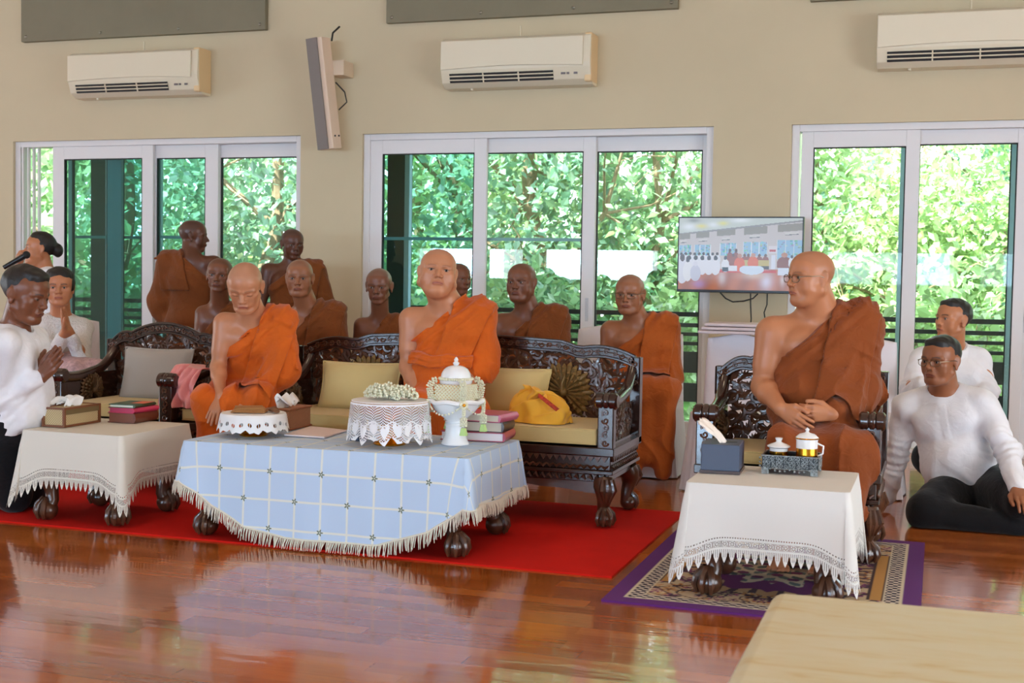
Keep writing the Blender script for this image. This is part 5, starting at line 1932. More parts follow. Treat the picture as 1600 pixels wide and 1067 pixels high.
def pinkc(u, v):
    # satin cloth hung over the arm: hangs down in front with rolling folds
    x = pc_[0] - 0.10 + 0.20 * u + 0.012 * math.sin(6 * v + 2 * u)
    f = 0.024 * math.sin(u * 16 + 2.2 * math.sin(v * 4)) + 0.012 * math.sin(u * 31 + v * 5)
    z = 0.475 + 0.285 * (1 - v) * (1 - 0.16 * abs(math.sin(2.6 * u + 0.6)) * (1 - v)) + 0.03 * math.sin(5 * u) * (1 - v)
    y = 6.10 - 0.13 * math.sin(min(1, v * 1.15) * math.pi / 2) + f
    if v < 0.18:
        y += 0.10 * (0.18 - v) / 0.18
        z -= 0.05 * (0.18 - v) / 0.18
    return (x, y, z)


bundle('pink_satin_cloth', 'crumpled pink satin cloth hanging beside the head-bowed monk', pinkc, M_PINKS, (46, 34))

# small gold brocade box at the left behind the kneeling man
q = at(87, 628, 6.05)
gb = MB().box(q[0] - 0.05, q[0] + 0.05, 6.0, 6.1, 0.008, 0.60)
gbo = gb.build('brocade_stand', mat('gold_brocade_box', srgb(196, 168, 120), 0.5, var=0.35, vscale=30), None, False, bevel=0.01)
tag(gbo, 'narrow gold patterned stand at the left, behind the kneeling man', 'stand')

# ------------------------------------------------------------ chairs under white covers
M_COVER = mat('white_chair_cover', srgb(226, 218, 222), 0.8, spec=0.2)


def covered_chair(label, x, y, rot=0.0, h=0.90, w=0.44):
    r = thing('covered_chair', label, 'chair', (x, y, 0), 'chairs under white covers')
    R3 = Rm('Z', math.radians(rot))
    o = np.array([x, y, 0.0])
    def back(u, v):
        a = 2 * math.pi * u
        zz = h * (1 - v)
        ww = w / 2 * (0.86 + 0.14 * v) * (1 if zz < h - 0.05 else math.sqrt(max(0.0, 1 - ((zz - h + 0.05) / 0.052) ** 2)) * 0.3 + 0.7)
        if v <= 0.001:
            ww = 0.0
        ny = 0.03 + 0.03 * v
        ca, sa = math.cos(a), math.sin(a)
        px = ww * math.copysign(abs(ca) ** 0.5, ca)
        py = ny * math.copysign(abs(sa) ** 0.6, sa) + 0.20 + 0.05 * (1 - v)
        return o + R3 @ np.array([px, py, zz - (0.0 if v > 0.02 else 0.003)])
    MB().grid(back, 36, 24).build('back_cover', M_COVER, r)
    def skirt(u, v):
        a = 2 * math.pi * u
        ca, sa = math.cos(a), math.sin(a)
        k = min(1, v * 8)
        fl = 1 + 0.22 * max(0, v - 0.12)
        wob_ = 1 + 0.035 * math.sin(9 * a) * v + 0.02 * math.sin(23 * a) * v
        px = w / 2 * k * fl * wob_ * math.copysign(abs(ca) ** 0.45, ca)
        py = 0.22 * k * fl * wob_ * math.copysign(abs(sa) ** 0.45, sa)
        zz = 0.46 if v < 0.125 else 0.46 - 0.452 * (v - 0.125) / 0.875
        return o + R3 @ np.array([px, py, zz])
    MB().grid(skirt, 96, 20).build('seat_cover', M_COVER, r)
    return r


CHAIRS = [('white covered chair under the robed monk in glasses beside the long sofa', -1.74, 7.86, 0),
          ('white covered chair just right of the middle sofa end, behind the round-faced monk', -2.16, 8.25, 0),
          ('white covered chair under the round-faced monk behind the sofa', -2.50, 7.86, 0),
          ('white covered chair under the thin monk behind the sofa', -3.55, 7.86, 0),
          ('white covered chair under the broad monk behind the solid-backed chair', -4.05, 7.62, 0),
          ('white covered chair under the monk behind the empty armchair', -4.72, 7.9, 0),
          ('white covered chair in the second row under the monk hidden behind the central one', -3.30, 8.75, 0),
          ('white covered chair just behind the left arm of the right armchair', -1.13, 7.45, 0),
          ('white covered chair behind the right arm of the right armchair', -0.42, 7.6, 0),
          ('white covered chair under the seated woman with joined hands', -5.50, 7.05, 20)]
for lb_, x, y, rt in CHAIRS:
    covered_chair(lb_, x, y, rt)
# flat folded covers stacked on the chair under the television
for k in range(3):
    o = MB().box(-1.33 + 0.02 * k, -0.93, 7.40, 7.75, 0.90 - 0.0 + 0.022 * k, 0.918 + 0.022 * k).build('folded_cover', mat('pinkish_cover', srgb(206, 188, 188), 0.8), None, True, bevel=0.006)
    tag(o, ['lowest', 'middle', 'topmost'][k] + ' of three flat folded covers stacked below the television', 'folded cover', 'folded covers')

# ------------------------------------------------------------ figures: distance-field modelling
f32 = np.float32


def V(*a):
    return np.array(a, dtype=np.float64)


def nrm(a):
    a = np.asarray(a, float)
    return a / (np.linalg.norm(a) + 1e-12)


def smin(a, b, k):
    h = np.maximum(k - np.abs(a - b), 0) / k
    return np.minimum(a, b) - h * h * k * 0.25


def smax(a, b, k):
    return -smin(-a, -b, k)


def cone(P, a, b, ra, rb):
    a = np.asarray(a, f32); b = np.asarray(b, f32)
    ba = b - a
    pa = P - a
    h = np.clip(pa @ ba / max(float(ba @ ba), 1e-9), 0, 1)
    d = pa - h[:, None] * ba
    return np.sqrt((d * d).sum(1)) - (ra + (rb - ra) * h)


def ell(P, c, r, M=None):
    q = P - np.asarray(c, f32)
    if M is not None:
        q = q @ np.asarray(M, f32)
    r = np.asarray(r, f32)
    k0 = np.sqrt(((q / r) ** 2).sum(1)) + 1e-9
    k1 = np.sqrt(((q / (r * r)) ** 2).sum(1)) + 1e-9
    return k0 * (k0 - 1) / k1


def rbox(P, c, hlf, rad, M=None):
    q = P - np.asarray(c, f32)
    if M is not None:
        q = q @ np.asarray(M, f32)
    q = np.abs(q) - (np.asarray(hlf, f32) - rad)
    return np.sqrt((np.maximum(q, 0) ** 2).sum(1)) + np.minimum(q.max(1), 0) - rad


def polygonize(fn, lo, hi, res, B=6, margin=0.008):
    lo = np.asarray(lo, float)
    hi = np.asarray(hi, float)
    nb = np.ceil((hi - lo) / (res * B)).astype(int)
    bi = np.stack(np.meshgrid(*[np.arange(k) for k in nb], indexing='ij'), -1).reshape(-1, 3)
    ctr = (lo + (bi * B + (B - 1) / 2) * res).astype(f32)
    db = np.concatenate([fn(ctr[i:i + 200000]) for i in range(0, len(ctr), 200000)])
    act = np.abs(db) < (B / 2) * 1.732 * res * 1.25 + margin
    D = np.repeat(np.repeat(np.repeat(db.reshape(*nb), B, 0), B, 1), B, 2).astype(f32)
    o3 = np.stack(np.meshgrid(*[np.arange(B)] * 3, indexing='ij'), -1).reshape(-1, 3)
    ab = bi[act]
    for i in range(0, len(ab), 1500):
        idx = (ab[i:i + 1500, None, :] * B + o3[None]).reshape(-1, 3)
        P = (lo + idx * res).astype(f32)
        D[idx[:, 0], idx[:, 1], idx[:, 2]] = fn(P)
    S = D < 0
    # cells with a sign change
    c8 = [S[dx:S.shape[0] - 1 + dx, dy:S.shape[1] - 1 + dy, dz:S.shape[2] - 1 + dz] for dx in (0, 1) for dy in (0, 1) for dz in (0, 1)]
    anyc = c8[0].copy(); allc = c8[0].copy()
    for c in c8[1:]:
        anyc |= c
        allc &= c
    cell = anyc & ~allc
    ci = np.argwhere(cell)
    if len(ci) == 0:
        return np.zeros((0, 3)), np.zeros((0, 4), int)
    cid = -np.ones(cell.shape, dtype=np.int32)
    cid[cell] = np.arange(len(ci))
    corners = np.array([(dx, dy, dz) for dx in (0, 1) for dy in (0, 1) for dz in (0, 1)])
    vals = np.stack([D[ci[:, 0] + c[0], ci[:, 1] + c[1], ci[:, 2] + c[2]] for c in corners], 1)
    acc = np.zeros((len(ci), 3)); cnt = np.zeros(len(ci))
    for a in range(8):
        for b in range(a + 1, 8):
            if np.abs(corners[a] - corners[b]).sum() != 1:
                continue
            va, vb = vals[:, a], vals[:, b]
            m = (va < 0) != (vb < 0)
            t_ = np.where(m, va / np.where(m, va - vb, 1), 0)
            p = corners[a] + t_[:, None] * (corners[b] - corners[a])
            acc[m] += p[m]
            cnt[m] += 1
    verts = lo + (ci + acc / cnt[:, None]) * res
    faces = []
    for ax in range(3):
        sl0 = [slice(None)] * 3; sl1 = [slice(None)] * 3
        sl0[ax] = slice(0, -1); sl1[ax] = slice(1, None)
        A, Bq = S[tuple(sl0)], S[tuple(sl1)]
        e = np.argwhere(A != Bq)
        u, v = (ax + 1) % 3, (ax + 2) % 3
        ok = (e[:, u] > 0) & (e[:, v] > 0) & (e[:, u] < cell.shape[u]) & (e[:, v] < cell.shape[v])
        e = e[ok]
        flip = A[e[:, 0], e[:, 1], e[:, 2]]
        q = []
        for du, dv in ((-1, -1), (0, -1), (0, 0), (-1, 0)):
            k = e.copy(); k[:, u] += du; k[:, v] += dv
            q.append(cid[k[:, 0], k[:, 1], k[:, 2]])
        q = np.stack(q, 1)
        q[~flip] = q[~flip][:, ::-1]
        q = q[(q >= 0).all(1)]
        faces.append(q)
    return verts, np.concatenate(faces)


def mesh_obj(name, verts, faces, m, parent, loc, smooth_it=0):
    me = bpy.data.meshes.new(name)
    nv, nf = len(verts), len(faces)
    me.vertices.add(nv)
    me.vertices.foreach_set('co', np.asarray(verts, f32).ravel())
    me.loops.add(nf * 4)
    me.polygons.add(nf)
    me.loops.foreach_set('vertex_index', np.asarray(faces, np.int32).ravel())
    me.polygons.foreach_set('loop_start', np.arange(0, nf * 4, 4, dtype=np.int32))
    me.polygons.foreach_set('loop_total', np.full(nf, 4, dtype=np.int32))
    me.update(calc_edges=True)
    me.polygons.foreach_set('use_smooth', np.ones(nf, dtype=bool))
    me.materials.append(m)
    o = bpy.data.objects.new(name, me)
    COL.objects.link(o)
    if parent is not None:
        o.parent = parent
        if parent.type == 'EMPTY':
            o.matrix_parent_inverse = Matrix.Translation(parent.location).inverted()
    if smooth_it:
        md = o.modifiers.new('smooth', 'SMOOTH')
        md.factor = 0.5
        md.iterations = smooth_it
    return o


def head_local(p, fat=0.0, thin=0.0, slot=1.0, smile=0.0):
    """head in its own frame: face towards -y, z up, origin between the ears; metres"""
    x = np.abs(p[:, 0])
    q = np.stack([x, p[:, 1], p[:, 2]], 1)
    E_ = lambda c, r, M=None: ell(q, c, r, M)
    d = E_((0, 0.014, 0.036), (0.077, 0.097, 0.083))
    d = smin(d, E_((0, -0.032, 0.040), (0.063, 0.060, 0.066)), 0.03)
    d = smin(d, E_((0, -0.028, -0.030), (0.055 + 0.010 * fat - 0.004 * thin, 0.062, 0.070)), 0.035)
    # cheekbones, cheeks, jaw, chin
    d = smin(d, E_((0.045, -0.056, -0.016), (0.021, 0.022, 0.018)), 0.022)
    d = smin(d, E_((0.040, -0.050, -0.050), (0.022 + 0.008 * fat, 0.024, 0.026)), 0.025)
    d = smin(d, cone(q, (0.050 + 0.009 * fat, 0.004, -0.056), (0.016, -0.066, -0.098), 0.016 + 0.007 * fat, 0.016 + 0.003 * fat), 0.025)
    d = smin(d, E_((0, -0.074, -0.097), (0.022, 0.018, 0.017)), 0.018)
    if fat > 0:
        d = smin(d, E_((0, -0.040, -0.100), (0.05, 0.045, 0.026 * fat + 0.006)), 0.03)
    if thin > 0:
        d = smax(d, -E_((0.066, -0.060, -0.050), (0.010 * thin + 0.004, 0.022, 0.024)), 0.02)
    # brow ridge
    d = smin(d, cone(q, (0.012, -0.090, 0.021), (0.050, -0.072, 0.020), 0.009, 0.008), 0.012)
    # eye sockets
    d = smax(d, -E_((0.033, -0.101, 0.003), (0.021, 0.018, 0.012)), 0.012)
    # lids, then almond slit
    d = smin(d, E_((0.032, -0.0765, 0.003), (0.0155, 0.0145, 0.0125)), 0.004)
    if slot > 0:
        d = smax(d, -E_((0.032, -0.0925, 0.0025), (0.0135, 0.010, 0.0038 * slot)), 0.0010)
    # lid crease
    # nose
    nose = cone(q, (0, -0.086, 0.012), (0, -0.110, -0.026), 0.0075, 0.0115)
    nose = smin(nose, E_((0.0135, -0.0985, -0.031), (0.0085, 0.0105, 0.0085)), 0.006)
    nose = smax(nose, -E_((0.0075, -0.106, -0.0405), (0.0042, 0.006, 0.0045)), 0.002)
    d = smin(d, nose, 0.009)
    # muzzle and lips
    d = smin(d, E_((0, -0.080, -0.060), (0.030, 0.019, 0.024)), 0.015)
    bend = -0.5 * x * x / 0.02 * 0.35 + smile * x * x * 6
    ql = q.copy(); ql[:, 2] -= bend
    up = ell(ql, (0, -0.0975, -0.0575), (0.024, 0.0070, 0.0052))
    lo_ = ell(ql, (0, -0.0965, -0.0670), (0.020, 0.0070, 0.0058))
    d = smin(d, up, 0.004)
    d = smin(d, lo_, 0.004)
    d = smax(d, -ell(ql, (0, -0.1055, -0.0622), (0.026, 0.0045, 0.0012)), 0.003)
    d = smax(d, -E_((0, -0.100, -0.0790), (0.018, 0.0050, 0.004)), 0.006)
    # smile folds, bags under the eyes
    d = smax(d, -cone(q, (0.0215, -0.0965, -0.034), (0.035, -0.0865, -0.068), 0.0030, 0.0022), 0.007)
    d = smax(d, -cone(q, (0.020, -0.094, -0.0125), (0.043, -0.088, -0.013), 0.0014, 0.0014), 0.006)
    # ears
    ca, sa = math.cos(0.22), math.sin(0.22)
    M = np.array([[1, 0, 0], [0, ca, sa], [0, -sa, ca]])
    M2 = Rm('Z', -0.45) @ M
    ear = ell(q, (0.079, 0.014, 0.000), (0.0065, 0.0175, 0.031), M2)
    ear = smin(ear, E_((0.077, 0.008, -0.032), (0.006, 0.010, 0.013)), 0.006)
    ear = smax(ear, -ell(q, (0.0885, 0.009, 0.005), (0.0050, 0.0100, 0.018), M2), 0.003)
    ear = smin(ear, E_((0.071, 0.010, -0.004), (0.006, 0.014, 0.024)), 0.004)
    d = smin(d, ear, 0.006)
    return d


def hand_parts(wr, d, back, thumb, curl=0.5, s=1.0, spread=0.05, tcurl=0.4):
    """capsules of a hand: metacarpals, then five fingers of three / two joints"""
    d = nrm(d)
    t_ = nrm(np.asarray(thumb, float) - d * np.dot(thumb, d))
    n = np.cross(d, t_)
    if n @ np.asarray(back, float) < 0:
        n = -n
    wr = np.asarray(wr, float)
    palm, fingers = [], []
    lat = (0.027, 0.009, -0.009, -0.026)
    ln = (0.084, 0.088, 0.084, 0.076)
    fl = (0.070, 0.078, 0.072, 0.056)
    cv = (0.9, 1.0, 1.08, 1.15)
    for i in range(4):
        base = wr + t_ * lat[i] * 0.45 * s
        kn = wr + d * ln[i] * s + t_ * lat[i] * s - n * 0.003 * abs(i - 1.2) * s
        palm.append((base, kn, 0.0150 * s, 0.0112 * s))
        th = 0.0
        p = kn
        seg = []
        for j, (fr, k) in enumerate(((0.46, 0.55), (0.30, 0.9), (0.24, 0.55))):
            th += curl * k * cv[i]
            dd = d * math.cos(th) - n * math.sin(th) + t_ * (lat[i] / 0.027) * spread
            q = p + nrm(dd) * fl[i] * fr * s
            r0 = (0.0092, 0.0082, 0.0074)[j] * s * (0.88 if i == 3 else 1)
            seg.append((p, q, r0, r0 * 0.92))
            p = q
        fingers.append(seg)
    b0 = wr + d * 0.016 * s + t_ * 0.014 * s - n * 0.006 * s
    b1 = b0 + nrm(d * 0.72 + t_ * 0.62 - n * 0.25 * tcurl) * 0.044 * s
    b2 = b1 + nrm(d * 0.92 + t_ * (0.30 - 0.3 * tcurl) - n * 0.4 * tcurl) * 0.034 * s
    b3 = b2 + nrm(d * 0.95 + t_ * (0.12 - 0.4 * tcurl) - n * 0.5 * tcurl) * 0.026 * s
    palm.append((b0, b1, 0.0165 * s, 0.0125 * s))
    fingers.append([(b1, b2, 0.0118 * s, 0.0102 * s), (b2, b3, 0.0102 * s, 0.0085 * s)])
    return palm, fingers


def hand_d(P, hp):
    palm, fingers = hp
    d = None
    for a, b, r0, r1 in palm:
        e = cone(P, a, b, r0, r1)
        d = e if d is None else smin(d, e, 0.010)
    for seg in fingers:
        f = None
        for a, b, r0, r1 in seg:
            e = cone(P, a, b, r0, r1)
            f = e if f is None else smin(f, e, 0.003)
        d = smin(d, f, 0.0045)
    return d


def bounded(P, d, c, R, fn, comb):
    """combine fn only for the points within R of c"""
    m = ((P - np.asarray(c, f32)) ** 2).sum(1) < R * R
    if m.any():
        d[m] = comb(d[m], fn(P[m]))
    return d


def wob(P, s=1.0, ph=0.0):
    x, y, z = P[:, 0] * s, P[:, 1] * s, P[:, 2] * s
    return np.sin(11 * x + 3.1 * np.sin(7 * z + ph) + ph) + np.sin(9 * z + 2.7 * np.sin(8 * y + 1.3 * ph)) + 0.5 * np.sin(23 * y + 2 * np.sin(13 * x + ph))


SKIN = {'fair': (192, 128, 92), 'warm': (190, 124, 86), 'tan': (156, 98, 66), 'brown': (122, 72, 48), 'dark': (98, 56, 38)}
M_SKIN = attr_mat('skin', 0.38, 0.08, 260, sss=0.0, spec=0.45)
M_EYE = attr_mat('eyeball', 0.3, spec=0.25)
M_EYE.node_tree.nodes['Principled BSDF'].inputs['Coat Weight'].default_value = 0.0


def cloth_mat(name, color, rough=0.75, wr=0.45, sc=22):
    m = bpy.data.materials.new(name)
    m.use_nodes = True
    t = NT(m)
    v = t.coord('Object')
    n1 = t.noise(5, 3, 0.6, v)
    lo = tuple(c * 0.90 for c in color)
    hi = tuple(min(1, c * 1.08) for c in color)
    t.link(t.ramp(n1, [(0.3, lo), (0.7, hi)]), t.p.inputs['Base Color'])
    t.p.inputs['Roughness'].default_value = rough
    t.p.inputs['Specular IOR Level'].default_value = 0.25
    t.p.inputs['Sheen Weight'].default_value = 0.15
    t.bump(t.noise(sc, 2, 0.5, v, 1.2), wr, 0.012)
    return m


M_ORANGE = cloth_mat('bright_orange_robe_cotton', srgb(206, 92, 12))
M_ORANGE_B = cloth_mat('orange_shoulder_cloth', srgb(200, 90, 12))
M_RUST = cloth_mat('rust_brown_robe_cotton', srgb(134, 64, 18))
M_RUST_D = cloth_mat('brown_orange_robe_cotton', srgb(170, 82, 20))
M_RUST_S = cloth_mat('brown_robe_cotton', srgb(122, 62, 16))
M_SHIRT = cloth_mat('white_shirt_cotton', srgb(232, 230, 234), 0.8, 0.3, 18)
M_BLACKC = cloth_mat('black_trouser_cloth', srgb(12, 12, 17), 0.85, 0.3, 20)
M_HAIR = mat('black_hair', srgb(22, 18, 18), 0.45, var=0.2, vscale=60, bump=0.5, bscale=180)
M_LENS = mat('spectacle_metal', srgb(120, 100, 80), 0.3, metal=0.8)


class Fig:
    def __init__(s, J, **kw):
        s.J = {k: np.asarray(v, float) for k, v in J.items()}
        s.b = kw.get('b', 1.0)            # bulk
        s.ab = kw.get('ab', s.b)          # arm bulk
        s.hs = kw.get('hs', 1.0)          # head scale
        s.yaw, s.pit, s.rol = kw.get('head', (0, 0, 0))
        s.fat, s.thin, s.slot, s.smile = kw.get('fat', 0), kw.get('thin', 0), kw.get('slot', 1.0), kw.get('smile', 0)
        s.belly = kw.get('belly', 0.0)
        s.hands = kw.get('hands', [])
        s.hw = kw.get('hw', 1.10)
        s.nk = kw.get('nk', 1.10)
        s.seed = kw.get('seed', 0)
        J = s.J
        s.U = nrm(J['neck'] - J['pelvis'])
        X = J['shL'] - J['shR']
        s.sw = np.linalg.norm(X) / 2
        s.X = nrm(X - s.U * (X @ s.U))
        s.F = np.cross(s.X, s.U)
        s.M = np.stack([s.X, -s.F, s.U], 1)      # local y points to the back
        s.HR = Rm('Z', math.radians(s.yaw)) @ Rm('X', math.radians(s.pit)) @ Rm('Y', math.radians(s.rol))
        s.L = np.linalg.norm(J['neck'] - J['pelvis'])

    # ---- body
    def torso(s, P, inf=0.0):
        J, b = s.J, s.b
        pv = J['pelvis']
        d = ell(P, pv + s.U * s.L * 0.66 + s.F * 0.005, (s.sw * 0.90 + inf, 0.108 * b + inf, s.L * 0.33 + inf), s.M)
        d = smin(d, ell(P, pv + s.U * s.L * 0.30 + s.F * (0.015 + 0.045 * s.belly), (0.142 * b + 0.03 * s.belly + inf, 0.112 * b + 0.05 * s.belly + inf, s.L * 0.34 + inf), s.M), 0.07)
        d = smin(d, ell(P, pv + s.U * 0.02, (0.165 * b + inf, 0.125 * b + inf, 0.12 + inf), s.M), 0.07)
        m = J['neck'] - s.U * 0.03
        for k in ('shL', 'shR'):
            d = smin(d, cone(P, m - s.F * 0.012, J[k] - s.U * 0.004, 0.050 * b + inf, 0.052 * b + inf), 0.05)
        for sg in (-1, 1):
            d = smin(d, ell(P, pv + s.U * s.L * 0.74 + s.X * sg * s.sw * 0.42 + s.F * 0.07 * b, (0.075 * b + inf, 0.045 * b + inf, 0.06 * b + inf), s.M), 0.04)
        return d

    def skin(s, P):
        J, b, ab = s.J, s.b, s.ab
        d = s.torso(P)
        hc = J['head'] + s.HR @ (V(0, 0.016, -0.055) * s.hs)
        nb = J['neck'] - s.U * 0.02
        d = smin(d, cone(P, nb, hc, 0.064 * b * s.nk, 0.056 * (0.6 + 0.4 * b) * s.nk), 0.04)
        # breast bone notch and collar bones
        for k in 'LR':
            sg = 1 if k == 'L' else -1
            d = smin(d, cone(P, J['neck'] - s.U * 0.030 + s.F * 0.050 * b + s.X * sg * 0.02, J['sh' + k] + s.U * 0.014 + s.F * 0.022 - s.X * sg * 0.03, 0.008, 0.007), 0.022)
            up = cone(P, J['sh' + k], J['el' + k], 0.055 * ab, 0.040 * ab)
            up = smin(up, cone(P, J['sh' + k] + (J['el' + k] - J['sh' + k]) * 0.25, J['sh' + k] + (J['el' + k] - J['sh' + k]) * 0.6, 0.050 * ab, 0.047 * ab), 0.02)
            fo = cone(P, J['el' + k], J['wr' + k], 0.041 * ab, 0.027 * (0.5 + 0.5 * ab))
            mid = J['el' + k] * 0.72 + J['wr' + k] * 0.28
            fo = smin(fo, cone(P, J['el' + k], mid, 0.036 * ab, 0.043 * ab), 0.02)
            d = smin(d, smin(up, fo, 0.018), 0.035)
        for a, b_, r0, r1 in s.extra_skin:
            d = smin(d, cone(P, a, b_, r0, r1), 0.012)
        H = s.J['head']
        HRf = s.HR.astype(f32)
        d = bounded(P, d, H, 0.21 * s.hs, lambda Q: head_local((Q - H.astype(f32)) @ HRf / s.hs / np.array([s.hw, 1, 1], f32), s.fat, s.thin, s.slot, s.smile) * s.hs, lambda a, c: smin(a, c, 0.018))
        for hp in s.hp:
            c = hp[0][0][0]
            d = bounded(P, d, c, 0.27, lambda Q: hand_d(Q, hp), lambda a, c_: smin(a, c_, 0.010))
        return d

    def leg_d(s, P, r=1.0, k=0.05):
        J = s.J
        d = None
        for q in 'LR':
            sg = 1 if q == 'L' else -1
            hip = J['pelvis'] + s.X * sg * 0.085
            e = smin(cone(P, hip, J['kn' + q], 0.098 * r, 0.078 * r), cone(P, J['kn' + q], J['an' + q], 0.072 * r, 0.060 * r), k)
            d = e if d is None else smin(d, e, k)
        return d

    def folds(s, P, amp=0.006):
        """drapery: creases fan from the left shoulder, sag across the belly and fall below the waist"""
        q = (P - s.J['shL'].astype(f32)) @ s.M.astype(f32)
        th = np.arctan2(-q[:, 2] + 0.02, -q[:, 0] + 0.03)
        dist = np.sqrt(q[:, 0] ** 2 + q[:, 2] ** 2)
        w = wob(P, 1.0, s.seed)
        w2 = wob(P, 1.7, s.seed + 2)
        ridge = lambda v: 1 - 2.0 * np.abs(np.sin(v)) ** 0.7
        f1 = ridge(th * 9 + 0.55 * w + 7 * q[:, 1]) * np.clip((dist - 0.06) / 0.18, 0, 1) * (0.6 + 0.25 * w2)
        # sleeve and side: creases gather towards the elbow
        de = P - s.J['elL'].astype(f32)
        re = np.sqrt((de ** 2).sum(1))
        f2 = 0.7 * ridge(re * 34 + 1.0 * w + 12 * de[:, 0]) * np.exp(-(re / 0.17) ** 2)
        # below the waist: vertical falls
        p = P - s.J['pelvis'].astype(f32)
        f3 = 0.7 * ridge(p[:, 0] * 24 + 0.7 * w + 2.5 * p[:, 2]) * np.clip((-p[:, 2] + 0.02) / 0.15, 0, 1)
        return amp * (f1 * 0.9 + f2 * 1.3 + f3 * 0.9 + 0.35 * w2)

    def robe(s, P, cover=1, long_=True, extra=(), off=0.021, cut=True, amp=0.006):
        J, b = s.J, s.b
        d = s.torso(P, off)
        n1 = J['neck'] + s.X * 0.035 * b + s.U * 0.01
        n2 = J['shR'] - s.U * 0.125 + s.X * (-0.01)
        if s.neckline is not None:
            n1, n2 = J['neck'] + s.M @ V(*s.neckline[0]), J['shR'] + s.M @ V(*s.neckline[1])
        t_ = nrm(n2 - n1)
        fr = s.F - t_ * (s.F @ t_)
        n = np.cross(t_, nrm(fr))
        if n @ (s.U - s.X) < 0:
            n = -n
        # the covered arm
        if cover:
            r0, r1 = 0.070 * b, (0.085 if cover == 1 else 0.066) * b
            d = smin(d, cone(P, J['shL'], J['elL'], r0, r1), 0.05)
            if cover == 1:
                e = J['elL'] + (J['wrL'] - J['elL']) * 0.22
                d = smin(d, cone(P, J['elL'], e, r1, 0.082 * b), 0.03)
            elif cover == 2:
                e = J['elL'] + (J['wrL'] - J['elL']) * 0.88
                d = smin(d, cone(P, J['elL'], e, r1, 0.046 * b), 0.03)
            # cloth between arm and side
            side = J['pelvis'] + s.U * s.L * 0.35 + s.X * 0.12 * b
            d = smin(d, cone(P, J['shL'] - s.U * 0.08, (J['elL'] + side) / 2, 0.06 * b, 0.075 * b), 0.05)
        if cut:
            dc = (P - n1.astype(f32)) @ n.astype(f32)
            pleat = amp * 0.8 * np.sin(dc * 105 + 0.8 * wob(P, 1.2, s.seed)) * np.exp(-(dc / 0.075) ** 2) * np.clip((P[:, 2] - s.J['pelvis'][2]) / 0.05, 0, 1)
            d = smax(d, dc, 0.008)
        if long_:
            d = smin(d, s.leg_d(P, s.lr, 0.07), 0.06)
        for e in extra:
            if len(e) == 4:
                d = smin(d, cone(P, *e), 0.05)
            else:
                d = smin(d, ell(P, e[0], e[1], e[2]), 0.05)
        disp = s.folds(P, amp) + (pleat if cut else 0)
        d = d - np.maximum(disp, -0.011)
        if cut:
            d = smax(d, dc - 0.002, 0.004)
        return d

    def strip(s, P, robe_fn, x_in, x_out, z_lo, th=0.007, jut=True):
        """folded outer cloth laid over the left shoulder, front and back"""
        d = robe_fn(P)
        sh = np.abs(d - 0.010) - th
        q = (P - s.J['neck'].astype(f32)) @ s.M.astype(f32)
        zz = np.clip(-q[:, 2] / 0.4, -0.3, 1)
        xi = x_in[0] + (x_in[1] - x_in[0]) * zz
        xo = x_out[0] + (x_out[1] - x_out[0]) * zz
        band = np.maximum(np.maximum(xi - q[:, 0], q[:, 0] - xo), z_lo - q[:, 2])
        sh = smax(sh, band, 0.004)
        if jut:
            c = s.J['shL'] + s.X * (0.035) + s.U * (0.050 * s.b)
            M = s.M @ Rm('Y', math.radians(18))
            sh = smin(sh, rbox(P, c - s.X * 0.012 - s.U * 0.006, (0.052, 0.085, 0.008), 0.006, M), 0.02)
        return sh

    def sash(s, P, robe_fn, zc, tilt=0.0, w=0.026, knot=None):
        d = robe_fn(P)
        q = (P - s.J['pelvis'].astype(f32)) @ s.M.astype(f32)
        zz = q[:, 2] - zc - tilt * q[:, 0] - 0.005 * np.sin(q[:, 0] * 40)
        r = smax(np.abs(d - 0.016) - (0.014 + 0.004 * np.sin(zz * 240)), np.abs(zz) - w, 0.008)
        r = smax(r, np.abs(q[:, 0]) - (0.150 * s.b + 0.01), 0.01)
        if knot is not None:
            c = s.J['pelvis'] + s.M @ np.asarray(knot, float)
            r = smin(r, ell(P, c, (0.034, 0.022, 0.026), s.M), 0.02)
            r = smin(r, cone(P, c, c + s.M @ V(0.03, -0.01, -0.07), 0.018, 0.010), 0.02)
            r = smin(r, cone(P, c, c + s.M @ V(-0.035, -0.01, -0.03), 0.016, 0.012), 0.02)
        return r

    def bounds(s, keys=None, m=0.17):
        pts = np.array([v for k, v in s.J.items() if keys is None or k in keys])
        return pts.min(0) - m, pts.max(0) + m


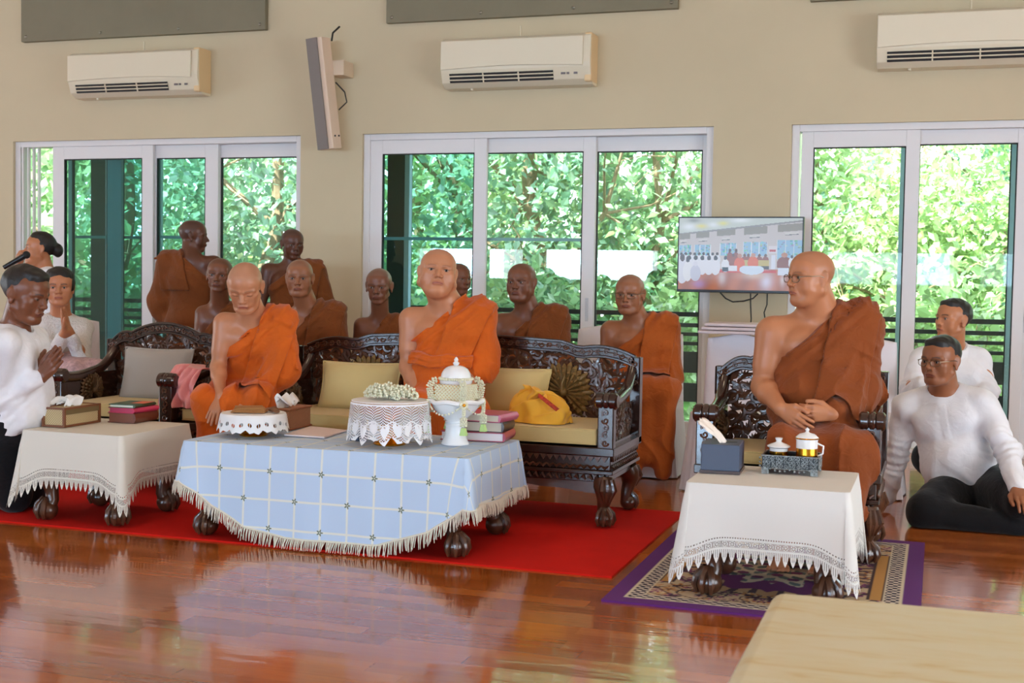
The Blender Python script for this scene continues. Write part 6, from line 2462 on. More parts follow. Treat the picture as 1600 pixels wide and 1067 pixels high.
def paint_skin(fig, verts, tone, stubble=0.35, lips=(168, 92, 78), brow=0.6, grey=0.0, hairline=0.055):
    base = np.array(srgb(*SKIN[tone]))
    c = np.tile(base, (len(verts), 1))
    # gentle natural mottling
    w = 0.5 + 0.16 * wob(verts.astype(f32), 3.0, fig.seed)
    c *= (0.94 + 0.06 * w)[:, None]
    L = (verts - fig.J['head']) @ fig.HR / fig.hs / np.array([fig.hw, 1, 1])
    x, y, z = np.abs(L[:, 0]), L[:, 1], L[:, 2]
    near = (np.linalg.norm(L - V(0, 0, 0.01), axis=1) < 0.16) & (z > -0.14)
    # scalp stubble
    hl = hairline + 0.02 * np.clip(-(y + 0.02) / 0.06, -1, 1) - 0.045 * np.clip((y + 0.045) / 0.07, 0, 1.4)
    k = np.clip((z - hl) / 0.012, 0, 1) * near * stubble
    sc = np.array(srgb(70, 62, 60)) * (1 - grey) + np.array(srgb(150, 140, 134)) * grey
    c = c * (1 - k[:, None] * 0.6) + sc * k[:, None] * 0.6
    front = near & (y < -0.05)
    # brows
    bz = 0.0225 + 0.004 * np.sin(np.clip((x - 0.012) / 0.04, 0, 1) * math.pi)
    kb = np.exp(-((z - bz) / 0.0035) ** 2) * np.clip((x - 0.011) / 0.004, 0, 1) * np.clip((0.052 - x) / 0.006, 0, 1) * front * brow
    c = c * (1 - kb[:, None]) + np.array(srgb(50, 38, 34)) * kb[:, None]
    # lid line
    ke = np.exp(-(((x - 0.032) / 0.0155) ** 2) ** 2) * np.exp(-((z - 0.0030 - (0.0040 * fig.slot)) / 0.0030) ** 2) * front * 0.9
    if fig.slot <= 0:
        ke = np.exp(-(((x - 0.032) / 0.0145) ** 2) ** 2) * np.exp(-((z + 0.004) / 0.0024) ** 2) * front * 0.75
    c = c * (1 - ke[:, None]) + np.array(srgb(46, 28, 22)) * ke[:, None]
    # lips
    bend = -8.75 * x * x + fig.smile * x * x * 6
    kl = np.exp(-(((z - bend + 0.0625) / 0.0085) ** 2) ** 2) * np.clip((0.026 - x) / 0.006, 0, 1) * (y < -0.085) * near * 0.75
    c = c * (1 - kl[:, None]) + np.array(srgb(*lips)) * (base.mean() / np.array(srgb(*SKIN['warm'])).mean()) ** 0.7 * kl[:, None]
    km = np.exp(-((z - bend + 0.0620) / 0.0018) ** 2) * np.clip((0.026 - x) / 0.004, 0, 1) * (y < -0.085) * near * 0.6
    c = c * (1 - km[:, None]) + np.array(srgb(60, 28, 24)) * km[:, None]
    return np.clip(c, 0, 1)


def make_eyes(fig, root):
    for sg in (-1, 1):
        c = V(sg * 0.032 * fig.hw, -0.0775, 0.0025)
        n, m = 20, 14
        vs, col = [], []
        b = MB()
        b.ball((0, 0, 0), 0.0125, n=n, m=m)
        P = np.array(b.v)
        fw = nrm(V(fig.gaze, -1, 0.0))
        ang = np.arccos(np.clip(P @ fw / 0.0125, -1, 1))
        colr = np.where((ang < 0.60)[:, None], np.array(srgb(24, 14, 11)), np.array(srgb(176, 160, 150)))
        b.v = [tuple(fig.J['head'] + fig.HR @ ((c + p) * fig.hs)) for p in P]
        o = b.build('eye', M_EYE, root)
        set_col(o, colr)


def spectacles(fig, root, col=None, r=0.023, temple=True):
    m = M_LENS
    T = lambda p: fig.J['head'] + fig.HR @ (V(*p) * V(fig.hw, 1, 1) * fig.hs)
    o = None
    fr = MB()
    for sg in (-1, 1):
        pts = []
        for k in range(25):
            a = 2 * math.pi * k / 24
            ca, sa = math.cos(a), math.sin(a)
            pts.append(T((sg * 0.034 + r * math.copysign(abs(ca) ** 0.7, ca), -0.107 + abs(ca) * 0.002 + (0.006 if sg * ca > 0 else 0) , -0.001 + 0.017 * math.copysign(abs(sa) ** 0.75, sa))))
        fr.tube(pts, 0.0019, 6)
        fr.tube([T((sg * 0.057, -0.101, 0.006)), T((sg * 0.078, -0.07, 0.008)), T((sg * 0.083, -0.01, 0.008)), T((sg * 0.082, 0.012, 0.0))], 0.0017, 6)
    fr.tube([T((-0.011, -0.108, 0.004)), T((0, -0.114, 0.007)), T((0.011, -0.108, 0.004))], 0.0014, 6)
    o = fr.build('spectacles', m, root)
    return o


def person(name, label, J, tone='warm', group=None, kind='monk', root_loc=None, res=0.004, rres=0.008, paint=None, robe=None, cat='person', eyes=True, hair=None, glasses=False, **kw):
    fig = Fig(J, **kw)
    fig.gaze = kw.get('gaze', 0.0)
    fig.lr = kw.get('lr', 1.0)
    fig.neckline = kw.get('neckline')
    fig.extra_skin = kw.get('extra_skin', [])
    fig.hp = [hand_parts(**h) for h in fig.hands]
    loc = root_loc if root_loc is not None else (fig.J['pelvis'][0], fig.J['pelvis'][1], 0.0)
    root = thing(name, label, cat, loc, group)
    keys = ('neck', 'head', 'shL', 'shR', 'elL', 'elR', 'wrL', 'wrR', 'pelvis')
    pts = [fig.J[k] for k in keys]
    for hp in fig.hp:
        for seg in hp[1]:
            pts.append(seg[-1][1])
    for e in fig.extra_skin:
        pts += [np.asarray(e[0]), np.asarray(e[1])]
    pts = np.array(pts)
    lo, hi = pts.min(0) - 0.15, pts.max(0) + 0.15
    v, f = polygonize(fig.skin, lo, hi, res)
    o = mesh_obj('body', v, f, M_SKIN, root, loc, 1)
    set_col(o, paint_skin(fig, v, tone, **(paint or {})))
    if eyes and fig.slot > 0:
        make_eyes(fig, root)
    if glasses:
        spectacles(fig, root)
    return fig, root


def garment(fig, root, name, fn, m, lo, hi, res, smooth_=1, label=None):
    v, f = polygonize(fn, lo, hi, res)
    if name in ('sash', 'shoulder_cloth'):      # keep the one connected piece
        lab = np.arange(len(v))
        for _ in range(2000):
            mn = lab[f].min(1)
            new = lab.copy()
            np.minimum.at(new, f.ravel(), np.repeat(mn, 4))
            new = new[new]
            if (new == lab).all():
                break
            lab = new
        ids, cnt = np.unique(lab, return_counts=True)
        keep = lab == ids[cnt.argmax()]
        f = f[keep[f[:, 0]]]
        remap = np.cumsum(keep) - 1
        v, f = v[keep], remap[f]
    o = mesh_obj(name, v, f, m, root, None, smooth_)
    if label:
        o['label'] = label
    return o


# ------------------------------------------------------------ the people
def JP(**kw):
    """joints from (px, py, y) or ('z', px, z, y)"""
    out = {}
    for k, v in kw.items():
        if isinstance(v[0], str):
            _, px, z, y = v
            d0 = at(px, 450, y)
            py = 450
            for _ in range(6):
                p = at(px, py, y)
                py += (p[2] - z) / (p[2] - at(px, py + 1, y)[2])
            out[k] = at(px, py, y)
        else:
            out[k] = at(*v)
    return out


def monk(name, label, J, tone, robe_m, cover=1, strip=None, sash=None, rres=0.008, seat=True, extra=(), amp=0.009, strip_m=None, paint=None, glasses=False, group=None, **kw):
    fig, root = person(name, label, J, tone, group, paint=paint, glasses=glasses, **kw)
    J = fig.J
    ex = list(extra)
    if seat:
        lapc = (J['knL'] + J['knR']) / 2
        ex.append((J['pelvis'] + V(0, 0, -0.01), lapc + V(0, 0, 0.0), 0.11 * fig.lr, 0.085 * fig.lr))
        ex.append(((J['knL'] + J['knR']) / 2 + V(0, 0.01, -0.05), (J['anL'] + J['anR']) / 2 + V(0, 0.01, 0.09), 0.075, 0.075))
    rf = lambda P: np.maximum(fig.robe(P, cover, True, ex, amp=amp), 0.035 - P[:, 2])
    lo, hi = fig.bounds(m=0.20)
    lo[2] = max(lo[2], 0.0)
    garment(fig, root, 'robe', rf, robe_m, lo, hi, rres)
    rf2 = lambda P: fig.robe(P, cover, True, ex, amp=amp)
    if strip:
        keys = ('neck', 'shL', 'shR', 'pelvis', 'elL')
        l2, h2 = fig.bounds(keys, 0.22)
        garment(fig, root, 'shoulder_cloth', lambda P: fig.strip(P, rf2, *strip), strip_m or robe_m, l2, h2, min(rres, 0.006))
    if sash:
        l2, h2 = fig.bounds(('neck', 'pelvis', 'shL', 'shR'), 0.22)
        garment(fig, root, 'sash', lambda P: fig.sash(P, rf2, **sash), strip_m or robe_m, l2, h2, min(rres, 0.006))
    return fig, root


# central monk on the long sofa
J = JP(head=(684, 426, 6.17), neck=(702, 479, 6.24), shL=(752, 494, 6.25), shR=(643, 499, 6.20), elL=(755, 568, 6.22), elR=(638, 574, 6.16),
       wrL=(722, 612, 6.03), wrR=(664, 630, 6.00), pelvis=('z', 700, 0.56, 6.30), knL=('z', 738, 0.555, 5.90), knR=('z', 655, 0.555, 5.90), anL=('z', 735, 0.09, 5.88), anR=('z', 665, 0.09, 5.88))
monk('monk', 'central monk in bright orange robe sitting on the long sofa, bare right shoulder', J, 'fair', M_ORANGE, 1, ((0.035, -0.075), (0.245, 0.085), -0.225), dict(zc=0.245, w=0.03, knot=(0.04, -0.195, 0.255)), 0.006,
     b=1.10, head=(25, -7, 5), fat=1.3, belly=0.9, hs=1.03, hw=1.17, nk=1.25, amp=0.015, res=0.0034, seed=1, strip_m=M_ORANGE_B, paint=dict(stubble=0.25, grey=0.9, brow=0.4),
     hands=[dict(wr=J['wrR'], d=(0.45, -0.75, -0.35), back=(-0.2, 0, 1), thumb=(1, 0.3, 0), curl=0.35), dict(wr=J['wrL'], d=(-0.7, -0.6, -0.3), back=(0, 0, 1), thumb=(-0.3, 0.8, 0.3), curl=0.35)])

# head-bowed monk
J = JP(head=(383, 448, 5.93), neck=(399, 494, 6.06), shL=(438, 502, 6.10), shR=(351, 505, 6.02), elL=(448, 578, 6.06), elR=(341, 574, 5.98),
       wrL=(398, 620, 5.86), wrR=(345, 618, 5.80), pelvis=('z', 392, 0.56, 6.24), knL=('z', 405, 0.545, 5.86), knR=('z', 322, 0.53, 5.82), anL=('z', 400, 0.09, 5.84), anR=('z', 330, 0.09, 5.82))
monk('monk', 'elderly monk in bright orange robe bowing his head, one hand spread on his knee', J, 'fair', M_ORANGE, 1, ((0.035, -0.03), (0.235, 0.14), -0.30), dict(zc=0.13, tilt=-0.12, knot=(-0.03, -0.17, 0.12)), 0.006,
     b=0.98, head=(20, 30, 0), hs=1.03, amp=0.014, fat=0.2, thin=0.2, slot=0.0, res=0.0034, seed=4, strip_m=M_ORANGE_B, paint=dict(stubble=0.3, grey=0.9, brow=0.45),
     hands=[dict(wr=J['wrR'], d=(-0.12, -0.5, -0.8), back=(0, -0.8, 0.5), thumb=(1, 0, 0), curl=0.12, spread=0.16, tcurl=0.0), dict(wr=J['wrL'], d=(-0.6, -0.6, -0.4), back=(0, -0.4, 1), thumb=(-0.5, 0.5, 0.3), curl=0.3)])

# big monk at the right
J = JP(head=(1267, 434, 5.86), neck=(1280, 492, 5.95), shL=(1345, 508, 5.98), shR=(1207, 520, 5.88), elL=(1347, 612, 5.90), elR=(1193, 604, 5.86),
       wrL=(1303, 647, 5.66), wrR=(1219, 638, 5.64), pelvis=('z', 1282, 0.57, 6.0), knL=('z', 1325, 0.49, 5.56), knR=('z', 1228, 0.49, 5.56), anL=('z', 1285, 0.09, 5.44), anR=('z', 1222, 0.09, 5.44))
ft = []
for k, dx in (('anR', -1), ('anL', 1)):
    a = J[k]
    ft.append((a + V(0, 0.02, 0.02), a + V(0, -0.01, -0.045), 0.04, 0.036))
    ft.append((a + V(0, 0.03, -0.05), a + V(0.0, -0.10, -0.055), 0.030, 0.030))
    for i in range(5):
        q = a + V((i - 2) * 0.017, -0.105, -0.062)
        ft.append((q, q + V((i - 2) * 0.003, -0.042 + 0.006 * abs(i - 2), -0.006), 0.010, 0.0085))
monk('monk', 'big monk in rust brown robe and spectacles in the right armchair, hands in his lap', J, 'warm', M_RUST, 2, ((0.03, -0.10), (0.25, 0.14), -0.62), None, 0.006,
     b=1.30, head=(-52, 2, 0), fat=1.0, belly=1.1, nk=1.2, amp=0.014, res=0.0034, seed=7, paint=dict(stubble=0.3, grey=0.2, brow=0.5), glasses=True, extra_skin=ft, lr=1.1,
     extra=[(J['knL'] + V(0.05, 0.02, 0), J['anL'] + V(0.10, 0.0, 0.06), 0.08, 0.05)],
     hands=[dict(wr=J['wrR'], d=(0.72, -0.42, -0.42), back=(-0.1, -0.6, 0.9), thumb=(0.5, -0.1, 0.8), curl=0.28, s=1.05), dict(wr=J['wrL'], d=(-0.8, -0.35, 0.02), back=(0, -0.8, 0.5), thumb=(0.0, 0.0, 1), curl=0.75, s=1.05)])

# monk with glasses right of the sofa
J = JP(head=(984, 459, 7.68), neck=(998, 504, 7.76), shL=(1040, 514, 7.80), shR=(955, 517, 7.72), elL=(1050, 588, 7.72), elR=(948, 590, 7.70),
       wrL=(1010, 612, 7.55), wrR=(978, 625, 7.50), pelvis=('z', 1000, 0.56, 7.84), knL=('z', 1040, 0.55, 7.42), knR=('z', 985, 0.55, 7.42), anL=('z', 1036, 0.08, 7.40), anR=('z', 990, 0.08, 7.40))
monk('monk', 'monk in brown-orange robe and glasses seated just right of the long sofa', J, 'tan', M_RUST_D, 2, ((0.03, -0.05), (0.24, 0.13), -0.55), None, 0.007,
     b=1.12, head=(-2, 6, 0), fat=0.4, belly=0.6, seed=11, glasses=True, paint=dict(stubble=0.4, brow=0.4, grey=0.5),
     hands=[dict(wr=J['wrR'], d=(0.7, -0.6, -0.3), back=(0, -0.3, 1), thumb=(0.5, 0.2, 0.8), curl=0.3)])

# round-faced monk behind the sofa
J = JP(head=(815, 441, 7.68), neck=(826, 488, 7.75), shL=(868, 500, 7.78), shR=(783, 506, 7.72), elL=('z', 878, 0.70, 7.75), elR=('z', 775, 0.70, 7.70),
       wrL=('z', 850, 0.62, 7.52), wrR=('z', 800, 0.62, 7.52), pelvis=('z', 826, 0.56, 7.84), knL=('z', 856, 0.55, 7.42), knR=('z', 800, 0.55, 7.42), anL=('z', 854, 0.08, 7.40), anR=('z', 802, 0.08, 7.40))
monk('monk', 'round-faced monk in brown robe behind the right half of the sofa, looking left', J, 'brown', M_RUST_S, 2, ((0.03, -0.05), (0.25, 0.13), -0.34), None, 0.008,
     b=1.15, head=(-6, 2, 0), fat=0.8, belly=0.5, seed=13, paint=dict(stubble=0.5))

# thin monk left of the central monk
J = JP(head=(592, 447, 7.66), neck=(594, 497, 7.75), shL=(628, 505, 7.78), shR=(565, 508, 7.70), elL=('z', 632, 0.68, 7.75), elR=('z', 558, 0.68, 7.70),
       wrL=('z', 610, 0.62, 7.52), wrR=('z', 576, 0.62, 7.52), pelvis=('z', 596, 0.56, 7.84), knL=('z', 618, 0.55, 7.42), knR=('z', 575, 0.55, 7.42), anL=('z', 616, 0.08, 7.40), anR=('z', 577, 0.08, 7.40))
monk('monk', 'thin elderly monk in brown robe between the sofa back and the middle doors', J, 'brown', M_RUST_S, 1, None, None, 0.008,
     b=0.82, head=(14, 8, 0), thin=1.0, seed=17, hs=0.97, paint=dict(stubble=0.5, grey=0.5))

# broad monk behind the solid-backed chair
J = JP(head=(468, 434, 7.38), neck=(482, 482, 7.48), shL=(522, 494, 7.52), shR=(444, 497, 7.42), elL=('z', 530, 0.68, 7.45), elR=('z', 440, 0.68, 7.42),
       wrL=('z', 500, 0.62, 7.25), wrR=('z', 462, 0.62, 7.25), pelvis=('z', 484, 0.56, 7.58), knL=('z', 510, 0.55, 7.16), knR=('z', 462, 0.55, 7.16), anL=('z', 508, 0.08, 7.14), anR=('z', 464, 0.08, 7.14))
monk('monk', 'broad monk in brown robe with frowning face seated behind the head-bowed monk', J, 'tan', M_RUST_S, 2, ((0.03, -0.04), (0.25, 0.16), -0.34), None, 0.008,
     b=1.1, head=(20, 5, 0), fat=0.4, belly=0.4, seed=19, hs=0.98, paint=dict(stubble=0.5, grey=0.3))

# monk peering past the head-bowed one
J = JP(head=(343, 430, 7.62), neck=(343, 476, 7.72), shL=(383, 488, 7.76), shR=(318, 490, 7.68), elL=('z', 390, 0.68, 7.72), elR=('z', 311, 0.68, 7.66),
       wrL=('z', 366, 0.62, 7.50), wrR=('z', 330, 0.62, 7.50), pelvis=('z', 346, 0.56, 7.84), knL=('z', 368, 0.55, 7.42), knR=('z', 325, 0.55, 7.42), anL=('z', 366, 0.08, 7.40), anR=('z', 327, 0.08, 7.40))
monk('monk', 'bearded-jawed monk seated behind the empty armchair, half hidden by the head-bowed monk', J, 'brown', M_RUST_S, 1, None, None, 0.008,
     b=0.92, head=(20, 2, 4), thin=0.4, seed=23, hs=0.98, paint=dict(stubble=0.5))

# hidden monk of the second row
J = JP(head=(716, 436, 8.58), neck=(716, 478, 8.66), shL=(748, 490, 8.68), shR=(688, 490, 8.62), elL=('z', 754, 0.68, 8.65), elR=('z', 680, 0.68, 8.62),
       wrL=('z', 730, 0.62, 8.42), wrR=('z', 700, 0.62, 8.42), pelvis=('z', 716, 0.56, 8.74), knL=('z', 736, 0.55, 8.34), knR=('z', 698, 0.55, 8.34), anL=('z', 734, 0.08, 8.32), anR=('z', 700, 0.08, 8.32))
monk('monk', 'monk in the second row almost fully hidden behind the central monk', J, 'brown', M_RUST_S, 1, None, None, 0.010,
     b=0.95, head=(60, 2, 0), seed=29, hs=0.95, paint=dict(stubble=0.5), res=0.005)


def standing(px_h, py_h, y, face, hs=1.0, w=0.19, hy=0.0):
    """joints of a standing figure; face = body heading in degrees (0 = towards -y)"""
    h = at(px_h, py_h, y)
    R3 = Rm('Z', math.radians(face))
    f = lambda x, yy, z: V(h[0], h[1], 0) + R3 @ V(x, yy, 0) + V(0, 0, z)
    zn = h[2] - 0.152
    return dict(head=h, neck=f(0, 0.035, zn), shL=f(w, 0.04, zn - 0.055), shR=f(-w, 0.04, zn - 0.055), elL=f(w + 0.07, 0.03, zn - 0.33), elR=f(-w - 0.06, 0.02, zn - 0.33),
                wrL=f(w - 0.02, -0.16, zn - 0.42), wrR=f(-w + 0.0, -0.14, zn - 0.47), pelvis=f(0, 0.04, zn - 0.52), knL=f(0.09, 0.03, 0.46), knR=f(-0.09, 0.03, 0.46), anL=f(0.08, 0.05, 0.09), anR=f(-0.08, 0.05, 0.09))


J = standing(302, 369, 8.45, 186)
J['elL'] = J['elL'] + V(0, 0, -0.02)
monk('monk', 'young monk standing with his back turned behind the empty armchair', J, 'dark', M_RUST_S, 1, ((0.02, -0.10), (0.23, 0.18), -0.26), dict(zc=0.17, w=0.035), 0.008, seat=False,
     b=1.05, head=(118, 3, 0), amp=0.005, seed=31, paint=dict(stubble=0.7), hs=1.0, gaze=0.2,
     extra=[(J['pelvis'], V(J['pelvis'][0], J['pelvis'][1], 0.15), 0.15, 0.14), (J['elL'], J['elL'] + V(0.03, 0.0, -0.10), 0.08, 0.07)])
J = standing(457, 381, 8.75, 25, w=0.18)
J['wrL'] = J['wrL'] + V(-0.05, 0, 0)
monk('monk', 'young monk standing by the wall behind the seated broad monk, looking down', J, 'dark', M_RUST_S, 1, ((0.03, -0.02), (0.23, 0.16), -0.30), None, 0.008, seat=False,
     b=0.98, head=(45, 10, 0), seed=37, paint=dict(stubble=0.7), hs=0.95,
     extra=[(J['pelvis'], V(J['pelvis'][0], J['pelvis'][1], 0.15), 0.15, 0.14)])


# ---------------- lay people
def hair_d(q, style, vol=0.0):
    d = ell(q, (0, 0.018, 0.042), (0.086 + vol, 0.106 + vol, 0.091 + vol))
    hl = q[:, 1] * 0.80 + q[:, 2] * 0.60
    x = np.abs(q[:, 0])
    cutl = {'man': -0.024, 'set': -0.022, 'bun': -0.016}[style] + (0.35 if style == 'man' else 0.10) * np.maximum(x - 0.05, 0)
    d = smax(d, cutl - hl, 0.006)
    d = smax(d, -0.055 - q[:, 2], 0.01)
    if style == 'man':
        d = smin(d, ell(q, (0.0, -0.035, 0.098), (0.062, 0.045, 0.026)), 0.02)
    if style == 'bun':
        d = smin(d, ell(q, (0, 0.128, 0.004), (0.048, 0.040, 0.052)), 0.02)
        d = smin(d, ell(q, (0, 0.0, 0.100), (0.062, 0.07, 0.035)), 0.02)
    if style == 'set':
        d = smin(d, ell(q, (0, 0.01, 0.082), (0.088, 0.088, 0.056)), 0.02)
        d = smin(d, ell(np.abs(q) * np.array([1, 0, 0], f32) + q * np.array([0, 1, 1], f32), (0.075, 0.025, 0.02), (0.022, 0.05, 0.05)), 0.02)
        d = smin(d, ell(q, (0, 0.09, -0.01), (0.060, 0.035, 0.055)), 0.02)
    w = wob(q, 6.0, 1.0)
    return d - 0.0012 * w


def layman(name, label, J, tone, style, top_m, legs, collar='band', hem=-0.10, sleeve=1.0, glasses=False, res=0.004, rres=0.006, wr=0.009, bottom_m=None, top_name='shirt', bottom_name='trousers', open_neck=0.0, **kw):
    fig, root = person(name, label, J, tone, None, res=res, glasses=glasses, paint=dict(stubble=0.0, brow=1.0), **kw)
    J, b = fig.J, fig.b
    HRf = fig.HR.astype(f32)
    hf = J['head'].astype(f32)
    garment(fig, root, 'hair', lambda P: hair_d((P - hf) @ HRf / fig.hs, style) * fig.hs, M_HAIR, J['head'] - 0.2, J['head'] + 0.2, 0.004)
    nb = J['neck'] - fig.U * 0.03
    hc = J['head'] + fig.HR @ (V(0, 0.016, -0.055) * fig.hs)

    def top(P):
        d = fig.torso(P, 0.018)
        for k in 'LR':
            e = J['el' + k] + (J['wr' + k] - J['el' + k]) * 0.95 * sleeve
            s_ = smin(cone(P, J['sh' + k], J['el' + k], 0.066 * b, 0.056 * b), cone(P, J['el' + k], e, 0.056 * b, 0.040 * b), 0.02)
            d = smin(d, s_, 0.03)
        q = (P - J['pelvis'].astype(f32)) @ fig.M.astype(f32)
        w = wob(P, 2.2, fig.seed)
        # gathered creases at elbows and waist
        for k in 'LR':
            dd = np.sqrt(((P - J['el' + k].astype(f32)) ** 2).sum(1))
            ax = nrm(J['wr' + k] - J['sh' + k]).astype(f32)
            d = d - 0.006 * np.exp(-(dd / 0.11) ** 2) * np.sin((P @ ax) * 150 + w)
        d = d - wr * 0.45 * w - 0.004 * np.exp(-((q[:, 2] - 0.05) / 0.12) ** 2) * np.sin(q[:, 0] * 60 + q[:, 2] * 40 + w)
        d = smax(d, hem - q[:, 2], 0.006)
        # neck opening
        neck = cone(P, nb - fig.U * 0.0, hc + fig.U * 0.1, 0.064 * b * fig.nk, 0.066 * b * fig.nk)
        d = smax(d, -neck, 0.004)
        if open_neck:
            d = smax(d, -cone(P, J['neck'] + fig.F * 0.075, J['neck'] + fig.F * 0.11 - fig.U * open_neck, 0.03, 0.008), 0.01)
        qn = (P - J['neck'].astype(f32)) @ fig.M.astype(f32)
        if collar == 'band':
            c = np.maximum(np.abs(neck - 0.003) - 0.004, np.abs(qn[:, 2] - 0.005 - 0.42 * np.minimum(qn[:, 1], 0)) - 0.016)
            d = smin(d, c, 0.006)
        elif collar == 'shirt':
            c = np.maximum(np.abs(neck - 0.008 - 0.3 * np.maximum(0.03 - qn[:, 2], 0)) - 0.004, np.abs(qn[:, 2] - 0.005 - 0.42 * np.minimum(qn[:, 1], 0)) - 0.026)
            d = smin(d, c, 0.004)
        # button placket
        pl = rbox(P, J['neck'] + fig.F * 0.11 * b - fig.U * 0.17, (0.016, 0.03, 0.13), 0.005, fig.M)
        d = smin(d, np.maximum(pl, d - 0.003), 0.003)
        return d

    lo, hi = fig.bounds(('neck', 'pelvis', 'shL', 'shR', 'elL', 'elR', 'wrL', 'wrR'), 0.17)
    top_o = garment(fig, root, top_name, top, top_m, lo, hi, rres)
    if legs:
        def low(P):
            d = ell(P, J['pelvis'] - fig.U * 0.0, (0.165 * b + 0.008, 0.13 * b + 0.008, 0.13), fig.M)
            for e in legs:
                d = smin(d, cone(P, *e), 0.035)
            d = d - 0.003 * wob(P, 2.0, fig.seed + 3)
            return np.maximum(d, 0.006 - P[:, 2])
        pts = np.array([e[0] for e in legs] + [e[1] for e in legs] + [J['pelvis']])
        garment(fig, root, bottom_name, low, bottom_m or M_BLACKC, pts.min(0) - 0.2, pts.max(0) + 0.2, rres)
    return fig, root


# kneeling man with joined hands, at the left edge
J = JP(head=(40, 460, 5.06), neck=(22, 512, 5.08), shL=(52, 530, 5.27), shR=(8, 540, 4.92), elL=(55, 610, 5.22), elR=(-8, 628, 4.98),
       wrL=(66, 586, 5.12), wrR=(64, 590, 5.04), pelvis=(20, 655, 5.14), knL=('z', 45, 0.09, 5.35), knR=('z', 20, 0.09, 5.2), anL=('z', -60, 0.08, 5.4), anR=('z', -80, 0.08, 5.3))
pv = J['pelvis']
legs = [(pv + V(0, 0.08, 0), J['knL'], 0.115, 0.085), (pv + V(0, -0.08, 0), J['knR'], 0.115, 0.085), (J['knL'], J['anL'], 0.08, 0.055), (J['knR'], J['anR'], 0.08, 0.055)]
hd = nrm(V(0.62, -0.1, 0.62))
layman('man', 'kneeling man in white shirt and black trousers with joined palms at the left edge', J, 'brown', 'man', M_SHIRT, legs, 'shirt', belly=0.5, b=0.98, head=(94, 16, 0), slot=0.5, hs=1.07, seed=41, fat=0.4, res=0.0036, open_neck=0.03, hem=-0.04,
       hands=[dict(wr=J['wrL'], d=hd, back=(0, 1, 0), thumb=(-0.6, 0, 0.7), curl=0.05, spread=0.02, s=1.12), dict(wr=J['wrR'] + V(0, -0.0, 0), d=hd, back=(0, -1, 0), thumb=(-0.6, 0, 0.7), curl=0.05, spread=0.02, s=1.12)])

# seated woman with joined hands
J = JP(head=(93, 449, 6.92), neck=(95, 496, 6.98), shL=(128, 512, 7.05), shR=(72, 508, 6.92), elL=(128, 560, 6.90), elR=(80, 560, 6.80),
       wrL=(108, 516, 6.80), wrR=(101, 518, 6.76), pelvis=('z', 98, 0.56, 7.05), knL=('z', 150, 0.56, 6.75), knR=('z', 120, 0.56, 6.68), anL=('z', 150, 0.08, 6.74), anR=('z', 124, 0.08, 6.66))
pv = J['pelvis']
M_LACEB = cloth_mat('white_lace_blouse', srgb(226, 220, 216), 0.8, 0.9, 60)
M_PINKSK = mat('pink_brocade_skirt', srgb(186, 150, 152), 0.5, var=0.35, vscale=40)
legs = [(pv, J['knL'], 0.12, 0.09), (pv, J['knR'], 0.12, 0.09), (J['knL'], J['anL'], 0.085, 0.09), (J['knR'], J['anR'], 0.085, 0.09)]
hd = nrm(V(0.02, -0.25, 0.95))
layman('woman', 'seated woman in white lace blouse with palms joined beside the left glass doors', J, 'warm', 'set', M_LACEB, legs, None, b=0.92, head=(34, 2, 0), hs=0.97, seed=43, fat=0.5, smile=0.6, top_name='blouse', bottom_name='skirt', bottom_m=M_PINKSK, sleeve=0.75, hem=-0.06,
       hands=[dict(wr=J['wrL'], d=hd, back=(0.85, 0.5, 0), thumb=(0.4, -0.8, 0), curl=0.06, spread=0.02, s=0.92), dict(wr=J['wrR'], d=hd, back=(-0.85, -0.5, 0), thumb=(0.4, -0.8, 0), curl=0.06, spread=0.02, s=0.92)])

# standing woman with a microphone
J = standing(62, 390, 7.75, -42, w=0.165)
J['elR'] = at(38, 452, 7.62)
J['wrR'] = at(30, 416, 7.45)
pv = J['pelvis']
legs = [(pv, V(pv[0], pv[1], 0.12), 0.155, 0.17)]
layman('woman', 'woman in white standing at the far left speaking into a microphone', J, 'warm', 'bun', M_SHIRT, legs, 'band', b=0.95, head=(-50, -4, 0), hs=0.97, seed=47, fat=0.5, top_name='blouse', bottom_name='skirt', bottom_m=M_SHIRT,
       hands=[dict(wr=J['wrR'], d=(0.1, -0.3, 0.9), back=(-0.6, -0.7, 0), thumb=(0.8, -0.5, 0.1), curl=1.1, s=0.92), dict(wr=J['wrL'], d=(-0.6, -0.6, -0.3), back=(0, -0.3, 0.9), thumb=(0, 0, 1), curl=0.5, s=0.92)])
hc_ = at(31, 405, 7.38)
m0, m1 = at(6, 418, 7.36), at(38, 400, 7.42)
mc = MB().tube([m0, m0 + (m1 - m0) * 0.5, m1], [0.016, 0.018, 0.021], 14).build('microphone', M_BLACK, None)
tag(mc, 'black handheld microphone raised to the mouth of the standing woman', 'microphone')
MB().ball(m1 + (m1 - m0) * 0.10, 0.027, n=16, m=10).build('grille', mat('dark_mesh', srgb(40, 40, 42), 0.5, metal=0.5, bump=0.8, bscale=500), mc)

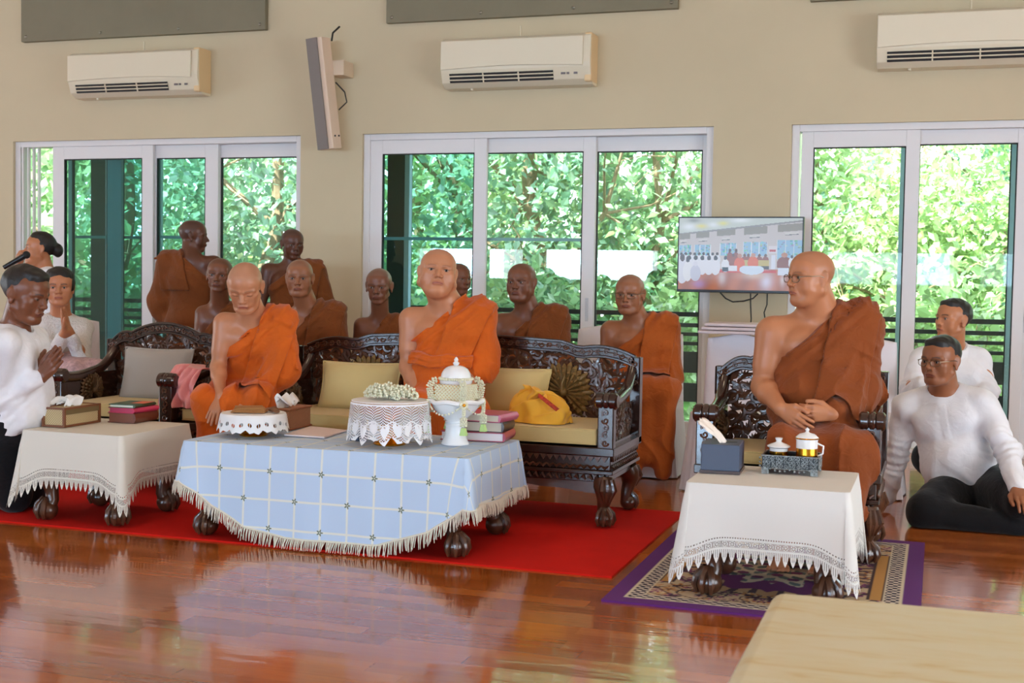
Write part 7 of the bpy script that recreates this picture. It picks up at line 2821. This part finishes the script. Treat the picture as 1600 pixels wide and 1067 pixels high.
# man in spectacles sitting on the floor at the right
J = JP(head=(1470, 564, 6.86), neck=(1474, 612, 6.95), shL=(1532, 630, 6.92), shR=(1418, 634, 6.98), elL=(1575, 705, 6.80), elR=(1400, 712, 7.05),
       wrL=(1588, 768, 6.58), wrR=(1386, 782, 7.10), pelvis=(1508, 765, 7.02), knL=(1600, 785, 6.62), knR=(1447, 800, 6.66), anL=(1690, 815, 6.9), anR=(1600, 826, 6.62))
pv = J['pelvis']
legs = [(pv + V(0.10, -0.04, 0.03), J['knL'], 0.135, 0.10), (pv + V(-0.04, -0.06, -0.0), J['knR'], 0.135, 0.095), (J['knR'], J['anR'], 0.085, 0.05), (J['knL'], J['anL'], 0.08, 0.05)]
layman('man', 'man in collarless white shirt and spectacles sitting on the floor at the right', J, 'tan', 'man', M_SHIRT, legs, 'band', b=1.08, head=(-34, 3, 0), hs=1.0, seed=53, fat=0.3, glasses=True, res=0.0036, belly=0.5, hem=-0.06,
       hands=[dict(wr=J['wrR'], d=(-0.85, -0.25, -0.18), back=(0, -0.2, 1), thumb=(0.1, -1, 0), curl=0.10, s=1.05), dict(wr=J['wrL'] + V(0, 0, 0.02), d=(0.25, -0.8, -0.35), back=(0, -0.3, 1), thumb=(-1, 0, 0), curl=0.5, s=1.05)])

# man behind him
J = JP(head=(1489, 500, 7.78), neck=(1488, 543, 7.86), shL=(1530, 562, 7.90), shR=(1440, 562, 7.84), elL=(1545, 612, 7.82), elR=(1422, 605, 7.74),
       wrL=(1500, 625, 7.62), wrR=(1440, 600, 7.58), pelvis=('z', 1492, 0.30, 7.92), knL=('z', 1540, 0.22, 7.6), knR=('z', 1450, 0.22, 7.6), anL=('z', 1500, 0.07, 7.5), anR=('z', 1490, 0.07, 7.56))
pv = J['pelvis']
legs = [(pv, J['knL'], 0.12, 0.09), (pv, J['knR'], 0.12, 0.09), (J['knL'], J['anL'], 0.08, 0.055), (J['knR'], J['anR'], 0.08, 0.055), (pv, pv - V(0, 0, 0.18), 0.15, 0.15)]
layman('man', 'dark-haired young man in white shirt behind the man in spectacles, looking left', J, 'warm', 'man', M_SHIRT, legs, 'shirt', b=0.95, head=(-50, -4, 0), hs=0.96, seed=59, open_neck=0.03,
       hands=[dict(wr=J['wrR'], d=(0.7, -0.3, -0.1), back=(0, -0.7, 0.6), thumb=(0, 0, 1), curl=0.5), dict(wr=J['wrL'], d=(-0.8, -0.2, 0.2), back=(0, -0.8, 0.4), thumb=(0, 0, 1), curl=0.5)])
